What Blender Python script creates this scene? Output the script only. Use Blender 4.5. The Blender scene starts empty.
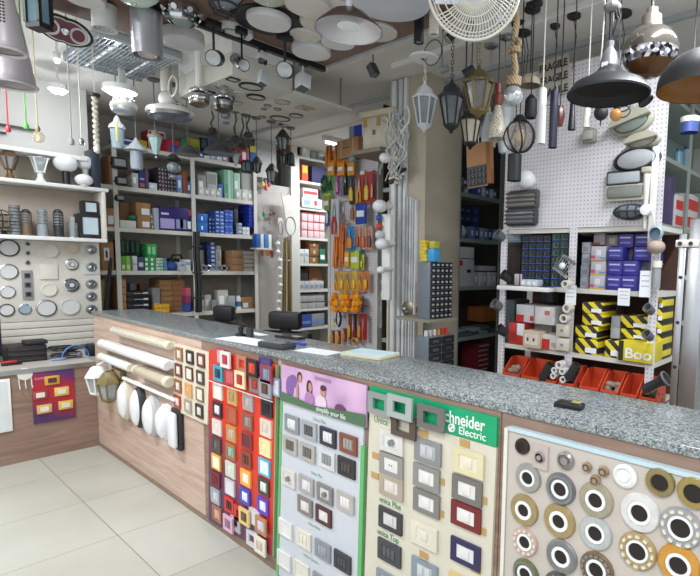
import bpy, bmesh, math, random
from mathutils import Vector, Matrix
COL = bpy.context.scene.collection
PI = math.pi
rnd = random.Random(7)
# ------------------------------------------------------------------ camera
FPX, CX, CY = 514.63, 464.0, 314.59
CAM = Vector((4.8115, -1.3109, 1.5214))
def _axes():
    y, p, r = math.radians(38.842), math.radians(5.513), math.radians(1.331)
    f = Vector((-math.sin(y)*math.cos(p), math.cos(y)*math.cos(p), -math.sin(p)))
    r0 = Vector((math.cos(y), math.sin(y), 0)); u0 = r0.cross(f)
    return r0*math.cos(r)+u0*math.sin(r), -r0*math.sin(r)+u0*math.cos(r), f
AR, AU, AF = _axes()
cd = bpy.data.cameras.new('camera'); cam = bpy.data.objects.new('camera', cd); COL.objects.link(cam)
cam.matrix_world = Matrix(((AR.x, AU.x, -AF.x, CAM.x), (AR.y, AU.y, -AF.y, CAM.y), (AR.z, AU.z, -AF.z, CAM.z), (0, 0, 0, 1)))
cd.sensor_width = 36; cd.lens = FPX*36/700; cd.shift_x = -114/700; cd.shift_y = 26.59/700
cd.clip_start = 0.05; bpy.context.scene.camera = cam
def un(u, v, ax, val):
    """the point of the plane (axis = value) seen at a place in the photograph"""
    d = AF*FPX+AR*(u-CX)-AU*(v-CY); i = 'xyz'.index(ax)
    return CAM+d*((val-CAM[i])/d[i])
def depth(p): return (Vector(p)-CAM).dot(AF)
def px2z(p, n): return n*depth(p)/FPX
def px2m(p, n):
    v = Vector(p)-CAM; z = v.dot(AF); x = v.dot(AR); return n*z/FPX*z/math.hypot(z, x)
# ------------------------------------------------------------------ materials
MATS = {}
def lin(c):
    if isinstance(c, str):
        c = [int(c[i:i+2], 16)/255 for i in (0, 2, 4)]
    return tuple(x/12.92 if x <= .04045 else ((x+.055)/1.055)**2.4 for x in c)+(1,)
def mat(col, rough=.5, metal=0, key=None, trans=0, emit=0, var=.06, alpha=1, coat=0, scale=14, bump=0):
    k = key or (col, rough, metal, trans, emit, var, alpha, coat, scale, bump)
    if k in MATS: return MATS[k]
    m = bpy.data.materials.new('mat_%d' % len(MATS)); m.use_nodes = True
    nt = m.node_tree; b = nt.nodes['Principled BSDF']; c = lin(col)
    b.inputs['Base Color'].default_value = c
    b.inputs['Roughness'].default_value = rough; b.inputs['Metallic'].default_value = metal
    b.inputs['Transmission Weight'].default_value = trans; b.inputs['Alpha'].default_value = alpha
    b.inputs['Coat Weight'].default_value = coat
    if emit:
        b.inputs['Emission Color'].default_value = c; b.inputs['Emission Strength'].default_value = emit
    if (var or bump) and not trans:
        tc = nt.nodes.new('ShaderNodeTexCoord'); n = nt.nodes.new('ShaderNodeTexNoise')
        n.inputs['Scale'].default_value = scale; n.inputs['Detail'].default_value = 4
        nt.links.new(tc.outputs['Object'], n.inputs['Vector'])
        if var:
            mx = nt.nodes.new('ShaderNodeMix'); mx.data_type = 'RGBA'
            mx.inputs[6].default_value = tuple(x*(1-2.2*var) for x in c[:3])+(1,)
            mx.inputs[7].default_value = tuple(min(1, x*(1+2.2*var)) for x in c[:3])+(1,)
            nt.links.new(n.outputs['Fac'], mx.inputs[0]); nt.links.new(mx.outputs[2], b.inputs['Base Color'])
        if bump:
            bp = nt.nodes.new('ShaderNodeBump'); bp.inputs['Strength'].default_value = bump; bp.inputs['Distance'].default_value = .01
            nt.links.new(n.outputs['Fac'], bp.inputs['Height']); nt.links.new(bp.outputs['Normal'], b.inputs['Normal'])
    MATS[k] = m; return m
def nodemat(key, fn, rough=.5, metal=0):
    m = bpy.data.materials.new(key); m.use_nodes = True; nt = m.node_tree; b = nt.nodes['Principled BSDF']
    b.inputs['Roughness'].default_value = rough; b.inputs['Metallic'].default_value = metal
    N = lambda t, **kw: _n(nt, t, kw); fn(nt, b, N); return m
def _n(nt, t, kw):
    n = nt.nodes.new('ShaderNode'+t)
    for k, v in kw.items():
        if k.startswith('i_'): n.inputs[k[2:].replace('_', ' ')].default_value = v
        else: setattr(n, k, v)
    return n
def ramp(nt, src, stops):
    r = nt.nodes.new('ShaderNodeValToRGB'); e = r.color_ramp.elements
    while len(e) < len(stops): e.new(.5)
    for q, (p, c) in zip(e, stops): q.position = p; q.color = lin(c)
    nt.links.new(src, r.inputs[0]); return r
def math_(nt, op, a, b=None, c=None):
    n = nt.nodes.new('ShaderNodeMath'); n.operation = op
    for i, v in enumerate((a, b, c)):
        if v is None: continue
        if hasattr(v, 'is_linked') or hasattr(v, 'links'): nt.links.new(v, n.inputs[i])
        else: n.inputs[i].default_value = v
    return n.outputs[0]
def f_tile(nt, b, N):
    g = N('NewGeometry'); s = N('SeparateXYZ'); nt.links.new(g.outputs['Position'], s.inputs[0])
    def gr(o, off):
        a = math_(nt, 'DIVIDE', math_(nt, 'SUBTRACT', o, off), .6); w = math_(nt, 'ABSOLUTE', math_(nt, 'SUBTRACT', math_(nt, 'FRACT', a), .5))
        return math_(nt, 'GREATER_THAN', w, .4955), math_(nt, 'FLOOR', a)
    gx, fx = gr(s.outputs[0], 1.066); gy, fy = gr(s.outputs[1], -.388)
    gm = math_(nt, 'MAXIMUM', gx, gy)
    wn = N('TexWhiteNoise', noise_dimensions='2D'); cm = N('CombineXYZ'); nt.links.new(fx, cm.inputs[0]); nt.links.new(fy, cm.inputs[1]); nt.links.new(cm.outputs[0], wn.inputs[0])
    no = N('TexNoise', i_Scale=1.7, i_Detail=6.); nt.links.new(g.outputs['Position'], no.inputs['Vector'])
    v = math_(nt, 'ADD', math_(nt, 'MULTIPLY', wn.outputs[0], .25), math_(nt, 'MULTIPLY', no.outputs[0], .7))
    r = ramp(nt, v, [(.2, 'a2a196'), (.55, 'b5b4aa'), (.85, 'bebfb8')])
    mx = N('Mix', data_type='RGBA'); nt.links.new(gm, mx.inputs[0]); nt.links.new(r.outputs[0], mx.inputs[6]); mx.inputs[7].default_value = lin('8a8474')
    nt.links.new(mx.outputs[2], b.inputs['Base Color'])
M_TILE = nodemat('floor_tile', f_tile, .28)
def f_wood(cols, ax, sc):
    def f(nt, b, N):
        g = N('NewGeometry'); mp = N('Mapping'); mp.inputs['Scale'].default_value = sc; nt.links.new(g.outputs['Position'], mp.inputs[0])
        n = N('TexNoise', i_Scale=3., i_Detail=8., i_Roughness=.6, i_Distortion=.6); nt.links.new(mp.outputs[0], n.inputs['Vector'])
        r = ramp(nt, n.outputs[0], list(zip((.25, .5, .75), cols))); nt.links.new(r.outputs[0], b.inputs['Base Color'])
    return f
M_WOOD = nodemat('pale_wood_laminate', f_wood(('a3897a', 'c2a797', 'd2baab'), 'x', (.7, 1, 9)), .45)
M_WOODB = nodemat('brown_wood_laminate', f_wood(('6f594c', '886f61', '9a8172'), 'y', (1, .7, 10)), .5)
M_BROWN = nodemat('brown_board', f_wood(('5d4439', '70554a', '7b5f52'), 'y', (1, 1, 1)), .6)
def f_gran(nt, b, N):
    g = N('NewGeometry'); v = N('TexVoronoi', i_Scale=230.); nt.links.new(g.outputs['Position'], v.inputs['Vector'])
    n = N('TexNoise', i_Scale=45., i_Detail=3.); nt.links.new(g.outputs['Position'], n.inputs['Vector'])
    s = N('SeparateXYZ'); nt.links.new(v.outputs['Color'], s.inputs[0])
    a = math_(nt, 'ADD', math_(nt, 'MULTIPLY', s.outputs[0], .6), math_(nt, 'MULTIPLY', n.outputs[0], .4))
    r = ramp(nt, a, [(.15, '3b3e41'), (.35, '666b6d'), (.55, '848a8c'), (.8, 'a9aead')]); nt.links.new(r.outputs[0], b.inputs['Base Color'])
M_GRAN = nodemat('granite', f_gran, .22)
def f_peg(nt, b, N):
    g = N('NewGeometry'); s = N('SeparateXYZ'); nt.links.new(g.outputs['Position'], s.inputs[0])
    def c(o): return math_(nt, 'POWER', math_(nt, 'SUBTRACT', math_(nt, 'FRACT', math_(nt, 'DIVIDE', o, .025)), .5), 2.)
    d = math_(nt, 'SQRT', math_(nt, 'ADD', c(s.outputs[0]), c(s.outputs[2])))
    r = ramp(nt, d, [(.13, '98939a'), (.22, 'd8d5da')]); nt.links.new(r.outputs[0], b.inputs['Base Color'])
M_PEG = nodemat('pegboard', f_peg, .5)
def f_rope(nt, b, N):
    tc = N('TexCoord'); w = N('TexWave', i_Scale=30., i_Distortion=.4); w.bands_direction = 'DIAGONAL'; nt.links.new(tc.outputs['Object'], w.inputs['Vector'])
    r = ramp(nt, w.outputs['Fac'], [(.2, '7d6a50'), (.7, 'b09a7c')]); nt.links.new(r.outputs[0], b.inputs['Base Color'])
M_ROPE = nodemat('rope', f_rope, .9)
def f_haz(nt, b, N):
    tc = N('TexCoord'); s = N('SeparateXYZ'); nt.links.new(tc.outputs['Object'], s.inputs[0])
    a = math_(nt, 'FRACT', math_(nt, 'DIVIDE', math_(nt, 'ADD', s.outputs[0], math_(nt, 'MULTIPLY', s.outputs[2], 1.1)), .085))
    r = ramp(nt, a, [(.5, '2a2622'), (.52, 'e3cf2c')]); nt.links.new(r.outputs[0], b.inputs['Base Color'])
M_HAZ = nodemat('hazard_print', f_haz, .5)
def f_scr(nt, b, N):
    g = N('NewGeometry'); n = N('TexNoise', i_Scale=260., i_Detail=2.); nt.links.new(g.outputs['Position'], n.inputs['Vector'])
    r = ramp(nt, n.outputs[0], [(.45, '6b5b4a'), (.5, 'd7d2c2')]); nt.links.new(r.outputs[0], b.inputs['Base Color'])
M_MOSA = nodemat('mosaic_glass', f_scr, .3)
WHITE = mat('e6e6e4', .45, var=.02); OFFW = mat('d8d4ca', .5, var=.04); CREAM = mat('d9cfbb', .5, var=.03)
BLACK = mat('18181b', .4, var=.02); DARK = mat('2c2c30', .5, var=.04); MATTE = mat('232327', .6, var=.03); GREY = mat('80848a', .5)
CHROME = mat('c8ccd0', .12, 1, var=0); ALU = mat('b9bbbe', .3, 1, var=.04); STEEL = mat('9a9da0', .4, 1, var=.05); BRASS = mat('b08a4a', .3, 1, var=.05)
GLASS = mat('eef2f2', .05, trans=.85, var=0, alpha=.45); OPAL = mat('e4e6e8', .3, var=.01); FROST = mat('c9d3d8', .35, trans=.5, var=0, alpha=.75)
SMOKE = mat('8f7f68', .08, trans=.6, var=0, alpha=.5); WALL = mat('cfcdc8', .8, var=.03, scale=2); CEIL = mat('d5d2cd', .8, var=.03, scale=1.2)
SHELFM = mat('d2d0c8', .45, var=.05, scale=5); GREYGREEN = mat('9aa39c', .5, var=.08, scale=5); CARD = mat('a47c56', .8, var=.08); CARDD = mat('8a5f3d', .8, var=.08)
PAPER = mat('e9edf2', .7, var=.01); GLOW = mat('fbfdff', .4, emit=6, var=0); GLOWS = mat('f6faff', .4, emit=3, var=0)
# ------------------------------------------------------------------ mesh builder
class MB:
    def __init__(s): s.bm = bmesh.new(); s.ms = []
    def mi(s, m):
        if m not in s.ms: s.ms.append(m)
        return s.ms.index(m)
    def _f(s, vs, m, smooth=False):
        try: f = s.bm.faces.new(vs)
        except ValueError: return None
        f.material_index = m; f.smooth = smooth; return f
    def box(s, x0, x1, y0, y1, z0, z1, m, bev=0, R=None):
        m = s.mi(m); v = [s.bm.verts.new((x, y, z)) for x in (x0, x1) for y in (y0, y1) for z in (z0, z1)]
        fs = [s._f([v[i] for i in q], m) for q in ((0, 1, 3, 2), (4, 6, 7, 5), (0, 4, 5, 1), (2, 3, 7, 6), (0, 2, 6, 4), (1, 5, 7, 3))]
        if R is not None: bmesh.ops.transform(s.bm, matrix=R, verts=v)
        if bev:
            es = list({e for f in fs for e in f.edges}); bmesh.ops.bevel(s.bm, geom=es, offset=bev, segments=2, affect='EDGES', profile=.5)
        return s
    def cbox(s, c, d, m, bev=0, R=None):
        if R is None: return s.box(c[0]-d[0]/2, c[0]+d[0]/2, c[1]-d[1]/2, c[1]+d[1]/2, c[2]-d[2]/2, c[2]+d[2]/2, m, bev)
        return s.box(-d[0]/2, d[0]/2, -d[1]/2, d[1]/2, -d[2]/2, d[2]/2, m, bev, Matrix.Translation(Vector(c)) @ R.to_4x4())
    def quad(s, p, m):
        s._f([s.bm.verts.new(q) for q in p], s.mi(m)); return s
    def poly(s, pts, y0, y1, m):
        """outline in x,z extruded from y0 to y1"""
        k = s.mi(m); a = [s.bm.verts.new((x, y0, z)) for x, z in pts]; b = [s.bm.verts.new((x, y1, z)) for x, z in pts]; n = len(pts)
        s._f(a, k); s._f(b[::-1], k)
        for i in range(n): s._f((a[i], b[i], b[(i+1) % n], a[(i+1) % n]), k)
        return s
    def lathe(s, prof, m, seg=20, c=(0, 0, 0), R=None, smooth=True, sx=1, sy=1):
        k = s.mi(m); rings = []; c = Vector(c)
        for r, z in prof:
            if r < 1e-5: ring = [s.bm.verts.new((0, 0, z))]
            else: ring = [s.bm.verts.new((r*sx*math.cos(2*PI*(i+.5)/seg), r*sy*math.sin(2*PI*(i+.5)/seg), z)) for i in range(seg)]
            rings.append(ring)
        for a, b in zip(rings, rings[1:]):
            for i in range(seg):
                j = (i+1) % seg
                if len(a) == 1 and len(b) == 1: break
                if len(a) == 1: s._f((a[0], b[i], b[j]), k, smooth)
                elif len(b) == 1: s._f((a[i], b[0], a[j]), k, smooth)
                else: s._f((a[i], b[i], b[j], a[j]), k, smooth)
        M = Matrix.Translation(c) @ (R.to_4x4() if R is not None else Matrix())
        bmesh.ops.transform(s.bm, matrix=M, verts=[v for r in rings for v in r]); return s
    def cyl(s, p0, p1, r0, m, r1=None, seg=12, smooth=True):
        r1 = r0 if r1 is None else r1; p0 = Vector(p0); p1 = Vector(p1); d = p1-p0; L = d.length
        R = Vector((0, 0, 1)).rotation_difference(d).to_matrix()
        return s.lathe([(0, 0), (r0, 0), (r1, L), (0, L)], m, seg, p0, R, smooth)
    def tube(s, pts, r, m, seg=6, closed=False):
        k = s.mi(m); pts = [Vector(p) for p in pts]; n = len(pts); rings = []; nrm = None
        for i, p in enumerate(pts):
            if closed: t = pts[(i+1) % n]-pts[i-1]
            else: t = pts[min(i+1, n-1)]-pts[max(i-1, 0)]
            t.normalize()
            if nrm is None:
                a = Vector((0, 0, 1)) if abs(t.z) < .9 else Vector((1, 0, 0)); nrm = t.cross(a).normalized()
            else: nrm = (nrm-t*nrm.dot(t)).normalized()
            bn = t.cross(nrm); rings.append([s.bm.verts.new(p+(nrm*math.cos(2*PI*j/seg)+bn*math.sin(2*PI*j/seg))*r) for j in range(seg)])
        for i in range(n if closed else n-1):
            a, b = rings[i], rings[(i+1) % n]
            for j in range(seg): s._f((a[j], a[(j+1) % seg], b[(j+1) % seg], b[j]), k, True)
        if not closed: s._f(rings[0][::-1], k); s._f(rings[-1], k)
        return s
    def ring(s, c, R_, r, m, axis='z', seg=28, ts=6, sx=1, sy=1):
        P = []
        for i in range(seg):
            a = 2*PI*i/seg; u, v = R_*sx*math.cos(a), R_*sy*math.sin(a)
            P.append(Vector(c)+Vector({'z': (u, v, 0), 'y': (u, 0, v), 'x': (0, u, v)}[axis]))
        return s.tube(P, r, m, ts, True)
    def sph(s, c, r, m, seg=20, sz=1, R=None, n=10):
        return s.lathe([(r*math.sin(PI*i/n), -r*sz*math.cos(PI*i/n)) for i in range(n+1)], m, seg, c, R)
    def build(s, name, parent=None, loc=(0, 0, 0), rot=0):
        bmesh.ops.recalc_face_normals(s.bm, faces=s.bm.faces)
        me = bpy.data.meshes.new(name); s.bm.to_mesh(me); s.bm.free()
        for m in s.ms: me.materials.append(m)
        me.set_sharp_from_angle(angle=.6)
        me.set_sharp_from_angle(angle=.6)
        o = bpy.data.objects.new(name, me); COL.objects.link(o); o.parent = parent; o.location = loc
        o.rotation_euler = rot if isinstance(rot, tuple) else (0, 0, rot); return o
def tag(o, label=None, cat=None, group=None, kind=None):
    if label: o['label'] = label
    if cat: o['category'] = cat
    if group: o['group'] = group
    if kind: o['kind'] = kind
    return o
def thing(name, loc, label, cat, group=None, rot=0):
    o = bpy.data.objects.new(name, None); o.empty_display_size = .05; COL.objects.link(o); o.location = loc
    o.rotation_euler = rot if isinstance(rot, tuple) else (0, 0, rot); return tag(o, label, cat, group)
def copy_tree(o, parent=None):
    c = o.copy(); COL.objects.link(c); c.parent = parent
    for ch in list(o.children): copy_tree(ch, c)
    return c
FONT = {}
def text(s, size, m, name, parent, loc, rot, thick=.001, bold=0, sx=1, align='CENTER'):
    cu = bpy.data.curves.new(name, 'FONT'); cu.body = s; cu.size = size; cu.extrude = thick; cu.offset = bold; cu.align_x = align
    o = bpy.data.objects.new('tmp', cu); COL.objects.link(o); bpy.context.view_layer.update()
    me = bpy.data.meshes.new_from_object(o.evaluated_get(bpy.context.evaluated_depsgraph_get())); bpy.data.objects.remove(o); me.name = name
    me.materials.clear(); me.materials.append(m); t = bpy.data.objects.new(name, me); COL.objects.link(t); t.parent = parent
    t.location = loc; t.rotation_euler = rot; t.scale = (sx, 1, 1); return t
class Face:
    """a vertical display plane: h runs to the viewer's right, d goes behind the plane"""
    def __init__(s, ax, val): s.ax = ax; s.val = val; s.rot = 0 if ax == 'y' else PI/2
    def hz(s, px, py, d=0):
        p = un(px, py, s.ax, s.val+d if s.ax == 'y' else s.val-d); return (p.x if s.ax == 'y' else p.y), p.z
    def h(s, px, py, d=0): return s.hz(px, py, d)[0]
    def z(s, px, py, d=0): return s.hz(px, py, d)[1]
    def w(s, h, d, z): return Vector((h, s.val+d, z)) if s.ax == 'y' else Vector((s.val-d, h, z))
ORD = 'first second third fourth fifth sixth seventh eighth ninth tenth eleventh twelfth thirteenth fourteenth fifteenth sixteenth'.split()
ROWN = {1: [''], 2: ['bottom', 'top'], 3: ['bottom', 'middle', 'top'], 4: ['bottom', 'second-lowest', 'second-highest', 'top'], 5: ['bottom', 'second-lowest', 'middle', 'second-highest', 'top']}
def carton(face, h0, h1, z0, z1, d0, dep, body, decals, name, label, cat='box', group=None, yaw=0, edge=None):
    w, hh = h1-h0, z1-z0; b = MB(); bev = min(.004, w*.03, hh*.03)
    b.box(-w/2, w/2, -dep/2, dep/2, 0, hh, body, bev)
    for u0, v0, u1, v1, m in decals:
        x0, x1, za, zb = -w/2+u0*w, -w/2+u1*w, v0*hh, v1*hh; y = -dep/2-.0012
        b.box(x0, x1, y, y+.002, za, zb, m)
    if edge: b.box(-w/2-.0005, w/2+.0005, -dep/2-.0008, dep/2, hh*.86, hh*.875, edge)
    o = b.build(name, None, face.w((h0+h1)/2, d0+dep/2, z0), face.rot+yaw)
    return tag(o, label, cat, group)
def cartonpx(face, x0, x1, y, z0, d0, dep, *a, **k):
    h0, h1 = face.h(x0, y, d0), face.h(x1, y, d0); z1 = face.z((x0+x1)/2, y, d0)
    return carton(face, h0, h1, z0+.0005, z1, d0, dep, *a, **k)
def boxgrid(face, x0, x1, y, z0, d0, dep, nc, nr, body, decals, name, desc, where, cat='box', group=None, skip=()):
    h0, h1 = face.h(x0, y, d0), face.h(x1, y, d0); z1 = face.z((x0+x1)/2, y, d0)
    w = (h1-h0)/nc; hh = (z1-z0)/nr; g = group or (desc+' '+where)
    for r in range(nr):
        for c in range(nc):
            if (c, r) in skip: continue
            pos = []
            if nc > 1: pos.append('%s from left' % ORD[c])
            if nr > 1: pos.append((ROWN[nr][r] if nr in ROWN else ORD[r]+' up')+' row' if nc > 1 else (ROWN[nr][r] if nr in ROWN else ORD[r]+' up')+' of stack')
            bd = body[(c+r*nc) % len(body)] if isinstance(body, list) else body
            carton(face, h0+c*w+.0015, h0+(c+1)*w-.0015, z0+r*hh+.0005, z0+(r+1)*hh-.001, d0+rnd.uniform(0, .012), dep, bd, decals, name,
                   '%s %s, %s' % (desc, where, ', '.join(pos)) if pos else '%s %s' % (desc, where), cat, g if nc*nr > 1 else None)
EXPO = 0.18
# ================================================================== SETTING
def struct(name, b, parent=None): return tag(b.build(name, parent), kind='structure')
CZ = 2.95
struct('floor', MB().box(-1.5, 7.5, -4.5, 4.3, -.05, 0, M_TILE))
struct('ceiling', MB().box(-1.5, 7.5, -4.5, 4.3, CZ, CZ+.08, CEIL))
struct('wall_left', MB().box(-1.5, -.66, -4.5, .2, 0, CZ, WALL))
struct('wall_rear', MB().box(-1.55, -1.45, .2, 4.3, 0, CZ, mat('b3b1ac', .8, var=.04, scale=2)))
struct('wall_back', MB().box(-1.55, 7.5, 4.2, 4.3, 0, CZ, WALL))
struct('wall_front', MB().box(-1.5, 2.2, -4.6, -4.5, 0, CZ, WALL))
struct('baseboard_left', MB().box(-.66, -.645, -4.5, -2.6, 0, .1, OFFW))
# pillar behind the counter
PX0, PX1, PY0, PY1 = 1.66, 2.06, 1.6, 2.02
struct('trim_1', MB().box(PX0, PX1, PY0, PY1, 0, CZ, mat('b4aa98', .75, var=.1, scale=4)))
# ceiling strips
struct('trim_2', MB().box(.9, 6.5, 1.10, 1.13, CZ-.025, CZ, OFFW))
struct('trim_3', MB().box(-1.4, 6.5, 1.78, 1.815, CZ-.03, CZ, mat('a9abad', .5)))
struct('trim_4', MB().box(3.40, 3.44, 1.815, 4.2, CZ-.03, CZ, mat('a9abad', .5)))
struct('trim_5', MB().box(-1.4, 2.2, 2.2, 2.24, CZ-.025, CZ, OFFW))
b = MB(); 
for i in range(42): b.box(2.0+i*.04, 2.022+i*.04, 1.36, 1.385, CZ-.012, CZ, OFFW)
b.box(1.95, 3.75, 1.34, 1.36, CZ-.03, CZ, WHITE); struct('trim_6', b)
# ================================================================== LONG COUNTER
t = thing('service_counter', (2.4, .2, 0), 'long wood-fronted shop counter covered in sample boards', 'counter')
L = lambda x, y=0, z=0: (x-2.4, y-.2, z)
def lb(x0, x1, y0, y1, z0, z1, m, name, par, off=(2.4, .2, 0), bev=0):
    return MB().box(x0-off[0], x1-off[0], y0-off[1], y1-off[1], z0-off[2], z1-off[2], m, bev).build(name, par)
lb(0, 5.3, .0, .345, 0, 1.066, M_WOOD, 'body', t)
lb(0, 5.3, -.004, 0, .0, .03, mat('8a7466', .6), 'plinth', t)
lb(1.87, 2.64, -.006, 0, .032, 1.066, M_WOODB, 'backing_panel', t)
lb(2.68, 3.92, -.006, 0, .032, 1.066, M_WOODB, 'backing_panel', t)
lb(3.925, 5.3, -.006, 0, .032, 1.066, M_WOODB, 'backing_panel', t)
tag(MB().box(0, 5.32, -.012, .36, 1.067, 1.093, M_GRAN, .004).build('worktop'), 'speckled grey granite worktop with chipped brown front edge', 'worktop')
# LEFT COUNTER
t = thing('side_counter', (-.3, -1.2, 0), 'low brown wood side counter below the lamp display shelf', 'counter')
o3 = (-.3, -1.2, 0)
lb(-.6, 0, -2.8, -.004, 0, .655, M_WOODB, 'body', t, o3)
lb(-.6, .012, -2.8, -.004, .657, .69, mat('b9b4ab', .4), 'top', t, o3)
lb(.012, .018, -2.8, -.004, .66, .692, ALU, 'edge_strip', t, o3)
# ================================================================== SAMPLE BOARDS ON THE COUNTER FRONT
def plate(par, off, x, z, w, h, frame, ins, style='rocker', y=-.02, name='switch_plate'):
    """framed switch plate with its own insert; rectangular ring frame"""
    x += .008; z += .004; b = MB(); X, Z = x-off[0], z-off[2]; Y = y-off[1]; iw, ih = w*.6, h*.6
    if style == 'plain': iw, ih = w*.8, h*.8
    elif style == 'wide': iw, ih = w*.6, h*.58
    elif style == 'open': iw, ih = w*.52, h*.5
    d = .009
    for (a, c, e, f) in ((-w/2, w/2, ih/2, h/2), (-w/2, w/2, -h/2, -ih/2), (-w/2, -iw/2, -ih/2, ih/2), (iw/2, w/2, -ih/2, ih/2)):
        b.box(X+a, X+c, Y-d, Y, Z+e, Z+f, frame)
    o = b.build(name, par)
    if style == 'open': return o
    c = MB(); c.box(X-iw/2, X+iw/2, Y-d*.7, Y, Z-ih/2, Z+ih/2, ins)
    if style in ('rocker', 'wide'): c.box(X-iw*.22, X+iw*.22, Y-d*1.1, Y-d*.6, Z-ih*.36, Z+ih*.36, ins, .001)
    elif style == 'three':
        for k in (-1, 0, 1): c.box(X+k*iw*.3-iw*.12, X+k*iw*.3+iw*.12, Y-d*1.2, Y-d*.6, Z-ih*.36, Z+ih*.36, ins, .001)
    elif style == 'two':
        for k in (-.5, .5): c.box(X+k*iw*.45-iw*.15, X+k*iw*.45+iw*.15, Y-d*1.2, Y-d*.6, Z-ih*.36, Z+ih*.36, ins, .001)
    elif style == 'socket':
        c.cyl((X, Y-d*.6, Z), (X, Y-d*.9, Z), ih*.36, ins, seg=16)
        for k in (-1, 1): c.cyl((X+k*ih*.13, Y-d*.85, Z), (X+k*ih*.13, Y-d*1.0, Z), ih*.06, BLACK, seg=8)
    elif style == 'knob':
        c.cyl((X+iw*.1, Y-d*.6, Z), (X+iw*.1, Y-d*2.2, Z), ih*.25, mat('8f9296', .3, .6), seg=16)
    c.build('switch_insert', o); return o
# --- cream board with twelve frames
off = (1.72, -.006, .6)
t = thing('switch_frame_board', off, 'cream board with twelve small square switch frames', 'sample board')
MB().poly([(1.545-1.72, 1.012-.6), (1.99-1.72, 1.012-.6), (1.945-1.72, .597-.6), (1.497-1.72, .597-.6)], -.012, 0, CREAM).build('board', t)
fc = ['9a6a4a', '2b2623', '6e3a34', '6b332c', '5c3230', '4a4240', '8d5f3c', 'd2a06a', '7d6b45', 'a5432f', 'a69c8d', '3a3330']
k = 0
for r, z in enumerate((.953, .854, .755, .657)):
    for x in (1.606-.0145*r, 1.75-.0145*r, 1.888-.012*r):
        plate(t, off, x, z, .088, .078, mat(fc[k], .45), mat('ddd6cc' if k not in (7,) else 'd9ab77', .5), 'rocker' if k % 2 else 'plain' if k in (4, 8) else 'rocker', -.018); k += 1
# --- red and purple board
off = (2.29, -.006, 0.02)
t = thing('coloured_switch_board', off, 'tall red and purple board of colourful switch frames', 'sample board')
def f_red(nt, b, N):
    tc = N('TexCoord'); s = N('SeparateXYZ'); nt.links.new(tc.outputs['Object'], s.inputs[0])
    n = N('TexNoise', i_Scale=3.); nt.links.new(tc.outputs['Object'], n.inputs['Vector'])
    a = math_(nt, 'ADD', math_(nt, 'ADD', math_(nt, 'MULTIPLY', s.outputs[2], .95), math_(nt, 'MULTIPLY', s.outputs[0], .75)), math_(nt, 'MULTIPLY', n.outputs[0], .14))
    r = ramp(nt, a, [(.12, '57304f'), (.3, '6b2a48'), (.42, 'a52c33'), (.55, 'cf3020'), (.9, 'd6381f')]); nt.links.new(r.outputs[0], b.inputs['Base Color'])
M_REDP = nodemat('red_purple_print', f_red, .4)
MB().poly([(1.985-2.29, 1.008), (2.655-2.29, 1.018), (2.605-2.29, .06), (1.93-2.29, .012)], -.012, 0, M_REDP).build('board', t)
MB().poly([(2.607-2.29, .06), (2.613-2.29, .06), (2.663-2.29, 1.018), (2.657-2.29, 1.018)], -.014, 0, mat('74b07c', .4)).build('edge_trim', t)
RC = [['d9cfc6', 'c49a58', 'a0979a', '2d2a33'], ['2e2c38', 'a85a3e', '8b5748', 'd9cbbd'], ['d8cfc7', 'c18b4b', '8d3a35', 'e8d6a2'], ['46403f', '9a6b45', '8a4430', '55b4d6'],
      ['e8b33c', 'c9cdbf', 'e8a948', '3f3f38'], ['6e2330', 'c9c5cc', '3e48b0', '5b3fb0'], ['9fa3a8', 'c92a2a', 'd6bf7a', 'b2805c'], ['9c6a55', 'd7a7bd', '', '']]
RI = [['e4dcd4', 'a88d6b', 'b9a9a0', '24222b'], ['e6e2e4', 'b55a45', 'a08a80', 'd6c5b8'], ['ddd3ca', 'c9b7b0', '6a2a30', 'e9dba9'], ['6a5f60', '86b6a8', '6e3a30', 'dbe4ea'],
      ['efe7d8', 'd5dacb', 'f0e6d6', 'e3e3dd'], ['7a2a34', 'd6d3da', 'e8e8f4', 'e6e3f4'], ['c8cacd', '402a30', '6b4a3a', 'cfc7d2'], ['d9b7a8', 'cbb0c0', '', '']]
for r in range(7):
    for c in range(4):
        x = 2.08+c*.163-.0095*(r+[0, .5, 1, 0][c]); z = .809-.1005*r-(.0 if c < 3 else -.005)
        if r == 6: z += (0, -.0, .03, 0)[c]; 
        if not RC[r][c] or (r == 6 and c > 1): continue
        plate(t, off, x, z, .098, .083, mat(RC[r][c], .45), mat(RI[r][c], .5), ('plain', 'rocker', 'rocker', 'two')[(r*3+c) % 4] if (r, c) != (5, 2) else 'two', -.018)
for x, z, f, i in ((2.19, 1.0, '', ''),): pass
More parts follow.
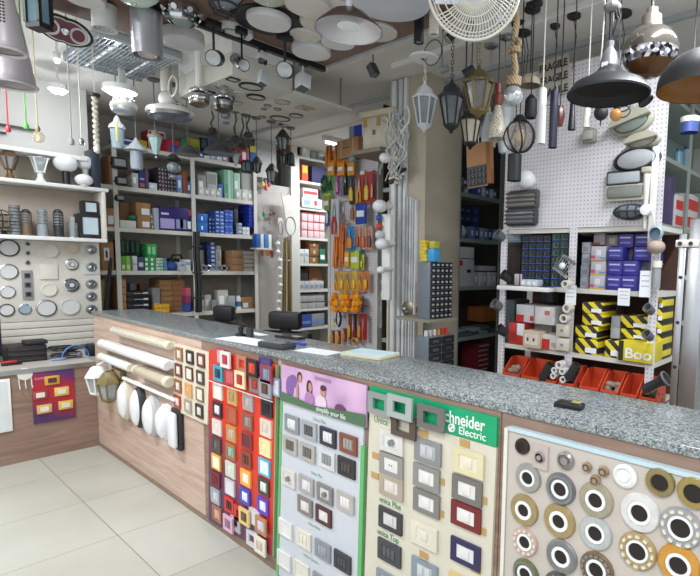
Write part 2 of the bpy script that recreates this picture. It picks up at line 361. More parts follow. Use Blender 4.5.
for x, z, f, i, st, y in ((2.195, 1.0, 'ddd6d4', 'b23a4a', 'rocker', -.03), (2.345, .997, 'b0705c', 'c03a2c', 'open', -.018), (2.46, .995, '2a2224', 'cf4a30', 'rocker', -.03), (2.59, .985, '8a3f55', '7d8aa0', 'rocker', -.03),
                 (2.56, 1.015, '3a3a80', '5a4a70', 'plain', -.018), (2.09, .91, '3f9bab', '2d3a50', 'rocker', -.018), (2.213, .912, 'a03a48', 'c65a58', 'plain', -.018), (2.343, .918, 'e0d3a8', 'a8302c', 'rocker', -.03),
                 (2.468, .914, '77787e', 'a43a34', 'rocker', -.018), (2.58, .912, '90959a', '5a4038', 'rocker', -.03), (2.637, .93, '8a8ea4', 'c9c9d4', 'plain', -.018), (2.12, 1.005, 'b24458', 'd09aa0', 'plain', -.018),
                 (2.038, .108, '9c6a55', 'd9a890', 'rocker', -.018), (2.187, .108, 'd7a7bd', '8a7080', 'rocker', -.03), (2.245, .125, 'b0a8a8', '6a6068', 'open', -.018), (2.36, .205, 'd6bf7a', '6b4a3a', 'rocker', -.03),
                 (2.285, .19, 'c92a2a', '402a30', 'open', -.018), (2.44, .225, 'c9c5cc', 'd6d3da', 'plain', -.018), (2.52, .213, 'b2805c', 'cfc7d2', 'rocker', -.03), (2.41, .1, 'c9ccd0', 'b8c0d0', 'open', -.018), (2.51, .105, 'e2ddc8', 'c9b6b0', 'rocker', -.03)):
    plate(t, off, x, z, .1, .085, mat(f, .45), mat(i, .5), st, y)
MB().box(2.02-2.29, 2.66-2.29, -.036, -.034, .865-.02, .869-.02, mat('d8d8dc', .3)).build('clear_rail', t)
# --- green-edged board with purple poster
off = (2.98, -.006, .02)
t = thing('green_edged_switch_board', off, 'white board with green edges and purple family poster on top', 'sample board')
MB().poly([(2.705-2.98, .875), (3.275-2.98, .86), (3.238-2.98, -.015), (2.65-2.98, -.015)], -.010, 0, mat('c4c7cf', .4, var=.02)).build('board', t)
MB().poly([(2.69-2.98, .85), (2.706-2.98, .86), (2.652-2.98, -.015), (2.632-2.98, -.015)], -.013, 0, mat('5fae68', .4)).build('edge_trim', t)
MB().poly([(3.262-2.98, .78), (3.284-2.98, .78), (3.258-2.98, -.015), (3.234-2.98, -.015)], -.013, 0, mat('5fae68', .4)).build('edge_trim', t)
def f_pos(nt, b, N):
    tc = N('TexCoord'); n = N('TexNoise', i_Scale=5.); nt.links.new(tc.outputs['Object'], n.inputs['Vector'])
    r = ramp(nt, n.outputs[0], [(.3, 'a98ab0'), (.55, 'd0a9cc'), (.75, 'e0c3d6')]); nt.links.new(r.outputs[0], b.inputs['Base Color'])
po = MB().box(2.705-2.98, 3.298-2.98, -.016, -.01, .862, 1.028, nodemat('poster_purple', f_pos, .3)).build('poster', t)
PZ = -.0165
BK = [0]
def blob(par, x, z, rx, rz, m, name, y=PZ):
    BK[0] += 1; y = PZ-.0003*BK[0]
    b = MB(); k = b.mi(m); vs = [b.bm.verts.new((x-2.98+rx*math.cos(a*PI/8), y, z-.02+rz*math.sin(a*PI/8))) for a in range(16)]; b._f(vs, k)
    b.poly([(x-2.98+rx*math.cos(a*PI/8), z-.02+rz*math.sin(a*PI/8)) for a in range(16)], y-.0006, y, m); return b.build(name, par)
SK = mat('b98a80', .5); PU = mat('7b5b98', .5); HR = mat('4a3038', .5)
for x, z, rx, rz, m, nm in ((2.775, .955, .032, .05, PU, 'printed_trousers'), (2.80, .985, .034, .03, PU, 'printed_shirt'), (2.852, 1.012, .019, .024, HR, 'printed_hair'), (2.856, 1.006, .013, .017, SK, 'printed_face'), (2.925, .975, .021, .036, HR, 'printed_hair'), (2.932, .98, .013, .02, SK, 'printed_face'),
                            (2.925, .925, .034, .035, mat('a47aa8', .5), 'printed_dress'), (3.01, .925, .038, .036, mat('dcc3d6', .5), 'printed_blouse'), (3.024, .978, .019, .024, SK, 'printed_head'), (3.026, .992, .02, .013, HR, 'printed_hair'),
                            (3.14, .925, .035, .02, mat('6b3560', .5), 'printed_armchair'), (2.835, .945, .009, .038, SK, 'printed_arm')):
    if rz+z > 1.045: z = 1.045-rz
    blob(po, x, z, rx, rz, m, nm)
MB().poly([(2.706-2.98, .862), (2.706-2.98, .905), (2.95-2.98, .885), (3.298-2.98, .915), (3.298-2.98, .862)], -.0225, -.0215, mat('4c6b4e', .5)).build('printed_banner', po)
text('simplify your life', .03, WHITE, 'printed_slogan', po, (3.08-2.98, -.0232, .868), (PI/2, 0, 0), .0003)
MB().box(2.965-2.98, 3.075-2.98, -.018, -.016, 1.0, 1.014, mat('9b7a9a', .4)).build('poster_clip', po)
text('Unica Plus', .022, mat('7aa386', .5), 'printed_heading', t, (2.985-2.98, -.0108, .815), (PI/2, 0, 0), .0003)
gi = [(2.778, .781, '8d9198', 'd9dadb', 'three'), (2.91, .781, 'a9abaf', '55585c', 'three'), (3.045, .782, '2a2c38', 'd9dadc', 'three'), (3.18, .784, '7d4530', '9a9693', 'three'),
      (2.764, .679, 'b2aca7', '66615c', 'three'), (2.899, .679, 'b2aca7', '6b6863', 'three'), (3.038, .683, 'c9cacd', '8c8f93', 'three'), (3.168, .684, '2b2728', '4a4646', 'three'),
      (2.745, .518, 'cfc8c2', 'd6d0cb', 'knob'), (2.887, .526, 'a6a3a3', 'd8d4d4', 'rocker'), (3.022, .527, '83807f', 'd8d4d2', 'knob'), (3.161, .533, 'b5aeaa', 'dedad8', 'three'),
      (2.876, .425, '857a78', 'd6d2d0', 'rocker'), (3.013, .425, '4a2426', 'd9d5d3', 'rocker'), (2.717, .262, 'd9d7d5', 'dddbd9', 'plain'), (2.864, .264, 'd6d0c2', 'dbd6c9', 'two'),
      (3.006, .265, '8d9199', '9b9fa6', 'three'), (3.142, .267, '333339', '47474d', 'three'), (2.701, .10, 'd9d7d5', 'dddbd9', 'plain'), (2.846, .105, 'd6d0c2', 'dbd6c9', 'plain'), (2.99, .105, '8d9199', '9b9fa6', 'three'), (3.125, .1, '333339', '47474d', 'three')]
for x, z, f, i, st in gi: plate(t, off, x, z, .108, .078, mat(f, .35, .2 if f[0] in '89ab' else 0), mat(i, .4), st, -.017)
for x, z, s in ((2.965, .59, 'Unica Plus'), (2.945, .348, 'Unica Basic'), (2.92, .185, 'Unica Quadro')):
    text(s, .02, mat('7aa386', .5), 'printed_heading', t, (x-2.98, -.0108, z-.02), (PI/2, 0, 0), .0003)
# --- green-headed board
off = (3.6, -.006, .02)
t = thing('green_headed_switch_board', off, 'cream board with green name header and metal-framed switches', 'sample board')
MB().poly([(3.31-3.6, .93), (3.912-3.6, .93), (3.898-3.6, -.015), (3.275-3.6, -.015)], -.010, 0, mat('cdc6b6', .5, var=.03)).build('board', t)
hd = MB().box(3.312-3.6, 3.912-3.6, -.011, 0, .932, 1.006, mat('0f9a68', .4)).build('header', t)
MB().box(3.312-3.6, 3.912-3.6, -.0106, 0, 1.006, 1.028, mat('0f9a68', .4)).build('header_band', t)
text('chneider', .058, WHITE, 'brand_lettering', hd, (3.628-3.6+.152, -.0114, .972), (PI/2, 0, 0), .0005, .0009, .84)
text('Electric', .036, WHITE, 'brand_lettering', hd, (3.815-3.6, -.0114, .942), (PI/2, 0, 0), .0005, .0003, 1.05)
b = MB(); b.ring((3.728-3.6, -.0118, .955), .012, .0035, WHITE, 'y', 18, 5); b.box(-.004, .004, -.0005, .0005, -.017, .017, WHITE, 0, Matrix.Translation((3.728-3.6, -.012, .955)) @ Matrix.Rotation(.7, 4, 'Y')); b.build('brand_emblem', hd)
GT = mat('3c8a5c', .5)
text('Unica', .034, GT, 'printed_heading', t, (3.375-3.6, -.0108, .893), (PI/2, 0, 0), .0003)
text('unica Plus', .03, GT, 'printed_heading', t, (3.43-3.6, -.0108, .586), (PI/2, 0, 0), .0003, .0005)
text('unica Top', .03, GT, 'printed_heading', t, (3.42-3.6, -.0108, .452), (PI/2, 0, 0), .0003, .0005)
TAN = mat('b5925c', .7)
for x, z in ((3.60, .925), (3.785, .935), (3.35, .78), (3.345, .70), (3.68, .775), (3.68, .66), (3.862, .765), (3.862, .66), (3.61, .478), (3.845, .52)):
    MB().box(x-3.6-.021, x-3.6+.021, -.0125, -.010, z-.02-.012, z-.02+.012, TAN).build('price_sticker', t)
si = [(3.378, .99, '9aa09f', '0f9a68', 'open', -.03), (3.5, 1.004, 'b3b8b8', '0f9a68', 'open', -.042), (3.64, .992, '777373', '0f9a68', 'open', -.03), (3.503, .932, '54463f', 'd0c8b8', 'open', -.025),
      (3.431, .854, 'cdc9c4', 'd8d5d2', 'knob', -.017), (3.616, .863, '8f9092', 'b9bbbd', 'two', -.017), (3.798, .87, 'd5cba4', 'ded6c2', 'wide', -.017), (3.432, .764, '9a9794', 'd9d7d4', 'socket', -.017),
      (3.612, .768, '949290', 'dddad8', 'wide', -.017), (3.433, .681, 'b4a698', 'd3cdc6', 'wide', -.017), (3.614, .675, '86827f', 'dad7d5', 'wide', -.017), (3.795, .777, '6f6a66', 'd9d5d3', 'wide', -.017),
      (3.793, .686, '6e1f24', 'dbd7d4', 'wide', -.017), (3.43, .548, '37333a', 'cbc8c8', 'wide', -.017), (3.606, .55, 'd4ccbb', 'd9d2c4', 'wide', -.017), (3.795, .557, '28264e', 'd8d5d6', 'wide', -.017),
      (3.426, .418, '3d3d42', '54545a', 'three', -.017), (3.61, .415, '8d97a3', 'bfc2c5', 'two', -.017), (3.79, .43, 'c9b27a', 'ddd6c2', 'wide', -.017), (3.42, .29, '8d97a3', 'bfc2c5', 'two', -.017)]
for x, z, f, i, st, y in si: plate(t, off, x, z, .125, .083, mat(f, .3, .35 if f[0] in '789b' else 0), mat(i, .45), st, y)
# --- downlight board
off = (4.5, -.006, .02)
t = thing('downlight_ring_board', off, 'pale grey board of round recessed downlight rings', 'sample board')
MB().box(3.96-4.5, 5.2-4.5, -.014, 0, 0, 1.0, mat('bdb3aa', .45, var=.02)).build('board', t)
MB().box(3.945-4.5, 3.958-4.5, -.018, 0, 0, 1.005, OFFW).build('edge_frame', t)
MB().box(3.96-4.5, 5.2-4.5, -.019, 0, 1.0, 1.012, mat('b9cdd6', .4)).build('edge_frame', t)
def ring_light(x, z, r, m, hole=.4, white=True, bumps=0):
    x += .014; z += .005; b = MB(); X, Z = x-4.5, z-.02; R = Matrix.Rotation(PI/2, 3, 'X')
    b.lathe([(r, 0), (r*1.0, .004), (r*.93, .009), (r*.62, .010), (r*.6, .006), (r*.6, 0)], m, 26, (X, -.014, Z), R)
    if bumps:
        for i in range(bumps):
            a = 2*PI*i/bumps; b.box(-r*.09, r*.09, -.004, .002, -r*.13, r*.13, STEEL if bumps > 14 else CREAM, .001, Matrix.Translation((X+r*.8*math.cos(a), -.023, Z+r*.8*math.sin(a))) @ Matrix.Rotation(-a, 4, 'Y'))
    o = b.build('downlight_ring', t)
    c = MB(); R = Matrix.Rotation(PI/2, 3, 'X'); c.lathe([(r*.62, .006), (r*.58, .011), (r*hole*1.05, .011), (r*hole, .007)], WHITE if white else m, 26, (X, -.014, Z), R); c.build('inner_collar', o)
    c = MB(); c.lathe([(0, .0075), (r*hole, .0075)], mat('1d1512', .7, var=.02), 20, (X, -.014, Z), R); c.build('lamp_hole', o)
def gm(a): return mat(a, .3, .25, var=.12, scale=40)
for x, z, r, c, h, w, bp in ((3.998, .977, .025, '3a2c28', .8, 0, 0), (4.406, .984, .037, '8a7a52', .55, 0, 0), (4.487, .981, .04, '9a8550', .58, 0, 0), (4.575, .981, .04, '9a8550', .58, 0, 0),
    (4.022, .886, .044, '9a9894', .42, 1, 0), (4.131, .884, .047, '77757a', .42, 1, 24), (4.239, .885, .05, 'a09682', .4, 1, 0), (4.36, .889, .052, 'd6d4d2', .42, 1, 0), (4.462, .884, .052, '9d9ea2', .45, 1, 12), (4.575, .884, .052, 'b9965a', .42, 1, 0),
    (4.012, .782, .049, '9c8a62', .38, 1, 0), (4.131, .788, .051, 'a18c62', .38, 1, 0), (4.243, .792, .048, 'b3b6b6', .42, 1, 0), (4.36, .785, .05, 'a8946a', .45, 1, 12), (4.463, .788, .052, 'c8903c', .42, 1, 0), (4.575, .785, .05, '9d9ea2', .42, 1, 0),
    (4.02, .684, .044, 'c2aaa0', .42, 1, 12), (4.143, .685, .05, '8d8b8c', .4, 1, 26), (4.251, .689, .05, '7d6550', .42, 1, 16), (4.465, .68, .05, '6b6b70', .42, 1, 0), (4.026, .584, .046, '6b7048', .42, 1, 26),
    (4.14, .585, .05, '5d5752', .42, 1, 16), (4.26, .585, .05, 'b3b6b6', .42, 1, 0), (4.37, .58, .05, 'a18c62', .42, 1, 0)): ring_light(x, z, r, gm(c), h, w, bp)
for x, z, r in ((4.157, .976, .026), (4.223, .975, .014), (4.271, .976, .015), (4.249, .945, .015), (4.33, .98, .032), (4.075, .965, .018)):
    b = MB(); R = Matrix.Rotation(PI/2, 3, 'X'); m = {.026: gm('8f8a86'), .032: WHITE, .018: gm('9a908c')}.get(r, gm('a08a72'))
    if r == .018: b.box(x-4.5-.026, x-4.5+.026, -.02, -.014, z-.02-.036, z-.02+.036, mat('b8aba6', .4))
    b.lathe([(r, 0), (r, .006), (r*.75, .012), (r*.7, .005), (r*.45, .005), (r*.4, .014), (0, .014)], m, 20, (x-4.5, -.015, z-.02), R); b.build('spot_ring', t)
b = MB(); b.box(4.33-4.5, 4.42-4.5, -.02, -.014, .60, .675, mat('c9a15e', .4)); b.box(4.335-4.5, 4.415-4.5, -.022, -.02, .605, .669, mat('d8c8b4', .5)); b.ring((4.375-4.5, -.023, .637), .022, .003, gm('c9a15e'), 'y'); b.build('square_downlight', t)
# ================================================================== LAMPS ON THE COUNTER FRONT
F0 = Face('y', -.05)
def bar_lamp(x0, y0, x1, y1, r, m, endm, label, name='tube_light', glassy=False):
    h0, z0 = F0.hz(x0, y0); h1, z1 = F0.hz(x1, y1); zc = (z0+z1)/2; c = ((h0+h1)/2, -.006, zc); L = (h1-h0)/2
    t = thing(name, c, label, 'wall lamp', 'linear lamps on the counter front'); R = Matrix.Rotation(PI/2, 3, 'Y')
    MB().box(-L, L, -.02, 0, -r*.75, r*.75, endm, .003).build('base', t)
    MB().lathe([(r*.98, -L+.03), (r, -L+.035), (r, L-.035), (r*.98, L-.03)], m, 24, (0, -.012-r, 0), R).build('diffuser', t)
    for s in (-1, 1): MB().lathe([(0, L*s), (r*.8, L*s), (r*1.04, (L-.012)*s), (r*1.04, (L-.04)*s), (r*.9, (L-.04)*s)], endm, 24, (0, -.012-r, 0), R).build('end_cap', t)
RIB = mat('c6bfac', .3, var=.1, scale=60, trans=0)
bar_lamp(112, 328.5, 169, 348, .025, RIB, mat('d9cfb8', .4), 'ribbed clear tube lamp, topmost on the counter front')
bar_lamp(101, 343.5, 168, 365.5, .031, OPAL, OPAL, 'longest smooth white tube lamp on the counter front')
bar_lamp(100, 357, 130, 367, .029, OPAL, mat('ded6c6', .4), 'short white tube lamp below the long white one')
bar_lamp(136, 370, 170, 382, .033, mat('b9ad98', .25, var=.05), mat('d9cfb8', .4), 'clear cream tube lamp beside the short white one')
bar_lamp(120, 381, 172, 398, .012, WHITE, WHITE, 'slim white tube lamp lowest on the counter front')
def oval(px, py, w, h, m, rim, label, sq=False):
    H, Z = F0.hz(px, py); p = Vector((H, 0, Z)); rx = px2z(p, w)/2/.66; rz = px2z(p, h)/2; R = Matrix.Rotation(PI/2, 3, 'X')
    t = thing('bulkhead_lamp', (H, -.0005, Z), label, 'wall lamp', 'round and oval lamps on the counter front')
    if sq:
        MB().box(-rx, rx, -.03, 0, -rz, rz, rim, .012).build('rim', t); MB().box(-rx*.85, rx*.85, -.06, -.03, -rz*.85, rz*.85, m, .018).build('diffuser', t)
    else:
        MB().lathe([(0, 0), (1, 0), (1, .03), (.88, .045), (.86, .03)], rim, 28, (0, 0, 0), Matrix.Rotation(PI/2, 3, 'X') @ Matrix.Diagonal((rx, rz, 1)).to_3x3()).build('rim', t)
        MB().lathe([(.9, .028), (.85, .05), (.6, .07), (0, .078)], m, 28, (0, 0, 0), Matrix.Rotation(PI/2, 3, 'X') @ Matrix.Diagonal((rx, rz, 1)).to_3x3()).build('diffuser', t)
oval(122, 401, 14, 40, OPAL, mat('cfc6b4', .4), 'white oval lamp with cream rim, first of the row')
oval(135, 408, 14, 42, OPAL, DARK, 'white oval lamp with dark grey rim beside the cream one')
oval(148, 417, 16, 42, OPAL, mat('b5b7b9', .4), 'white oval lamp with light grey rim in mid row')
oval(161, 423, 15, 37, OPAL, OPAL, 'all-white oval lamp overlapped by the dark-backed one')
oval(171.5, 430, 13, 42, OPAL, DARK, 'rounded rectangular white lamp with dark back, end of row', True)
# coach lanterns on the corner
def corner_lantern(px, py, m, label):
    H, Z = F0.hz(px, py); t = thing('wall_lantern', (H, -.01, Z), label, 'wall lamp', 'lanterns at the counter corner')
    MB().box(-.03, .03, -.012, 0, -.02, .1, m, .004).build('wall_plate', t)
    MB().tube([(0, -.01, .06), (0, -.05, .09), (0, -.09, .07)], .008, m).build('arm', t)
    MB().lathe([(.02, .07), (.04, .06), (.075, .0), (.08, -.012), (.0, -.012)], m, 6, (0, -.09, 0), None, False).build('roof', t)
    b = MB()
    for i in range(6):
        a = PI/3*(i+.5); b.tube([(.068*math.cos(a), -.09+.068*math.sin(a), -.012), (.045*math.cos(a), -.09+.045*math.sin(a), -.13)], .006, m, 5)
    b.build('frame', t); MB().lathe([(.062, -.014), (.041, -.128)], FROST, 6, (0, -.09, 0), None, False).build('glass', t)
    MB().lathe([(0, -.16), (.02, -.155), (.05, -.135), (.05, -.125), (0, -.125)], m, 6, (0, -.09, 0), None, False).build('base_cap', t)
corner_lantern(105, 374, WHITE, 'white coach lantern hung at the counter corner')
corner_lantern(117, 380, mat('77693f', .5), 'bronze-brown coach lantern beside the white one')
# ================================================================== DISPLAY SHELF ON THE LEFT WALL
D = Face('x', -.62)
off = (-.62, -.6, .74)
t = thing('lamp_display_shelf', off, 'white wall display of open shelves and ring panel above side counter', 'display shelf', rot=PI/2)
# local x = +Y, local y = -X (into the wall), z up
def dl(h0, h1, d0, d1, z0, z1, m, name): return MB().box(h0+.6, h1+.6, d0, d1, z0-.74, z1-.74, m, .002).build(name, t)
dl(-2.2, .235, .0, .03, .975, 1.64, OFFW, 'ring_panel')
for i in range(4): dl(-2.2, .2, .0+.0, .028, .745+i*.058, .745+i*.058+.052, OFFW, 'wall_slat')
dl(-2.2, .235, -.22, .03, 1.642, 1.672, WHITE, 'shelf'); dl(-2.2, .235, .015, .03, 1.672, 2.07, mat('b7aa9c', .6), 'back_panel')
dl(-2.2, .26, -.22, .03, 2.072, 2.1, WHITE, 'shelf'); dl(.21, .235, -.22, .012, 1.673, 2.07, OFFW, 'side_panel')
dl(-2.2, .235, .015, .03, 2.1, 2.31, mat('a8a090', .6), 'back_panel'); dl(-2.2, .12, -.2, .03, 2.312, 2.345, WHITE, 'shelf')
dl(.155, .21, -.20, .0, 2.102, 2.42, mat('27303f', .4), 'dark_side_panel')
R90 = Matrix.Rotation(PI/2, 3, 'X')
def rdisc(px, py, wpx, rim, face, label, rr=.86, kind='ring'):
    h, z = D.hz(px, py, -.003); r = abs(D.h(px+wpx/2, py, -.003)-D.h(px-wpx/2, py, -.003))/2*.97
    q = thing('panel_light', D.w(h, -.002, z), label, 'panel light', 'round lights on the white display panel', D.rot)
    MB().lathe([(r, 0), (r, .012), (r*rr, .016), (r*rr, .008)], rim, 28, (0, 0, 0), R90).build('trim_ring', q)
    MB().lathe([(0, .009), (r*rr, .009), (r*rr, 0)], face, 28, (0, 0, 0), R90).build('diffuser', q)
    if kind == 'spot':
        MB().lathe([(0, .03), (r*.3, .03), (r*.5, .012), (r*.5, .009)], CHROME, 20, (0, 0, 0), R90).build('lamp', q)
PF = mat('cfcfcf', .5, var=.02)
for a in ((8.7, 248, 23, BLACK, PF, 'black-rimmed round panel light, highest at display left'), (8.3, 271.6, 21, ALU, PF, 'grey-rimmed round panel light below the top black-rimmed one'),
          (7.3, 292, 17, ALU, PF, 'smaller grey-rimmed round light at display left'), (6.5, 310, 17, BLACK, PF, 'smaller black-rimmed round light near the dark monitor'),
          (24.6, 309, 14, ALU, mat('8fa7b0', .4), 'small round light with blue-grey face'), (50, 250.8, 18, OFFW, OFFW, 'faint white round light under the shelf'),
          (49, 289.8, 17, OFFW, OFFW, 'faint white round light below the square one'), (46.2, 308, 22, STEEL, PF, 'chrome-rimmed round light in the bottom row'),
          (71.5, 247.7, 15, mat('cbbdae', .5), mat('cbbdae', .5), 'beige round light in the top row'), (71.5, 264.4, 14, ALU, OFFW, 'small white round light with grey centre', .8, 'spot'),
          (71, 285, 17, CHROME, mat('77797b', .4), 'chrome ringed downlight in the middle of the panel', .8, 'spot'), (70, 306.7, 21, mat('c4c4c4', .5), PF, 'large pale round light in the bottom row')): rdisc(*a)
for px, py, lb_ in ((27.3, 244, 'tiny grey spot, highest of the three tiny spots'), (27.3, 253, 'tiny grey spot in middle of three'), (27.3, 262.5, 'tiny grey spot just above the grey strip')):
    h, z = D.hz(px, py, -.003); q = thing('mini_spot', D.w(h, -.002, z), lb_, 'spotlight', 'tiny spots', D.rot)
    MB().lathe([(.017, 0), (.017, .008), (.01, .01), (.01, .004)], STEEL, 16, (0, 0, 0), R90).build('rim', q); MB().lathe([(0, .006), (.01, .006)], DARK, 12, (0, 0, 0), R90).build('lens', q)
h, z = D.hz(27.3, 285, -.003); q = thing('triple_spot_strip', D.w(h, -.002, z), 'grey strip with three black square spots', 'spotlight', None, D.rot)
MB().box(-.034, .034, -.012, 0, -.12, .12, mat('8f8f92', .5), .002).build('backplate', q)
for k in (-1, 0, 1):
    s = MB().box(-.02, .02, -.016, -.011, k*.076-.022, k*.076+.022, mat('66666a', .5)).build('frame', q); MB().box(-.012, .016, -.02, -.0155, k*.076-.012, k*.076+.016, BLACK).build('lens', s)
h, z = D.hz(48.5, 271.6, -.003); tag(MB().box(-.062, .062, -.012, 0, -.065, .065, OFFW, .004).build('square_panel_light', None, D.w(h, -.002, z), D.rot), 'faint white square panel light between round ones', 'panel light')
for i, (py, sq) in enumerate(((249.8, 0), (267, 1), (284, 0), (296.3, 0), (309, 0))):
    h, z = D.hz(91, py, -.003); q = thing('recessed_spot', D.w(h, -.002, z), 'small chrome recessed spot at panel right, '+['topmost', 'in square plate', 'third down', 'fourth down', 'lowest'][i], 'spotlight', 'chrome spots at the right edge of the panel', D.rot)
    if sq: MB().box(-.062, .062, -.008, 0, -.066, .066, mat('c9c9c7', .5), .002).build('plate', q)
    MB().lathe([(.04, 0), (.04, .016), (.028, .018), (.022, .008)], STEEL, 20, (0, 0, 0), R90).build('rim', q); MB().lathe([(0, .014), (.012, .014), (.024, .007)], CHROME, 14, (0, 0, 0), R90).build('lens', q)
# --- lamps on the two shelves (front plane x = -.45)
S = Face('x', -.46)
ZS1, ZS2, ZS3 = 1.673, 2.101, 2.346
def sh(px, d=0): return S.h(px, 215, d)
def bollard(px, wpx, ytop, m, capm, label, kind):
    h = sh(px); p = S.w(h, 0, ZS1); w = px2m(p, wpx)/2; H = S.z(px, ytop)-ZS1
    q = thing('bollard_lamp', p, label, 'lamp', 'small garden bollard lamps on the display shelf')
    if kind == 'solid':
        MB().lathe([(0, 0), (w, 0), (w, H), (0, H)], m, 20).build('body', q)
        b = MB(); [b.ring((0, 0, H*k/9), w, .003, DARK, 'z', 20, 4) for k in range(1, 9)]; b.build('grooves', q); return
    MB().lathe([(0, 0), (w*1.05, 0), (w*1.05, .01), (w, .012), (w, H*.42), (0, H*.42)], m, 20).build('post', q)
    MB().lathe([(w*.7, H*.42), (w*.7, H*.85)], FROST, 16).build('glass', q)
    b = MB(); [b.ring((0, 0, H*(.48+.1*k)), w*.95, .004, m, 'z', 20, 5) for k in range(4)]; [b.tube([(w*.95*math.cos(a), w*.95*math.sin(a), H*.42), (w*.95*math.cos(a), w*.95*math.sin(a), H*.86)], .003, m, 5) for a in (0, PI/2, PI, 3*PI/2)]; b.build('guard_rings', q)
    MB().lathe([(0, H), (w*.5, H*.98), (w*.95, H*.9), (w, H*.85), (0, H*.85)], capm, 20).build('cap', q)
bollard(14.5, 11.5, 205, mat('74777a', .6), GREY, 'plain grey ribbed cylinder lamp on the display shelf', 'solid')
bollard(26, 11, 209, mat('6b5a46', .4), DARK, 'brass-based bollard lamp with dark cap', 'b')
bollard(42, 11.5, 208, mat('8d9498', .4), GREY, 'light grey bollard lamp between the other two', 'b')
bollard(58, 10.5, 209, DARK, DARK, 'black-based bollard lamp with open guard rings', 'b')
q = thing('cylinder_wall_lamp', S.w(sh(72), 0, ZS1), 'clear narrow glass cylinder lamp beside the black cube lamps', 'lamp')
MB().lathe([(0, 0), (.04, 0), (.04, .01), (0, .01)], ALU, 16).build('base', q); MB().lathe([(.018, .01), (.018, .17)], FROST, 14, (0, 0, 0)).build('tube', q); MB().lathe([(.035, .01), (.035, .12)], GLASS, 14).build('glass', q)
def cubelamp(x0, x1, y, z0, label):
    h0, h1 = S.h(x0, y), S.h(x1, y); H = S.z((x0+x1)/2, y)-z0; w = h1-h0
    q = thing('cube_wall_lamp', S.w((h0+h1)/2, w/2, z0+.001), label, 'lamp', 'black cube lamps', S.rot); W = w/2
    b = MB(); b.box(-W, W, -W, W, 0, H*.16, BLACK, .003); b.box(-W, W, -W, W, H*.86, H, BLACK, .003)
    for s in (-1, 1): b.box(s*W if s < 0 else W*.72, -W*.72 if s < 0 else W, -W, W, H*.16, H*.86, BLACK)
    b.build('housing', q); MB().box(-W*.72, W*.72, -W*.9, W*.8, H*.16, H*.86, mat('b9cad2', .3)).build('window', q)
cubelamp(79, 101, 214, ZS1, 'larger black cube lamp with pale window on the shelf'); cubelamp(83, 98.5, 201, S.z(90, 214)+.001, 'smaller black cube lamp stacked on the larger one')
# globe cage lamp half out at left
q = thing('cage_ball_lamp', S.w(sh(0), 0, ZS1), 'black cage ball lamp cut by the left picture edge', 'lamp')
b = MB(); [b.ring((0, 0, .1), .085, .004, BLACK, ax) for ax in 'xyz']; b.ring((0, 0, .15), .068, .004, BLACK); b.ring((0, 0, .05), .068, .004, BLACK); b.build('cage', q); MB().sph((0, 0, .1), .06, SMOKE).build('globe', q); MB().lathe([(0, 0), (.04, 0), (.03, .03), (0, .03)], BLACK).build('foot', q)
def post_lantern(px, wpx, ytop, m, label, white=False):
    h = S.h(px, 160); p = S.w(h, 0, ZS2); w = px2m(p, wpx)/2; H = S.z(px, ytop)-ZS2
    q = thing('post_lantern', p, label, 'lamp'); b0 = .32
    MB().lathe([(0, 0), (w*.55, 0), (w*.4, H*.1), (w*.3, H*.16), (w*.3, H*b0), (0, H*b0)], m, 16).build('stem', q)
    b = MB()
    for i in range(4 if white else 6):
        n = 4 if white else 6; a = 2*PI*(i+.5)/n
        b.tube([(w*.45*math.cos(a), w*.45*math.sin(a), H*b0), (w*math.cos(a), w*math.sin(a), H*.78)], .007, m, 5)
    b.ring((0, 0, H*.78), w*(.98), .006, m, 'z', 4 if white else 6); b.ring((0, 0, H*b0), w*.45, .006, m); b.build('frame', q)
    MB().lathe([(w*.4, H*b0), (w*.92, H*.77)], FROST, 6, (0, 0, 0), None, False).build('glass', q)
    if not white: MB().lathe([(w*1.1, H*.77), (w*.9, H*.82), (w*.45, H*.95), (0, H)], m, 6, (0, 0, 0), None, False).build('roof', q)
    else: MB().sph((0, 0, H*.6), w*.3, OPAL).build('bulb', q)
post_lantern(9, 20, 149, mat('6b4f38', .4, .4), 'bronze hexagonal lantern on the upper display shelf')
post_lantern(39.5, 21, 151, WHITE, 'open white four-arm lantern on the upper display shelf', True)
def globe(px, cy, wpx, m, label, stand=None, d=0, sz=.85):
    h, z = S.hz(px, cy, d); p = S.w(h, d, z); r = px2m(p, wpx)/2*.96
    q = thing('globe_lamp', S.w(h, d, ZS2), label, 'lamp', 'opal globe lamps on the upper display shelf'); zz = z-ZS2
    MB().sph((0, 0, zz), r, m, 24, sz).build('globe', q)
    MB().lathe([(0, 0), (r*.45, 0), (r*.42, .01), (r*.32, .02), (r*.34, max(.022, zz-r*sz*.92)), (0, max(.022, zz-r*sz*.92))], stand or OFFW, 16).build('base', q)
globe(65.5, 163, 27, OPAL, 'large opal globe lamp on a black stem', BLACK); globe(84, 180, 20, OPAL, 'low white opal globe lamp in front at the shelf end', OFFW, -.04, .75)
globe(85, 163, 21, OPAL, 'opal globe lamp behind the low one', OFFW, .05)
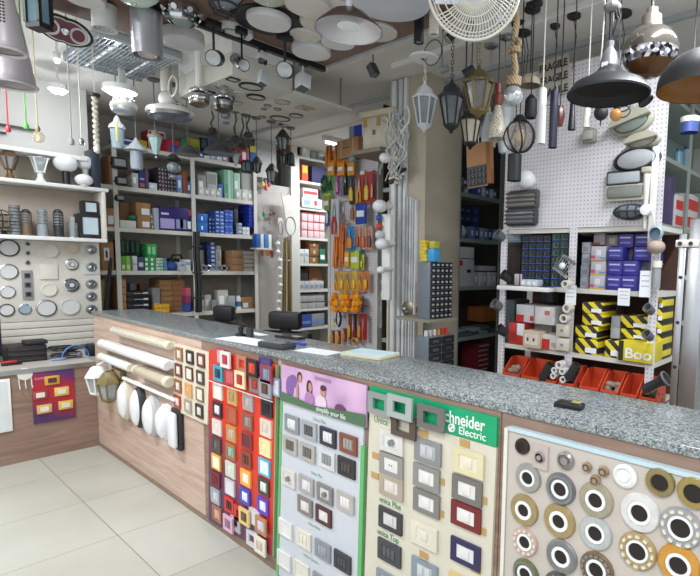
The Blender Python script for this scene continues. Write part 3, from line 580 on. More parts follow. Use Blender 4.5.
# things on the side counter
K = Face('x', -.3)
def kbox(x0, x1, yt, z0, dep, m, name, label, cat, grp=None, d=0, dec=()):
    return cartonpx(K, x0, x1, yt, z0, d, dep, m, dec, name, label, cat, grp)
ztop = .6905
for i in range(3): carton(K, K.h(8, 352), K.h(47, 352), ztop+i*.042+.0005, ztop+(i+1)*.042-.002, 0, .22, mat('1f1c20', .5), [(.05, .4, .95, .5, mat('4a464c', .4))], 'document_tray', 'black letter tray on side counter, %s of the stack' % ['lowest', 'middle', 'top'][i], 'tray', 'black trays')
tag(MB().box(-.07, .07, -.07, .07, 0, .03, mat('262329', .6), .006).build('black_case', None, K.w(K.h(38, 345), .1, ztop+.127), K.rot), 'small black case lying on the black tray stack', 'case')
q = thing('computer_monitor', K.w(-.50, .05, ztop), 'dark blue-black monitor cut by the left picture edge', 'monitor', None, K.rot)
MB().box(-.27, .0, -.01, .03, .06, .36, mat('1b1830', .3), .006).build('screen_housing', q); MB().box(-.255, -.015, -.0125, -.0095, .075, .345, mat('14122c', .15)).build('screen', q); MB().lathe([(0, 0), (.09, 0), (.09, .012), (.02, .016), (.02, .07), (0, .07)], BLACK, 16, (-.13, .02, 0)).build('stand', q)
q = thing('stapler', K.w(-.47, -.07, ztop), 'small black and red stapler at picture left edge', 'stapler', None, K.rot)
MB().box(-.06, .06, -.015, .015, 0, .018, BLACK, .004).build('base', q); MB().box(-.06, .03, -.014, .014, .02, .035, mat('c03028', .4), .004).build('arm', q)
q = thing('cable_coil', K.w(K.h(72, 350), .0, ztop), 'coiled dark cables with a bright blue hoop on side counter', 'cable', None, K.rot)
b = MB()
for i in range(9): b.ring((rnd.uniform(-.09, .11), rnd.uniform(-.03, .08), .012+.011*i), rnd.uniform(.05, .075), .006, DARK, 'z', 18, 5, 1, .8)
b.build('dark_coil', q)
MB().tube([(-.09+.09*(1-math.cos(PI*i/14)), -.09, .01+.10*math.sin(PI*i/14)) for i in range(15)], .006, mat('3d74b8', .4)).build('blue_hoop', q)
b = MB(); b.tube([(-.15, -.06, .008), (-.12, -.1, .012), (-.07, -.09, .01), (-.10, -.05, .012)], .008, mat('8a9ccc', .4)); b.build('plug', q); MB().sph((.03, -.07, .03), .022, mat('6e6674', .4)).build('round_plug', q); MB().box(.1, .17, -.06, .05, .0, .1, mat('23232f', .5), .01).build('adapter', q)
tag(MB().box(-.012, .012, -.01, .01, 0, .05, mat('b8342c', .4), .003).build('red_lighter', None, K.w(K.h(92, 355), .0, ztop), K.rot), 'small red object beside the cables by the counter corner', 'lighter')
# on the side counter front
E = Face('x', 0.0)
q = thing('coloured_leaflet_board', (0.002, -.27, .27), 'red and purple board with five gold-framed switches', 'sample board', None, PI/2)
h0, h1 = -.405, -.15
def f_leaf(nt, b, N):
    tc = N('TexCoord'); s = N('SeparateXYZ'); nt.links.new(tc.outputs['Object'], s.inputs[0])
    r = ramp(nt, math_(nt, 'ADD', s.outputs[2], math_(nt, 'MULTIPLY', s.outputs[0], .35)), [(.02, '4b2a5c'), (.1, '8c2540'), (.22, 'b4262c'), (.31, '9a2540'), (.37, '55306b')]); nt.links.new(r.outputs[0], b.inputs['Base Color'])
MB().box(-.135, .12, -.008, 0, 0, .385, nodemat('leaflet_print', f_leaf, .4)).build('board', q)
for x, z, f in ((-.015, .315, 'c9a23c'), (.04, .22, 'd8b95c'), (-.09, .215, '93404a'), (-.07, .105, 'd0a86a'), (.06, .11, 'd8b04c')):
    pl = MB().box(x-.045, x+.045, -.018, -.008, z-.033, z+.033, mat(f, .35), .002).build('switch_plate', q); MB().box(x-.026, x+.026, -.021, -.0175, z-.018, z+.018, mat('dcd6c4' if f != 'c9a23c' else '5a2a30', .5)).build('switch_insert', pl)
text('Living', .03, mat('c9a8cc', .5), 'printed_title', q, (-.08, -.0085, .33), (PI/2, 0, 0), .0003)
q = thing('white_frame_panel', (0.002, -.65, .25), 'white framed square panel at the left picture edge', 'panel light', None, PI/2)
MB().box(-.13, .125, -.012, 0, 0, .385, WHITE, .004).build('frame', q); MB().box(-.115, .108, -.014, -.011, .018, .367, mat('cfd4d4', .4)).build('diffuser', q)
q = thing('hook_strip', (0.002, -.44, .6), 'clear plastic hook strip with pale round top', 'hook', None, PI/2)
MB().lathe([(0, 0), (.045, 0), (.045, .01), (0, .012)], OFFW, 20, (0, 0, .055), R90).build('disc', q); b = MB(); [b.tube([(x, -.004, .03), (x, -.014, -.03), (x, -.03, -.05), (x, -.035, -.035)], .004, mat('c9c4bc', .3)) for x in (-.035, 0, .035)]; b.build('hooks', q)
# ================================================================== REAR SHELVING
R = Face('x', -1.0)
YL = {0: 155, 1: 193.5, 2: 231.5, 3: 271, 4: 312.5}
ZR = {k: R.z(186, y) for k, y in YL.items()}; ZR[5] = ZR[4]-.4; ZR[6] = .12
t = thing('rear_shelving', R.w(.5, 0, 0), 'long cream steel shelving across the rear wall', 'shelving', None, R.rot)
hA, h1_, h2_, h3_ = .26, R.h(117, 235), R.h(194, 235), R.h(255.5, 235)
def sb(h0, h1, d0, d1, z0, z1, m, name, par, oh): return MB().box(h0-oh, h1-oh, d0, d1, z0, z1, m).build(name, par)
for k, z in ZR.items():
    if k == 0: sb(h1_, h3_, -.0, .42, z-.04, z, SHELFM, 'shelf', t, .5)
    else: sb(hA, h3_, 0, .42, z-.04, z, SHELFM, 'shelf', t, .5)
for h in (h1_, h2_, h3_): sb(h-.02, h+.02, -.012, -.001, 0, ZR[0]+.0, SHELFM, 'post', t, .5); sb(h-.02, h+.02, .40, .435, 0, ZR[0], SHELFM, 'post', t, .5)
for k in range(1, 5): sb(hA, h3_, .421, .43, ZR[k], ZR[k]+.36, mat('a39b8d', .7), 'back_panel', t, .5)
def put(x0, x1, y, lev, d, dep, body, dec, name, label, cat='box', grp=None, **k): return cartonpx(R, x0, x1, y, ZR[lev], d, dep, body, dec, name, label, cat, grp, **k)
def C(c, r=.6): return mat(c, r, var=.05)
LBL = [(.15, .3, .6, .7, PAPER)]; LB2 = [(.35, .15, .9, .6, PAPER)]
# top of shelving
g = 'packages on top of the rear shelving'
put(120, 134, 137, 0, .0, .3, C('33466e'), [(.1, .5, .9, .7, C('d7d7dd'))], 'lamp_carton', 'dark blue box at left end on top of rear shelving', 'box', g)
put(135, 147, 140, 0, .1, .3, C('c9b93e'), [(.1, .1, .9, .4, C('e8dc6a'))], 'long_carton', 'yellow striped box on top of rear shelving', 'box', g)
put(148, 165, 131, 0, .12, .2, C('a8212b'), [(.0, .0, 1, .06, PAPER), (.0, .94, 1, 1, PAPER), (0, 0, .05, 1, PAPER), (.95, 0, 1, 1, PAPER)], 'framed_poster_box', 'red box with white outline on top of rear shelving', 'box', g)
put(167, 180, 140, 0, 0, .3, C('b02a45'), [(.2, .1, .95, .6, C('2f4fa0'))], 'lamp_carton', 'red and blue box on top of rear shelving', 'box', g)
put(181, 187, 138, 0, 0, .3, C('3a7a4a'), [(.1, .2, .8, .5, PAPER)], 'lamp_carton', 'small green box on top of rear shelving', 'box', g)
put(187.5, 195, 148, 0, 0, .3, C('7fa08a'), [], 'flat_carton', 'flat grey-green box on top of rear shelving', 'box', g)
put(195.5, 203, 151, 0, .0, .25, C('2a4a9a'), [(.1, .2, .9, .6, PAPER)], 'flat_carton', 'low blue box on top of rear shelving behind the post', 'box', g)
for i, (a, b_, y, c, lbn) in enumerate(((188, 200, 138, '96a03a', 'olive and yellow box at back on top of rear shelving'), (201, 207, 138, '1f2c46', 'navy box at back on top of rear shelving'), (208, 216, 138, '7f9098', 'grey-blue box at back on top of rear shelving'))):
    cartonpx(R, a, b_, y, ZR[0], .27, .14, C(c), [(.1, .6, .9, .95, C('d2cf4a' if i == 0 else '5a6a8a'))], 'lamp_carton', lbn, 'box', g)
for i, (a, b_) in enumerate(((204, 210), (210.5, 216), (216.5, 222), (222.5, 228))): put(a, b_, 155.5, 0, 0, .22, C(['c5cad2', '8fa0c4', 'c9ccd0', '9a98a0'][i]), LBL, 'small_carton', 'small pale box in the low row on top of rear shelving, %s from left' % ORD[i], 'box', 'small pale boxes on top of the rear shelving')
put(241, 249, 147, 0, 0, .25, C('c84a55'), LBL, 'lamp_carton', 'pinkish red box at right end on top of rear shelving', 'box', g)
put(250, 257, 146, 0, 0, .25, C('2a6ab0'), [(0, .7, 1, 1, C('d8cf3c'))], 'lamp_carton', 'blue box with yellow top stripe on rear shelving', 'box', g)
tag(MB().box(-.14, .14, 0, .01, 0, .52, mat('c7c8c6', .6)).build('white_backing_sheet', None, R.w(R.h(266, 170, .1), .1, R.z(266, 178, .1)), R.rot), 'pale sheet standing behind the hanging lanterns', 'panel')
# level 1
g = 'mixed packages on the upper rear shelf'
for a, b_, y, c, dec, lbn in ((109, 116, 156, '9a6a45', [], 'narrow brown box behind the display side, upper rear shelf'), (132, 138, 173, 'b9babc', LBL, 'pale box on upper rear shelf behind the floodlight'), (139, 144.5, 171, '28306e', [(.1, .1, .9, .3, C('b06a3a')), (.1, .5, .9, .6, C('9aa0d0'))], 'dark indigo bottle carton on upper rear shelf'),
        (145, 148, 168, '50485a', [], 'slim purple-grey box on upper rear shelf'), (149, 157, 183, 'c3d0d4', LBL, 'short pale blue box on upper rear shelf'), (177.5, 182, 175, '6f8fc0', LBL, 'light blue box on upper rear shelf'), (183, 187, 172, 'a05a30', [], 'orange-brown tall box on upper rear shelf'),
        (187.3, 191, 181, '3a62a8', LBL, 'blue box beside the post on upper rear shelf'), (197.5, 206, 175, '8d9390', LBL, 'grey box right of the post on upper rear shelf'), (207, 217, 172, 'b4b7b4', [(.1, .5, .9, .9, C('8f9694'))], 'tall light grey box on upper rear shelf'),
        (218, 223, 184, '2d5fa8', LBL, 'blue bottle-like box on upper rear shelf'), (224, 233, 170, '7fb59a', [(.45, 0, .65, 1, C('b5dcc8')), (.1, .2, .4, .5, C('5a9a7a'))], 'tall pale green pack on upper rear shelf'), (233.5, 240, 173, 'a3c9b4', LBL, 'pale green pack beside the taller one, upper rear shelf'),
        (241, 254, 171, '8b8a84', [(.08, .08, .92, .92, C('a3a29c'))], 'square grey panel box at right of upper rear shelf')):
    put(a, b_, y, 1, .02, .25, C(c), dec, 'carton', lbn, 'box', g)
boxgrid(R, 158, 176, 168, ZR[1], .05, .25, 6, 6, [C('3a3440'), C('584858'), C('2f3238')], [(.3, .3, .7, .7, C('b8a8a8'))], 'bulb_box', 'small dark bulb box', 'on the upper rear shelf', group='dark bulb boxes stacked on the upper rear shelf')
boxgrid(R, 199, 222, 188, ZR[1], -.0, .1, 4, 1, [C('c9cac4'), C('b0b4b0')], LBL, 'small_carton', 'small cream box at the front', 'of upper rear shelf')
boxgrid(R, 236, 254, 189.5, ZR[1], -.0, .1, 3, 1, [C('bcc3bc'), C('cfcac0')], LBL, 'small_carton', 'small pale box before the grey panel box', 'upper rear shelf')
# level 2
g = 'packages on the second rear shelf'
put(104, 114, 208, 2, .02, .3, CARD, LB2, 'cardboard_carton', 'cardboard box beside the display side, second rear shelf', 'box', g, edge=CARDD)
put(120, 136, 220.5, 2, 0, .15, C('d3d8d4'), [], 'flat_carton', 'low white box on second rear shelf', 'box', g)
cartonpx(R, 119.5, 129.5, 203.5, ZR[2], .2, .2, CARD, [], 'cardboard_carton', 'cardboard box behind the low white box', 'box', g, edge=CARDD)
tag(MB().sph((0, 0, .03), .045, mat('2f8a5c', .6), 10, .7).build('green_bag', None, R.w(R.h(131.5, 218, .1), .08, R.z(131, 220)+.002), R.rot), 'small green bag on the low white box', 'bag')
z1 = R.z(142, 216.5)
put(137.5, 150.5, 216.5, 2, .03, .3, CARD, LB2, 'cardboard_carton', 'lower of two cardboard boxes with white labels', 'box', g, edge=CARDD)
cartonpx(R, 136, 150.5, 203, z1+.001, .03, .3, CARD, LB2, 'cardboard_carton', 'upper of two cardboard boxes with white labels', 'box', g, edge=CARDD)
boxgrid(R, 151, 153.5, 214, ZR[2], .03, .2, 1, 3, [C('7f8a80')], LBL, 'small_carton', 'tiny grey box', 'beside the labelled cardboard boxes')
put(154, 159, 208, 2, .02, .3, C('c0c8dc'), [], 'carton', 'narrow pale blue carton left of the purple package', 'box', g)
put(159.2, 191.5, 207.5, 2, .0, .3, C('2c2468', .4), [(.02, .08, .45, .5, C('a9a0d4')), (.5, .1, .82, .5, C('8b93b8')), (.62, .12, .72, .6, C('1c1c40')), (.86, .12, .97, .45, PAPER), (.05, .66, .28, .74, C('cfd0e8')), (.9, .7, 1.0, .95, C('b8485a'))], 'fan_carton', 'large dark purple printed carton on second rear shelf', 'box', g)
boxgrid(R, 197, 208, 213.5, ZR[2], .0, .25, 1, 2, [C('2a6cc0', .4)], [(.4, .3, .55, .7, PAPER)], 'paint_carton', 'bright blue carton', 'right of post, second rear shelf')
boxgrid(R, 208.5, 215, 217, ZR[2], .03, .25, 2, 4, [C('24407c')], [(.2, .2, .7, .5, C('9fb0d8'))], 'bulb_box', 'navy bulb box', 'second rear shelf')
boxgrid(R, 215.5, 224, 211, ZR[2], .0, .25, 2, 6, [C('3a5fae'), C('4a72ba')], [(.15, .55, .85, .85, C('b5c4e4'))], 'bulb_box', 'blue and white bulb box', 'second rear shelf', group='blue bulb boxes on the second rear shelf')
boxgrid(R, 224.5, 233, 210, ZR[2], .02, .25, 2, 4, [C('2f58b4')], [(.1, .1, .9, .35, C('6f94d8'))], 'bulb_box', 'mid blue lamp box', 'second rear shelf', group='mid blue lamp boxes on the second rear shelf')
put(233.5, 238, 209, 2, .06, .25, C('1b2238'), [], 'carton', 'tall black-blue carton on second rear shelf', 'box', g)
boxgrid(R, 238.5, 242, 223, ZR[2], .0, .2, 1, 3, [C('b9c2cc')], [(.1, .2, .9, .5, C('3a5aa0'))], 'small_carton', 'narrow white and blue box', 'second rear shelf')
boxgrid(R, 242.5, 250, 227, ZR[2], .0, .2, 2, 2, [C('c9ccc9')], LBL, 'small_carton', 'small off-white box', 'second rear shelf')
boxgrid(R, 249, 256, 204, R.z(252, 227), .0, .25, 1, 6, [C('2a3cac', .4)], [(.7, .1, 1, .9, C('1c2880'))], 'bulb_box', 'deep blue box', 'at right end, second rear shelf', group='deep blue boxes at the right end of the second rear shelf')
# level 3
g = 'packages on the third rear shelf'
put(101, 113, 242, 3, .02, .3, CARD, [(.2, .35, .65, .8, PAPER), (.35, .45, .5, .7, C('a89c9c'))], 'cardboard_carton', 'tall cardboard box left of the post, third rear shelf', 'box', g)
boxgrid(R, 121, 131, 256, ZR[3], .0, .2, 2, 1, [C('4f9a3c'), C('8cc050')], [(.2, .1, .8, .4, C('c9dc9a'))], 'lamp_box', 'green lamp box at left', 'third rear shelf')
boxgrid(R, 120, 140, 240, ZR[3], .15, .2, 4, 2, [C('1f2c30'), C('2a4a3c'), C('1d2838')], [(.3, .2, .7, .9, C('4a6c5c'))], 'bulb_box', 'dark green lamp box', 'at back, third rear shelf')
put(132.5, 137, 256, 3, .0, .14, C('cfd6d8'), [(0, .4, 1, .5, C('9aa8b8'))], 'lamp_box', 'white slim box between green boxes, third rear shelf', 'box', g)
put(138, 143.5, 257, 3, .0, .14, C('3a4a70'), [(.1, .3, .9, .6, C('c9d0dc'))], 'lamp_box', 'grey-navy box, third rear shelf', 'box', g)
boxgrid(R, 144.5, 155.5, 257, ZR[3], .0, .2, 2, 3, [C('2f9a4c')], [(.1, .15, .55, .75, PAPER)], 'lamp_box', 'white and green lamp box', 'third rear shelf')
cartonpx(R, 146.5, 156.5, 244, R.z(150, 257)+.002, .0, .2, C('2f9a4c'), [(.12, .2, .4, .8, C('8ad0a0')), (.55, .2, .85, .8, C('8ad0a0'))], 'lamp_box', 'larger green box standing on the green stack', 'box', g)
boxgrid(R, 156, 167, 258, ZR[3], .0, .2, 3, 4, [C('d2d8d4'), C('a8c8b4'), C('6a82b4')], [(.1, .2, .9, .5, C('3f8a5c'))], 'bulb_box', 'tiny white lamp box', 'third rear shelf', group='tiny lamp boxes in the middle of the third rear shelf')
tag(MB().sph((0, 0, .05), .075, mat('3a62b0', .5), 12, .7).build('blue_bag', None, R.w(R.h(173, 266), .1, ZR[3]), R.rot), 'blue and white plastic bag on third rear shelf', 'bag', g)
q = thing('black_toolbox', R.w(R.h(178.5, 262, .2), .25, ZR[3]), 'black toolbox with arched handle on third rear shelf', 'toolbox', g, R.rot)
MB().box(-.09, .09, -.05, .05, 0, .13, BLACK, .01).build('body', q); MB().tube([(-.06, 0, .13), (-.04, 0, .17), (.04, 0, .17), (.06, 0, .13)], .01, BLACK).build('handle', q)
for i, (a, b_, y, c) in enumerate(((180, 185, 262, 'c8ccd2'), (185.5, 190.5, 259.5, 'd6d9dc'))): put(a, b_, y, 3, 0, .15, C(c), [(.1, .5, .9, .8, C('8aa0c0'))], 'small_carton', ['white box near the black toolbox', 'taller white box against the post, third rear shelf'][i], 'box', g)
put(197, 204, 250, 3, .1, .25, C('a7a59c'), [], 'carton', 'grey-beige box right of post, third rear shelf', 'box', g)
boxgrid(R, 207, 215, 241.5, ZR[3], .06, .2, 1, 7, [C('22356e')], [(.5, .2, .95, .8, C('9fb0dc'))], 'switch_box', 'flat navy box', 'third rear shelf', group='navy boxes stacked on the third rear shelf')
put(215.5, 221, 246, 3, .1, .2, C('b9bcb9'), [(.2, .4, .8, .8, C('8f928f'))], 'carton', 'light grey card box beside the navy stack', 'box', g)
for i in range(6):
    q = MB(); q.ring((0, 0, .03), .03, .012, [GREY, STEEL, mat('7a8a8c', .6)][i % 3], 'y', 16, 6); q.ring((.01, .03, .03), .028, .01, OFFW, 'y', 16, 6)
    tag(q.build('cable_roll', None, R.w(R.h(206+i*5.2, 266), .06, ZR[3]+.0), R.rot), 'small grey cable roll, third rear shelf, %s from left' % ORD[i], 'cable', 'cable rolls on the third rear shelf')
boxgrid(R, 232, 243, 250.5, ZR[3], .0, .3, 1, 3, [CARD], [(.0, .9, 1, .98, CARDD)], 'cardboard_carton', 'brown cardboard box', 'at right of third rear shelf')
boxgrid(R, 243.5, 254, 250.5, ZR[3], .0, .3, 1, 5, [C('a9a39a')], [(.0, .86, 1, 1, C('5c5048'))], 'flat_carton', 'flat grey box', 'beside the brown boxes, third rear shelf')
# level 4
g = 'packages on the lowest visible rear shelf'
put(99, 104.5, 280, 4, .03, .3, CARD, [(.2, .4, .7, .9, C('6a9a4a'))], 'cardboard_carton', 'cardboard box with green mark, lowest rear shelf far left', 'box', g)
boxgrid(R, 118.5, 126, 279, ZR[4], .0, .3, 1, 5, [CARD], [(.05, .8, .95, .95, CARDD)], 'cardboard_carton', 'narrow brown box', 'right of first post, lowest rear shelf')
boxgrid(R, 127, 149, 291.5, ZR[4], .0, .3, 1, 4, [mat('17171c', .4)], [(.3, .62, .95, .72, C('aab0b8')), (.75, .55, .97, .85, PAPER)], 'black_tray_box', 'flat black box with pale edge', 'lowest rear shelf')
put(130, 136, 283.5, 4, .32, .1, C('8a9498'), [], 'carton', 'grey box behind the flat black boxes', 'box', g); put(140, 148, 284, 4, .32, .1, C('8a5535'), [], 'carton', 'red-brown box behind the flat black boxes', 'box', g)
put(152, 160, 288, 4, .1, .2, C('8d8d90'), [(.1, .1, .9, .4, C('bcbcb8'))], 'carton', 'grey box between black and brown stacks, lowest rear shelf', 'box', g)
boxgrid(R, 155, 170, 304.5, ZR[4], -.0, .09, 4, 2, [C('d8a32c')], [(.1, .1, .9, .3, C('b07f1c'))], 'yellow_junction_box', 'small yellow box', 'lowest rear shelf')
boxgrid(R, 160, 185, 279.5, ZR[4], .12, .28, 2, 6, [CARD, mat('9a704a', .8)], [(.0, .9, 1, .97, CARDD)], 'cardboard_carton', 'brown cardboard box', 'in the big stack, lowest rear shelf', group='brown cardboard boxes in the big stack on the lowest rear shelf')
boxgrid(R, 186, 191, 288, ZR[4], .0, .3, 1, 3, [C('3a58a0'), C('8a3a6a'), C('c05a70')], [], 'carton', 'coloured box', 'against the black post')
for i, (a, b_, y, c) in enumerate(((198, 204, 300, 'a9b3a4'), (204.5, 211, 295, 'b5b4ae'), (211.5, 217, 300, '7f8684'), (217.5, 228, 290, 'bcb9b2'), (228.5, 235, 296, '9aa2a8'))): put(a, b_, y, 4, .05+.03*(i % 2), .2, C(c), LBL if i % 2 else [(.1, .1, .9, .5, C('8a9a90'))], 'carton', '%s mixed pale package right of post, lowest rear shelf' % ORD[i], 'box', g)
q = thing('plastic_bottle', R.w(R.h(238, 300, .1), .1, ZR[4]), 'white bottle with blue label on lowest rear shelf', 'bottle', g)
MB().lathe([(0, 0), (.035, 0), (.035, .13), (.015, .16), (0, .16)], OFFW, 14).build('body', q); MB().lathe([(.0355, .03), (.0355, .09)], C('3a62a8'), 14).build('label', q); MB().lathe([(.018, .155), (.018, .185), (0, .185)], C('3a62a8'), 12).build('cap', q)
put(242, 254, 297, 4, .08, .25, CARD, [(.1, .1, .5, .5, PAPER)], 'cardboard_carton', 'open cardboard box at right of lowest rear shelf', 'box', g)
boxgrid(R, 199, 254, 337, ZR[5], .05, .25, 7, 1, [C('1c2030'), C('26304a'), C('3a3d44')], [(.2, .3, .7, .6, C('8a90a8'))], 'dark_carton', 'dark carton', 'below the lowest visible rear shelf')
# black trunking hanging on the middle post and black pole at the left post
q = thing('black_cable_bundle', R.w(h2_, -.04, ZR[4]), 'black bundle hanging down the middle post of rear shelving', 'cable bundle', None, R.rot)
b = MB(); [b.tube([(dx, -.02+dy, 0), (dx+.008, -.02+dy, .3), (dx-.005, -.02+dy, .6), (dx, -.02+dy, .87)], .014, BLACK) for dx, dy in ((-.022, 0), (0, -.012), (.022, 0))]; b.build('cables', q); b = MB(); [b.box(-.045, .045, -.05, 0, z, z+.02, DARK, .004) for z in (.15, .42, .7)]; b.build('ties', q)
q = thing('black_pole', R.w(R.h(106, 300), -.03, .7), 'black tapered pole leaning beside the left post', 'pole', None, R.rot)
MB().cyl((-.05, 0, 0), (.045, 0, .78), .028, BLACK, .014).build('shaft', q); MB().cyl((.045, 0, .78), (.048, 0, .81), .016, DARK, .012).build('tip', q)
# floodlights on the left post
for px, py, w, lbn in ((119.5, 163, 15, 'larger black floodlight, upper on the left shelving post'), (121.5, 181, 11, 'black floodlight with lit grey face on the left post'), (120, 198, 8, 'smallest black floodlight, lowest on the left post')):
    F_ = Face('x', -.94); h, z = F_.hz(px, py); p = F_.w(h, 0, z); r = px2m(p, w)/2*1.1
    q = thing('floodlight', p, lbn, 'floodlight', 'black floodlights on the left shelving post', (math.radians(-8), 0, PI/2))
    MB().box(-r, r, -.015, .03, -r*.8, r*.8, BLACK, .008).build('housing', q); MB().box(-r*.72, r*.72, -.018, -.014, -r*.5, r*.5, mat('8f9498', .2)).build('glass', q); MB().tube([(-r*1.05, .01, 0), (-r*1.05, .045, 0), (r*1.05, .045, 0), (r*1.05, .01, 0)], .006, DARK).build('bracket', q)
# ------------------------------------------------------------------ white panel with hanging goods, then third bay
hP0, hP1 = h3_+.03, R.h(297.5, 235)
q = thing('white_hook_panel', R.w((hP0+hP1)/2, .02, 0), 'pale hook panel between the two rear shelving runs', 'panel', None, R.rot)
W = (hP1-hP0)/2; MB().box(-W, W, 0, .02, 0, R.z(275, 185), mat('b5b0ac', .6)).build('panel', q); MB().box(W-.09, W, -.03, -.001, 0, R.z(297, 140), SHELFM).build('post', q)
def hung(face, px, py, name, label, cat, grp=None, d=-.04): 
    h, z = face.hz(px, py, d); return thing(name, face.w(h, d, z), label, cat, grp, face.rot)
q = hung(R, 287, 297, 'brass_pipe_bundle', 'hanging bundle of long brass-coloured rods', 'pipes', None, -.14); b = MB()
for i in range(11):
    x = rnd.uniform(-.06, .06); b.cyl((x, rnd.uniform(-.03, .02), -.28), (x*.5, rnd.uniform(-.02, .02), .72+rnd.uniform(-.06, .02)), .008, mat(rnd.choice(['8a7442', 'a08a50', '6e6038']), .35, .6), seg=7)
b.build('rods', q); b = MB(); b.ring((0, 0, .45), .045, .006, STEEL); b.cyl((0, .0, .45), (0, .16, .45), .004, STEEL); b.build('tie', q)
q = hung(R, 278.5, 290, 'white_lamp_strip', 'hanging strip of small white lamp bases', 'light strip', None, -.10); b = MB(); b.tube([(0, 0, -.25), (.01, 0, .2), (0, 0, .6)], .014, OFFW)
b.build('cord', q)
for i in range(9): MB().sph((rnd.uniform(-.02, .02), -.02, -.24+i*.1), .03, WHITE, 10, .9).build('socket', q)
q = hung(R, 288, 207, 'heart_shaped_plate', 'cream lobed wall plate hanging above the brass rods', 'plate', None, -.12); MB().poly([(-.1, .16), (-.06, .12), (0, .15), (.07, .13), (.12, .02), (.1, -.05), (.06, -.13), (-.04, -.16), (-.06, -.02)], -.012, 0, mat('cfc6be', .5)).build('plate', q); MB().cyl((0, -.005, .14), (0, -.005, .17), .006, STEEL).build('hook', q)
q = hung(R, 290, 226, 'oval_wall_plate', 'white oval plate hanging right above the brass rods', 'plate', None, -.13); b = MB(); b.lathe([(0, 0), (1, 0), (1, .012), (0, .016)], mat('d6d2ce', .5), 24, (0, 0, 0), R90 @ Matrix.Diagonal((.07, .12, 1)).to_3x3()); b.build('plate', q); b = MB(); b.ring((0, -.018, 0), .066, .004, GREY, 'y', 24, 5, 1, 1.7); b.build('rim', q)
q = hung(R, 280, 228, 'narrow_oval_plate', 'narrow pale plate left of the white oval plate', 'plate', None, -.10); MB().box(-.035, .035, -.012, 0, -.12, .12, mat('beb8b4', .5), .006).build('plate', q); b = MB(); b.ring((0, -.014, 0), .025, .003, GREY, 'y', 20, 5, 1, 3.2); b.build('rim', q)
tl = [(263, 187, 'e0c33a', 'yellow-handled tool', .10), (266, 191, 'c9413a', 'red-handled tool', .12), (269, 187, 'b84a55', 'pinkish plier', .12), (264, 217, '2a8a5c', 'green glue gun', .10), (271, 216, '8a3a40', 'dark red clamp', .06), (274, 215, '6a3a44', 'maroon clamp', .06),
      (270, 224, 'b8824a', 'tan drill bit set', .04), (262, 257, 'c06a2c', 'orange screwdriver', .14), (268, 256, 'd87a2c', 'bright orange screwdriver', .12), (272, 258, 'a85a3a', 'brown-handled screwdriver', .14)]
for i, (px, py, c, nm, L_) in enumerate(tl):
    q = hung(R, px, py, 'hand_tool', '%s hanging on the pale hook panel' % nm, 'tool', 'hand tools hanging on the pale hook panel'); MB().lathe([(0, 0), (.018, .01), (.022, L_*.4), (.014, L_*.6), (0, L_*.62)], mat(c, .4), 10, (0, 0, 0), None, True, 1, .6).build('handle', q)
    MB().cyl((0, 0, L_*.6), (0, 0, L_*1.1), .006, STEEL, seg=8).build('shaft', q); MB().cyl((0, 0, L_*1.1), (0, .035, L_*1.1), .003, STEEL, seg=6).build('hook', q)
q = hung(R, 262, 248, 'shelf_bin', 'blue and white box bin hooked on the pale panel', 'bin', None, -.1); MB().box(-.1, .1, -.06, .09, -.02, 0, SHELFM).build('tray', q)
for i, c in enumerate(('2d62b0', 'cdd6dc', '4a82c4', 'dfe4e6')): tag(MB().box(-.02, .02, -.05, .05, 0, .16, mat(c, .5), .003).build('slim_carton', None, R.w(R.h(262, 248, -.1)-.075+i*.05, -.1, R.z(262, 248, -.1)+.001), R.rot), '%s slim box standing in the hooked bin' % ['blue', 'pale grey', 'lighter blue', 'white'][i], 'box', 'slim boxes in the hooked bin')
# third bay
hq0, hq1 = R.h(300, 250), R.h(337, 250)
YT = [157, 181, 207.5, 237.5, 263.5, 290, 309, 328]; ZT = [R.z(305, y) for y in YT]
t = thing('narrow_shelving', R.w((hq0+hq1)/2, 0, 0), 'narrow white shelving beside the orange tool rack', 'shelving', None, R.rot); hm = (hq0+hq1)/2
for z in ZT: sb(hq0, hq1, 0, .38, z-.03, z, SHELFM, 'shelf', t, hm)
sb(hq1, hq1+.03, 0, .38, 0, ZT[0]+.1, SHELFM, 'side_panel', t, hm); sb(hq0-.03, hq0, 0, .38, 0, ZT[0]+.1, SHELFM, 'side_panel', t, hm); sb(hq0, hq1, .385, .39, 0, ZT[0], mat('8f8a84', .7), 'back_panel', t, hm)
def p3(x0, x1, y, lev, d, dep, body, dec, label, grp='packages in the narrow shelving', name='carton', **k): return cartonpx(R, x0, x1, y, ZT[lev], d, dep, body, dec, name, label, 'box', grp, **k)
p3(290, 299.5, 137, 0, .0, .25, CARDD, [], 'brown carton on top of the narrow shelving', name='cardboard_carton'); p3(302, 310, 143, 0, .0, .2, C('c9cdc9'), LBL, 'white box on top of the narrow shelving')
p3(311, 323, 137, 0, .12, .2, C('d5d9da'), [(.4, 0, .55, 1, C('a8b4b8'))], 'tall white box at right on top of narrow shelving')
p3(302, 308, 165, 1, .0, .1, C('d8582c'), [(.1, .5, .9, .95, C('e8c83a'))], 'red and yellow can-like box, topmost compartment')
p3(312, 326, 167, 1, .02, .2, C('272c5c'), [], 'navy bag-like box in topmost compartment'); p3(303, 318, 188.5, 2, .0, .2, C('d6c3c4'), [(.05, .3, .95, .45, C('b83a44')), (.05, .7, .95, .85, C('b83a44'))], 'red-striped white carton in second compartment', name='long_carton')
p3(302, 322, 198.5, 2, -.015, .012, C('ccd2d6'), [(.6, .3, .75, .8, C('c23a3a')), (.1, .3, .4, .8, C('8aa6b8'))], 'white leaflet box with red tick in second compartment')
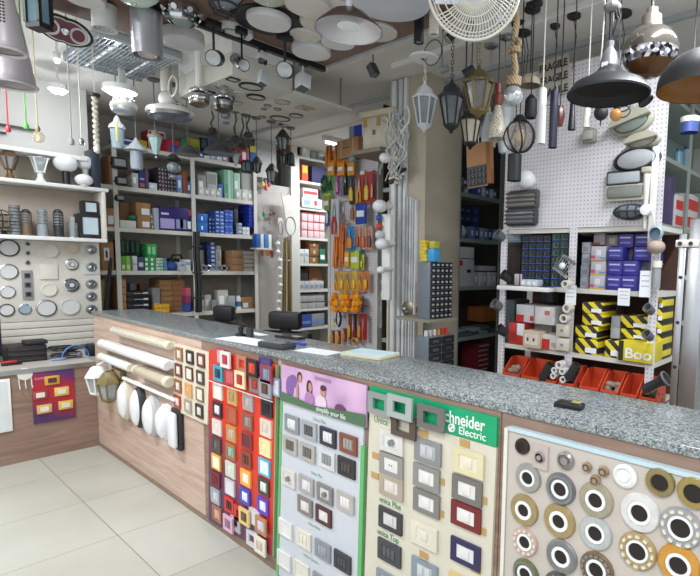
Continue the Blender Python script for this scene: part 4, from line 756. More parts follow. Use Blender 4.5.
boxgrid(R, 301.5, 325, 213.5, ZT[3], .0, .2, 4, 3, [C('cfb8bc')], [(0, .88, 1, 1, C('b8404a')), (.0, 0, .08, 1, C('b8404a'))], 'bulb_box', 'white and red bulb box', 'in the narrow shelving', group='white and red bulb boxes in the narrow shelving')
boxgrid(R, 299.5, 309, 249, ZT[4], .0, .2, 2, 1, [C('cbd0ce')], [(.1, .5, .9, .7, C('9aa4a8'))], 'carton', 'upright white box', 'fourth compartment, narrow shelving')
boxgrid(R, 310, 319, 240.5, ZT[4], .03, .2, 1, 3, [CARDD], [(.35, .3, .6, .7, C('c9b08a'))], 'cardboard_carton', 'dark brown box', 'fourth compartment, narrow shelving'); p3(320, 325, 249, 4, .0, .2, C('1f6a4c'), [(.1, .3, .9, .6, PAPER)], 'green box at right of fourth compartment')
p3(300, 308, 269, 5, .05, .2, C('2a2022'), [], 'black box in fifth compartment'); p3(309, 322, 267, 5, .1, .2, CARDD, [(.2, .2, .6, .5, CARD)], 'brown box in fifth compartment', name='cardboard_carton')
boxgrid(R, 299.5, 324, 281, ZT[5], .0, .09, 5, 1, [C('b9bec2')], [(.15, .2, .85, .6, C('8d949a'))], 'small_carton', 'small grey-white box', 'front of fifth compartment, narrow shelving')
boxgrid(R, 299, 325, 294.5, ZT[6], .0, .2, 3, 2, [C('a9a7a8')], [(.0, .85, 1, 1, C('5a4f4a'))], 'flat_carton', 'flat grey box', 'sixth compartment, narrow shelving')
boxgrid(R, 299, 325, 314, ZT[7], .0, .2, 2, 1, [C('2a4a98'), C('8a8c90')], [(.1, .3, .9, .5, C('6a8ac8'))], 'flat_carton', 'low wide box', 'lowest compartment, narrow shelving')
# ================================================================== TOOL RACK (orange goods)
T = Face('y', 1.9)
th0, th1 = T.h(328, 250), T.h(375.5, 250); tz1 = T.z(360, 150)
t = thing('tool_display_rack', T.w((th0+th1)/2, .02, 0), 'white perforated rack covered with orange and yellow hanging tools', 'display rack')
hm = (th0+th1)/2; MB().box(th0-hm, th1-hm, 0, .02, .25, tz1, M_PEG).build('perforated_panel', t)
for h in (th0, th1): MB().box(h-hm-.018, h-hm+.018, -.01, .05, 0, tz1+.02, SHELFM).build('post', t)
MB().box(th0-hm-.02, th1-hm+.02, -.05, .3, .2, .25, SHELFM).build('base_shelf', t)
MB().box(th0-hm-.15, th1-hm+.28, -.02, .3, tz1+.02, tz1+.045, SHELFM).build('top_shelf', t)
def blister(px, py, w, h, card, prod, label, grp, d=-.03, kind='tool', n=1, name='tool_pack', cat='tool'):
    w *= 1.2; h *= 1.1
    H, Z = T.hz(px, py, d); p = T.w(H, d, Z); W, Hh = px2z(p, w)/2, px2z(p, h)/2
    q = thing(name, p, label, cat, grp)
    if card: MB().box(-W, W, 0, .003, -Hh, Hh, mat(card, .45)).build('backing_card', q)
    if kind == 'tool':
        b = MB(); pr_ = mat(prod, .4); b.lathe([(0, -Hh*.8), (W*.7, -Hh*.75), (W*.75, -Hh*.1), (W*.4, Hh*.15), (0, 0)], pr_, 10, (0, -.014, 0), None, True, 1, .6); b.build('handle', q); MB().cyl((0, -.014, 0), (0, -.014, Hh*.75), W*.12, STEEL, seg=8).build('blade', q)
    elif kind == 'plier':
        for s in (-1, 1): MB().tube([(s*W*.45, -.014, -Hh*.85), (s*W*.5, -.014, -Hh*.35), (s*W*.08, -.014, Hh*.1)], W*.18, mat(prod, .4), 7).build('handle', q)
        MB().lathe([(0, Hh*.0), (W*.35, Hh*.05), (W*.3, Hh*.4), (0, Hh*.85)], STEEL, 8, (0, -.014, 0), None, True, 1, .5).build('jaw', q)
    elif kind == 'row':
        for i in range(n): MB().lathe([(0, -Hh*.85), (W/n*.6, -Hh*.8), (W/n*.65, Hh*.1), (W/n*.3, Hh*.4), (W/n*.25, Hh*.85), (0, Hh*.9)], mat(prod, .4), 8, (-W+(2*i+1)*W/n, -.014, 0)).build('piece', q)
    elif kind == 'bag':
        MB().box(-W, W, -.02, -.002, -Hh, Hh*.7, mat(prod, .45), .008).build('bag', q); MB().box(-W*.7, W*.7, -.0225, -.0195, -Hh*.4, Hh*.1, PAPER).build('printed_label', q)
    elif kind == 'coil':
        b = MB(); [b.ring((0, -.012-.006*i, 0), W*(.9-.08*i), W*.1, mat(prod, .4), 'y', 18, 6, 1, Hh/W*.9) for i in range(3)]; b.build('loops', q)
    b = MB(); b.cyl((0, .0, Hh*.95), (0, -d+.004, Hh*.95), .003, STEEL, seg=6); b.build('hook', q)
go, gy = 'orange tool packs on the rack', 'yellow and mixed tool packs on the rack'
i = 0
for px, py in ((329, 158), (338, 156.5), (347, 155)): 
    blister(px, py, 8.5, 22, 'a85a1c', 'd8822c', 'orange saw-like tool pack hanging in the top row of rack, %s from left' % ORD[i], go, kind='row', n=2); i += 1
for i, px in enumerate((332, 342, 352)): blister(px, 168, 9, 14, 'c8761f', 'e09a3a', 'orange card pack in the second row of rack, %s from left' % ORD[i], go, -.05, 'bag')
blister(352.5, 153, 7, 15, 'c9d5dc', '5fa8c8', 'light blue and white pack hanging beside the top orange packs', gy, -.07, 'bag')
blister(367, 151, 7, 14, None, '25346a', 'dark blue tape roll hanging at rack top right', gy, -.04, 'bag')
blister(363.5, 172.5, 5, 4, None, 'f0f2f4', 'small shiny round lamp hanging on the white rack panel', gy, -.04, 'bag')
blister(325, 184, 8, 17, '3c8a3a', '2f3a44', 'dark tool on lime green card at rack left edge', gy, -.05, 'coil'); blister(331, 182, 6, 18, '58a83a', '20263a', 'second dark tool on lime green card', gy, -.06, 'plier')
blister(338, 184, 5, 20, 'a0488a', 'c98ab8', 'pink and purple tool card on rack', gy, -.05, 'tool'); blister(341.5, 190, 4, 16, None, '8a5aa0', 'slim purple screwdriver hanging on rack', gy, -.05, 'tool')
blister(346, 184, 6, 20, '26282c', '4a4640', 'black tool card on rack, upper middle', gy, -.04, 'plier'); blister(352, 190, 7, 26, '3a3a34', 'd8b82c', 'tall black and yellow tool on rack', gy, -.06, 'tool')
blister(360, 189, 8, 27, 'b8442c', 'e8b82c', 'yellow tool on red card, upper right of rack', gy, -.05, 'plier'); blister(367.5, 188, 7, 29, 'c23a34', 'e6c03c', 'yellow knife on red card, upper right of rack', gy, -.05, 'tool'); blister(373, 186, 3.5, 28, 'b83a3a', 'd8a08a', 'narrow red card at rack right edge', gy, -.03, 'tool')
blister(328, 202, 7, 16, 'b8c83c', '8a9a4a', 'lime yellow card pack at rack left', gy, -.05, 'bag')
blister(335, 218, 10, 34, 'c8ccd4', 'b8443c', 'white blister pack with red and blue plier', gy, -.06, 'plier'); blister(328, 214, 4, 22, '2d5aa0', 'c8d0dc', 'narrow blue card left of the white plier pack', gy, -.05, 'tool')
blister(344, 213, 9, 22, None, '8a8480', 'grey angled pliers hanging mid rack', gy, -.08, 'plier'); blister(353, 210, 5, 22, 'c8a878', '9a6a3c', 'tan screwdriver card mid rack', gy, -.04, 'tool')
blister(362, 212, 13, 22, None, '2446a8', 'deep blue cap-like bag with white letters on rack', gy, -.08, 'bag')
for i, (px, py, w, h, c, p_) in enumerate(((337, 243, 6, 30, 'd0722a', 'e07a28'), (342.5, 247, 6, 34, 'c86424', 'e8842c'), (336, 258, 6, 20, 'd87a2a', 'e0862c'), (343.5, 232, 5, 22, 'e0905c', 'd0602c'))): blister(px, py, w, h, c, p_, 'bright orange tool card mid rack left, %s of the cluster' % ['leftmost tall', 'widest', 'lower', 'upper right'][i], go, -.05, 'row', 2)
blister(350.5, 239, 9, 23, '2f86c8', 'c8802c', 'bright blue card pack mid rack', gy, -.08, 'tool')
for i, px in enumerate((358, 364, 370)): blister(px, 238, 6, 21, 'd8a088', ['a84a2c', 'd8682c', '7a4a3c'][i], '%s orange-brown screwdriver card right of the blue pack' % ORD[i], go, -.05, 'tool')
blister(348, 258, 6, 16, 'c88a34', 'e8b03c', 'small orange card left of the sky blue pack', go, -.05, 'bag'); blister(356, 258, 11, 20, '68a8c8', 'b8cc3c', 'sky blue and green pack on rack', gy, -.06, 'bag'); blister(362.5, 262, 4, 14, 'd8d04a', 'c8c03a', 'narrow lime card beside the sky blue pack', gy, -.04, 'tool')
for i, (px, c) in enumerate(((336.5, 'd8a02c'), (342.5, 'e0aa1c'), (348.5, 'c89a3c'), (354.5, 'e8c01c'), (360.5, 'e0841c'), (366.5, 'd87a2c'))): blister(px, 281, 5.6, 18, c, 'e8b428', 'yellow-orange card in the lower rack row, %s from left' % ORD[i], gy, -.05, ['plier', 'tool'][i % 2])
# cluster of orange plastic pieces
k = 0
for r_ in range(3):
    for c in range(6):
        if (r_, c) in ((2, 0), (0, 0)): continue
        px, py = 331+c*5.6+(r_ % 2)*1.5, 296+r_*6.5; H, Z = T.hz(px, py, -.1); p = T.w(H, -.1-.02*(c % 2), Z); r = px2m(p, 3.6); k += 1
        q = MB(); Mx = mat(['f09a18', 'e8860f', 'f0a828'][(r_+c) % 3], .35); q.lathe([(0, -r), (r*.9, -r*.8), (r, 0), (r*.6, r*.5), (r*.7, r), (0, r*1.1)], Mx, 8); q.cyl((-r*1.2, 0, 0), (r*1.2, 0, 0), r*.35, Mx, seg=7); q.cyl((0, 0, 0), (0, .1, r), .004, STEEL, seg=5)
        tag(q.build('orange_plug', None, p, rnd.uniform(-.5, .5)), 'orange plastic plug in the bright cluster, %s row, %s from left' % (['upper', 'middle', 'lower'][r_], ORD[c]), 'plug', 'orange plugs clustered on the rack')
blister(361, 304, 7, 15, 'a88a8a', '8a7a78', 'greyish blister pack right of the orange cluster', gy, -.04, 'bag')
blister(336, 322, 5, 10, None, 'c8d838', 'lime hook-shaped tool low on rack', gy, -.08, 'plier'); blister(340, 318, 7, 20, None, '2a2a2c', 'black looped cable low on rack', gy, -.05, 'coil')
for i, (px, py, c) in enumerate(((333, 337, 'c8842c'), (339, 337, 'd8902c'), (345, 335, 'b87a28'))): blister(px, py, 5, 12, '7a3a2c', c, 'amber cutter low on rack, %s from left' % ORD[i], go, -.06, 'row', 1)
for i, (px, c) in enumerate(((350, 'd8a83c'), (355, 'b83a34'), (360, 'd8903a'), (365, 'c83434'))): blister(px, 327, 4.6, 24, ['8a3a2c', '3a2a2c', 'a83430', 'b82a2c'][i], c, '%s tool card on dark red backing, lowest rack row' % ORD[i], go, -.05, ['tool', 'plier'][i % 2])
blister(356, 341, 10, 7, None, 'c8923c', 'amber bundle at the very bottom of the rack', go, -.06, 'coil')
# boxes on the rack top shelf
zt = tz1+.046; B_ = Face('y', 1.8)
carton(B_, B_.h(336, 150), B_.h(361, 145), B_.z(350, 157), B_.z(350, 138), 0, .3, CARD, [(.3, .5, .6, .58, CARDD), (.2, 0, .23, 1, mat('c9b090', .5)), (.75, 0, .78, 1, mat('c9b090', .5))], 'cardboard_carton', 'big brown carton on top of the orange tool rack', 'box', None, math.radians(-6))
carton(B_, B_.h(345, 128), B_.h(361, 128), B_.z(350, 138)+.002, B_.z(352, 124), .05, .2, C('2f3fb0'), [(0, 0, .3, 1, C('8a8f98')), (.8, 0, 1, 1, PAPER)], 'lamp_carton', 'blue and white carton on the big brown carton', 'box')
Bw = Face('y', 1.55); h0, z0 = Bw.hz(363, 151); h1, z1 = Bw.hz(388, 114)
q = thing('white_case', Bw.w((h0+h1)/2, .12, z0), 'white taped case high between the tool rack and pillar', 'case', None, math.radians(8)); w = (h1-h0)
MB().box(-w/2, w/2, -.12, .15, 0, z1-z0, mat('c6bfae', .6, var=.08), .006).build('body', q); MB().box(-w/2-.02, w/2+.05, -.15, .18, z1-z0+.001, z1-z0+.05, mat('c9c1ab', .6), .01).build('lid', q)
for x in (-.12, .02, .13): MB().box(x-.018, x+.018, -.1265, -.1205, (z1-z0)*.72, (z1-z0)+.0, mat('b09458', .5)).build('tape', q)
MB().box(-.04, -.015, -.1265, -.1205, (z1-z0)*.45, (z1-z0)*.6, mat('7a5a48', .6)).build('stain', q)
struct('trim_7', MB().box(Bw.h(363, 151)-.1, PX0, 1.5, 1.9, z0-.035, z0-.003, mat('8c8478', .6)))
# narrow shelf column between rack and pillar
N_ = Face('y', 1.95); nh0, nh1 = N_.h(377.5, 250), N_.h(391, 250)
YN = (202, 232, 281, 326); ZN = [N_.z(384, y) for y in YN]
q = thing('slim_shelf_column', N_.w((nh0+nh1)/2, 0, 0), 'slim beige shelf column squeezed between rack and pillar', 'shelving'); nm = (nh0+nh1)/2
for z in ZN: MB().box(nh0-nm, nh1-nm, 0, .25, z-.02, z, SHELFM).build('shelf', q)
MB().box(nh0-nm, nh1-nm, .25, .27, 0, 2.5, mat('8f897c', .7)).build('back_panel', q); MB().box(nh0-nm-.02, nh0-nm, 0, .27, 0, 2.5, SHELFM).build('side_panel', q)
for i, (px, py, w, c, lv) in enumerate(((379, 197, 4, 'c8b894', 0), (383, 196, 4, 'a8a89c', 0), (379, 225, 4, 'cdc9a8', 1), (383, 222, 4, 'b0a890', 1), (378.5, 271, 3.5, '8a8a78', 2), (383, 268, 5, 'd8c83a', 2))):
    H = N_.h(px, 250, .05); z = ZN[lv]; r = px2m(N_.w(H, .05, z), w)/2
    tag(MB().lathe([(0, 0), (r, 0), (r, r*1.4), (r*.5, r*2), (r*.5, r*2.4), (0, r*2.4)], C(c), 12).build('small_pot', None, N_.w(H, .06, z)), ['beige pot left on the top slim shelf', 'grey pot right on the top slim shelf', 'cream pot left on the second slim shelf', 'tan pot right on the second slim shelf', 'olive pot left on the third slim shelf', 'yellow pot right on the third slim shelf'][i], 'pot', 'small pots on the slim shelf column')
cartonpx(N_, 379, 386, 150, N_.z(384, 172), .0, .2, C('8a9a74'), [(.1, .2, .9, .4, C('b0b890')), (.1, .6, .9, .8, C('b0b890'))], 'carton', 'green-grey carton high in the slim shelf column', 'box')
cartonpx(N_, 379, 387, 283, ZN[3]+.40, .0, .2, C('1f5a4a'), [], 'carton', 'dark green flat box above the white cartons in slim shelf', 'box')
boxgrid(N_, 378.5, 387, 291, ZN[3], .0, .2, 1, 5, [C('cdd0d2')], [(0, .9, 1, 1, C('8a8c90'))], 'white_carton', 'white flat carton', 'low in slim shelf column')
tag(MB().box(-.05, .05, 0, .1, 0, .28, mat('1f2124', .6), .03).build('black_bag', None, N_.w(nm, .02, ZN[3]-.34)), 'black bag under the lowest slim shelf', 'bag')
# conduit bundle on the pillar face
P = Face('y', PY0)
zb, ztp = .95, CZ-.03
q0 = [(393, 6.5, 'd5d8da'), (399.5, 5, 'c9ccce'), (404, 3.5, 'dcdedf'), (407.5, 3, 'b9bcbe'), (410.5, 2.6, 'd3d6d8'), (413, 2.4, 'c0c4c6'), (415.5, 2.2, 'd8dadb'), (389, 3.5, 'c3bba8')]
for i, (px, w, c) in enumerate(q0):
    H, Z = P.hz(px, 260, -.02); wd = px2m(P.w(H, 0, Z), w)*.95
    top = CZ-.01 if i < 3 else P.z(px, 192+i*1.3); q = thing('cable_trunking', P.w(H, -.0005, .0), 'white cable trunking strip on pillar, %s' % ['widest, left of centre', 'second wide strip', 'third strip, reaching the ceiling', 'grey strip at mid bundle', 'fifth narrow strip', 'greyish strip right of middle', 'rightmost strip', 'cream strip at the pillar left edge'][i], 'trunking', 'cable trunking strips on the pillar')
    MB().box(-wd/2, wd/2, -.028, 0, 0, top, mat(c, .45), .003).build('channel', q); MB().box(-wd*.38, wd*.38, -.031, -.027, .002, top-.004, mat(c, .35)).build('cover', q)
q = thing('cable_tangle', P.w(P.h(405, 170), -.03, P.z(405, 172)), 'tangle of loose white cables spilling from the trunking', 'cable'); b = MB()
for i in range(18):
    x = rnd.uniform(-.12, .1); pts = [(x+rnd.uniform(-.06, .06), -.03-rnd.uniform(0, .06), .42-.1*k_+rnd.uniform(-.04, .04)) for k_ in range(6)]; b.tube([Vector(pts[max(0, min(5, j//3))]).lerp(Vector(pts[min(5, j//3+1)]), (j % 3)/3)+Vector((.02*math.sin(j*.9+i), 0, 0)) for j in range(15)], rnd.choice([.004, .005, .007]), mat(rnd.choice(['d5d5d0', 'b5b8ba', 'dcdcd8', '9fa3a6', 'c9bfa8']), .5), 6)
b.build('cables', q)
for i in range(7): q2 = MB().cyl((rnd.uniform(-.12, .1), -.05, rnd.uniform(-.1, .05)), (rnd.uniform(-.12, .1), -.07, rnd.uniform(-.1, .05)), .012, DARK if i % 2 else OFFW, seg=8).build('clip', q)
q = thing('wall_socket_plate', P.w(P.h(410, 309), -.003, P.z(410, 309)), 'round metal fitting on the lower pillar face', 'socket'); MB().lathe([(0, 0), (.085, 0), (.085, .012), (.06, .03), (0, .04)], mat('8f8470', .35, .6), 22, (0, 0, 0), R90).build('plate', q); MB().lathe([(0, .04), (.03, .038), (.02, .065), (0, .07)], CHROME, 14, (0, 0, 0), R90).build('knob', q)
V = Face('y', 1.42); h, z = V.hz(386, 300)
q = thing('bulb_tester_board', V.w(V.h(385.5, 265), 0, V.z(385, 300)), 'white strip board with lamp holders beside the pillar', 'strip board', None); H = V.z(385, 214)-V.z(385, 300)
MB().box(-.045, .045, 0, .03, 0, H, WHITE, .003).build('strip', q)
for px, py, w, c in ((383.5, 218, 6, '2a4ab8'), (383.5, 226.5, 6, 'd8402c'), (384, 235, 9, 'c9ccce')):
    p = V.w(V.h(px, py), 0, V.z(px, py)); MB().sph((p.x-q.location.x-.02, -.03, p.z-q.location.z), px2m(p, w)/2, mat(c, .3), 14).build('indicator', q)
for px, py, w, lbn in ((380, 206, 15, 'white bulb, upper of two large ones by the pillar'), (382, 244, 14, 'white bulb, lower of two large ones by the pillar'), (381, 270, 9, 'smaller white bulb below the large ones'), (385, 158, 12, 'white bulb high beside the pillar trunking')):
    Vb = Face('y', 1.34); h, z = Vb.hz(px, py); p = Vb.w(h, 0, z); r = px2m(p, w)/2
    q = thing('white_bulb', p, lbn, 'bulb', 'white bulbs beside the pillar'); MB().sph((0, 0, 0), r, OPAL, 18, .85).build('globe', q); MB().cyl((0, 0, 0), (.02, .10, .01), r*.5, OFFW).build('socket', q)
# ================================================================== SIDE SHELVING (behind pillar, facing right)
G = Face('x', 1.9)
gh0, gh1 = G.h(449, 240)-.35, G.h(500, 240)
YG = (199, 241, 285.5, 332); ZG = [G.z(498, y)+.0 for y in YG]; ZG.append(ZG[-1]-.42)
t = thing('grey_green_shelving', G.w((gh0+gh1)/2, 0, 0), 'grey-green steel shelving between the pillar and perforated wall', 'shelving', None, G.rot); gm_ = (gh0+gh1)/2
for z in ZG: MB().box(gh0-gm_, gh1-gm_, 0, .45, z-.035, z, GREYGREEN).build('shelf', t)
for h in (G.h(457, 240), gh1): MB().box(h-gm_-.03, h-gm_+.03, -.012, -.001, 0, CZ-.15, GREYGREEN).build('post', t)
MB().box(gh0-gm_, gh1-gm_+1.25, .45, .46, 0, CZ-.1, mat('45403c', .8)).build('back_panel', t)
def g_(x0, x1, y, lev, d, dep, body, dec, label, name='carton', **k): return cartonpx(G, x0, x1, y, ZG[lev], d, dep, body, dec, name, label, 'box', 'packages on the grey-green shelving', **k)
boxgrid(G, 446, 455.5, 150, ZG[0], .03, .3, 2, 6, [C('1f3a7c'), C('2d66b8'), C('263c58')], [(.2, .3, .7, .6, C('7a90c0'))], 'blue_box', 'blue box', 'beside the pillar, top shelf', group='blue boxes on the top grey-green shelf')
boxgrid(G, 478, 498, 188, ZG[0], .0, .2, 5, 1, [C('3a62b0'), C('c9d2dc')], LBL, 'small_carton', 'small blue-white box', 'low row of top grey-green shelf')
boxgrid(G, 458, 476, 178, ZG[0], .1, .2, 3, 2, [C('4a5a74'), C('8a8c94')], LBL, 'carton', 'grey-blue box', 'top grey-green shelf')
boxgrid(G, 446, 454.5, 200.5, ZG[1], .03, .3, 1, 3, [C('bcc0c0')], [(.1, .1, .9, .2, C('8a8e90'))], 'white_carton', 'white carton', 'beside the pillar, second shelf')
boxgrid(G, 459, 480, 206, ZG[1], .16, .2, 3, 4, [C('1f2a4c'), C('26365f'), C('2c4a88')], [(.2, .3, .7, .6, C('5a70a8'))], 'dark_blue_box', 'dark blue box', 'second grey-green shelf', group='dark blue boxes on the second grey-green shelf')
g_(457.5, 462, 224, 1, .02, .1, C('2446a0'), [], 'bright blue box at front left, second grey-green shelf')
tag(MB().sph((0, 0, .06), .07, mat('d2d6da', .5), 10, .9).build('white_bag', None, G.w(G.h(466, 230), .08, ZG[1]), G.rot), 'white plastic bag on the second grey-green shelf', 'bag')
boxgrid(G, 471, 497, 228, ZG[1], .02, .1, 6, 1, [C('6a8ac0'), C('3a5a9c'), C('9ab0d0')], LBL, 'small_carton', 'small blue box', 'front of second grey-green shelf')
g_(446, 455, 243.5, 2, .04, .3, C('a8a8a4'), [(.1, .6, .9, .8, C('c8c8c4'))], 'tall grey-white box beside pillar, third shelf', )
g_(457.5, 474.5, 259, 2, .0, .3, C('c9ccd2'), [(.05, .75, .3, .95, C('c83a3a')), (.55, .5, .8, .62, C('2a2c38'))], 'white carton with small red mark, third shelf')
cartonpx(G, 457.5, 474.5, 247, G.z(466, 258.5)+.002, .0, .3, C('d0d2d6'), [], 'carton', 'white carton stacked on the red-marked one', 'box', 'packages on the grey-green shelving')
boxgrid(G, 475.5, 497, 272, ZG[2], .0, .15, 5, 1, [C('b8bcc0'), C('cbcfd2')], LBL, 'small_carton', 'small white box', 'front of third grey-green shelf')
cartonpx(G, 484, 496, 266, G.z(490, 272)+.01, .05, .12, C('c8cccf'), [], 'flat_carton', 'flat white box on the small white boxes', 'box', 'packages on the grey-green shelving')
for i in range(9):
    q = MB(); cc = mat(['4a6478', '8a98a0', '5a6c70', '3a4a54', '9aa6ac'][i % 5], .5); q.box(-.06, .06, -.08, .08, 0, .035, cc, .012)
    tag(q.build('packed_bag', None, G.w(G.h(461+4.0*i, 322), .08+.03*(i % 2), ZG[3]+.0005+(.036 if i % 3 == 1 else 0)), G.rot+rnd.uniform(-.05, .05)), 'folded bluish packet on the fourth grey-green shelf, %s from left' % ORD[i], 'packet', 'folded bluish packets on the fourth shelf')
cartonpx(G, 483, 497, 307, ZG[3]+.08, .2, .2, C('b8682c'), [], 'orange_box', 'orange-brown box at back of fourth grey-green shelf', 'box', None)
boxgrid(G, 478, 490, 343, ZG[4]+.02, .1, .2, 1, 6, [C('8a2434')], [(.1, .3, .9, .6, C('c8b0b4'))], 'red_carton', 'dark red box', 'lowest grey-green shelf')
# parts cabinets in front of the pillar
def cabinet(x0, x1, ya, yb, nc, nr, label, Yp, X_, knob):
    # front faces right (+x); left side faces the counter
    Fc = Face('x', X_); h0, h1 = Fc.h(x0, (ya+yb)/2), Fc.h(x1, (ya+yb)/2); z0, z1 = Fc.z((x0+x1)/2, yb), Fc.z((x0+x1)/2, ya); w, H = h1-h0, z1-z0
    q = thing('parts_cabinet', Fc.w((h0+h1)/2, 0, z0), label, 'cabinet', 'small parts cabinets', Fc.rot)
    MB().box(-w/2, w/2, .012, .125, 0, H, mat('6e7880', .5), .003).build('cabinet_body', q)
    for r in range(nr):
        for c in range(nc):
            x = -w/2+w*(c+.5)/nc; z = H*(r+.5)/nr
            d_ = MB().box(x-w/nc*.44, x+w/nc*.44, 0, .011, z-H/nr*.42, z+H/nr*.42, mat('2b2d30', .3)).build('drawer', q)
            MB().box(x-w/nc*.22, x+w/nc*.22, -.004, 0, z-H/nr*.2, z+H/nr*.15, knob).build('drawer_label' if knob is not STEEL else 'handle', d_)
    return q, z0, z1, h0, h1, Fc
c1 = cabinet(431, 452.5, 262, 318, 5, 10, 'tall grey cabinet of tiny labelled drawers', 0, 2.38, mat('a9aaa6', .4))
c2 = cabinet(429, 454.5, 336, 378, 2, 5, 'lower grey cabinet of wider black drawers', 0, 2.40, STEEL)
Fc = c2[5]; struct('trim_9', MB().box(2.07, 2.40, c2[3]-.02, c2[4]+.02, 0, c2[1]-.002, mat('5c5a56', .6))); struct('trim_8', MB().box(2.065, 2.41, c1[3]-.05, c1[4]+.03, c1[1]-.022, c1[1]-.002, mat('8a8478', .6)))
for i, c in enumerate(('c9c9c9', 'b8b8b4', 'd0d0d0', 'c8923c', 'c83a2c', 'd8402c')): tag(MB().lathe([(0, 0), (.014, 0), (.014, .04), (0, .045)], mat(c, .4), 10).build('plastic_stopper', None, Vector((2.34, c2[3]+.03+(c2[4]-c2[3]-.06)*i/5, c2[2]+.001))), '%s little cap on the lower parts cabinet' % ['leftmost white', 'second greyish', 'third white', 'amber', 'dark red', 'rightmost red'][i], 'cap', 'small caps on the lower parts cabinet')
for i, (c, lbn) in enumerate((('d8c03a', 'column of small yellow cartons on the tall parts cabinet'),)):
    boxgrid(Fc, 426, 430.5, 240, c1[2]+.001, .06, .05, 1, 6, [C('d8c03a')], [], 'yellow_box', 'small yellow box', 'on the tall parts cabinet', group='small yellow boxes on the tall parts cabinet')
tag(MB().box(-.035, .035, 0, .06, 0, .09, mat('3a9ad0', .4), .006).build('blue_box', None, Fc.w(Fc.h(437, 255), 0, c1[2]+.001), Fc.rot), 'light blue box on the tall parts cabinet', 'box'); tag(MB().box(-.03, .03, 0, .05, 0, .05, mat('b8b03c', .4), .004).build('green_yellow_box', None, Fc.w(Fc.h(437, 255), 0, c1[2]+.093), Fc.rot), 'olive yellow box on the light blue box', 'box')
# ================================================================== PERFORATED WALL UNIT
Q = Face('y', 1.7)
qh0, qh1 = Q.h(504, 240), Q.h(661, 240); zq = Q.z(580, 227.5); qm = (qh0+qh1)/2
YQ = (288.5, 353.5); ZQ = [Q.z(580, y) for y in YQ]
t = thing('perforated_wall_unit', Q.w(qm, 0, 0), 'white perforated panel unit with shelves of cartons below', 'shelving')
MB().box(qh0-qm, qh1-qm, -.012, 0, zq, CZ-.16, M_PEG).build('perforated_panel', t)
for i, z in enumerate(ZQ+[.95*ZQ[1]-.25]): MB().box(qh0-qm, qh1-qm, .0, .4, z-.03, z, SHELFM).build('shelf', t); 
MB().box(qh0-qm, qh1-qm, 0, .4, zq-.03, zq-.001, SHELFM).build('top_board', t)
hmid = Q.h(574, 240)
for h in (qh0+.01, hmid, qh1-.02): MB().box(h-qm-.024, h-qm+.024, -.014, -.001, 0, zq-.001, M_PEG).build('slotted_post', t)
MB().box(qh0-qm, qh1-qm, .41, .42, 0, zq, mat('4a3028', .8)).build('back_panel', t)
def q_(x0, x1, y, lev, d, dep, body, dec, label, name='carton', grp='packages in the perforated wall unit', **k): return cartonpx(Q, x0, x1, y, ZQ[lev], d, dep, body, dec, name, label, 'box', grp, **k)
# bottle-like dark bulb rows
def can_grid(x0, x1, y0, nc, nr, cols, capc, lb_, grp, z0, d=.02):
    h0, h1 = Q.h(x0, y0, d), Q.h(x1, y0, d); zt_ = Q.z((x0+x1)/2, y0, d); w = (h1-h0)/nc; H = (zt_-z0)/nr
    for r in range(nr):
        for c in range(nc):
            q = MB(); q.box(-w*.48, w*.48, 0, .2, .0005, H-.001, C(cols[(r+c) % len(cols)]), .002); q.lathe([(0, -.012), (w*.22, -.010), (w*.26, .002)], capc, 10, (0, 0, H*.5), R90); q.box(-w*.45, w*.45, -.0015, 0, H*.08, H*.16, mat('3a64b8', .4))
            tag(q.build('bulb_box', None, Q.w(h0+(c+.5)*w, d, z0+r*H)), '%s, %s from left, %s up' % (lb_, ORD[c], ORD[r]), 'box', grp)
R90n = R90
can_grid(522, 551, 235, 4, 7, ['0f1a2c', '101c34', '141a20'], mat('b8b08a', .4), 'navy bulb box with gold spot', 'navy bulb boxes in the perforated wall unit', ZQ[0])
can_grid(552, 569, 233, 2, 7, ['1f3a2c', '20302a'], mat('d2dcd8', .4), 'dark green bulb box with silver spot', 'dark green bulb boxes in the perforated wall unit', ZQ[0])
q_(508, 521, 243, 0, .1, .2, C('33241e'), [(.0, .9, 1, .95, C('241a16'))], 'dark brown box at left of the perforated wall unit'); cartonpx(Q, 508, 521, 231, Q.z(514, 243, .1)+.002, .1, .2, C('7d96a0'), [(.1, .2, .9, .8, C('a8bcc4'))], 'carton', 'pale blue-grey box on the dark brown box', 'box', 'packages in the perforated wall unit')
q_(514.5, 520.5, 274, 0, -.0, .12, C('c9ccd2'), [(.8, 0, 1, 1, C('a83a5c'))], 'small white box before the navy bulb boxes')
for i in range(3): carton(Q, Q.h(522+5.6*i, 284, -.06), Q.h(527.2+5.6*i, 284, -.06), ZQ[0]+.0005, Q.z(530, 279.5, -.06), -.075, .07, C('c3c7cd'), LBL, 'small_carton', 'little white box on the front ledge, %s from left' % ORD[i], 'box', 'little white boxes on the front ledge')
tag(MB().box(-.18, .18, -.085, 0, 0, .0, WHITE).box(-.2, .2, -.11, -.015, -.03, -.001, WHITE, .003).build('front_ledge', None, Q.w(Q.h(530, 288), 0, ZQ[0])), 'white ledge strip clipped to the shelf front at left', 'ledge')
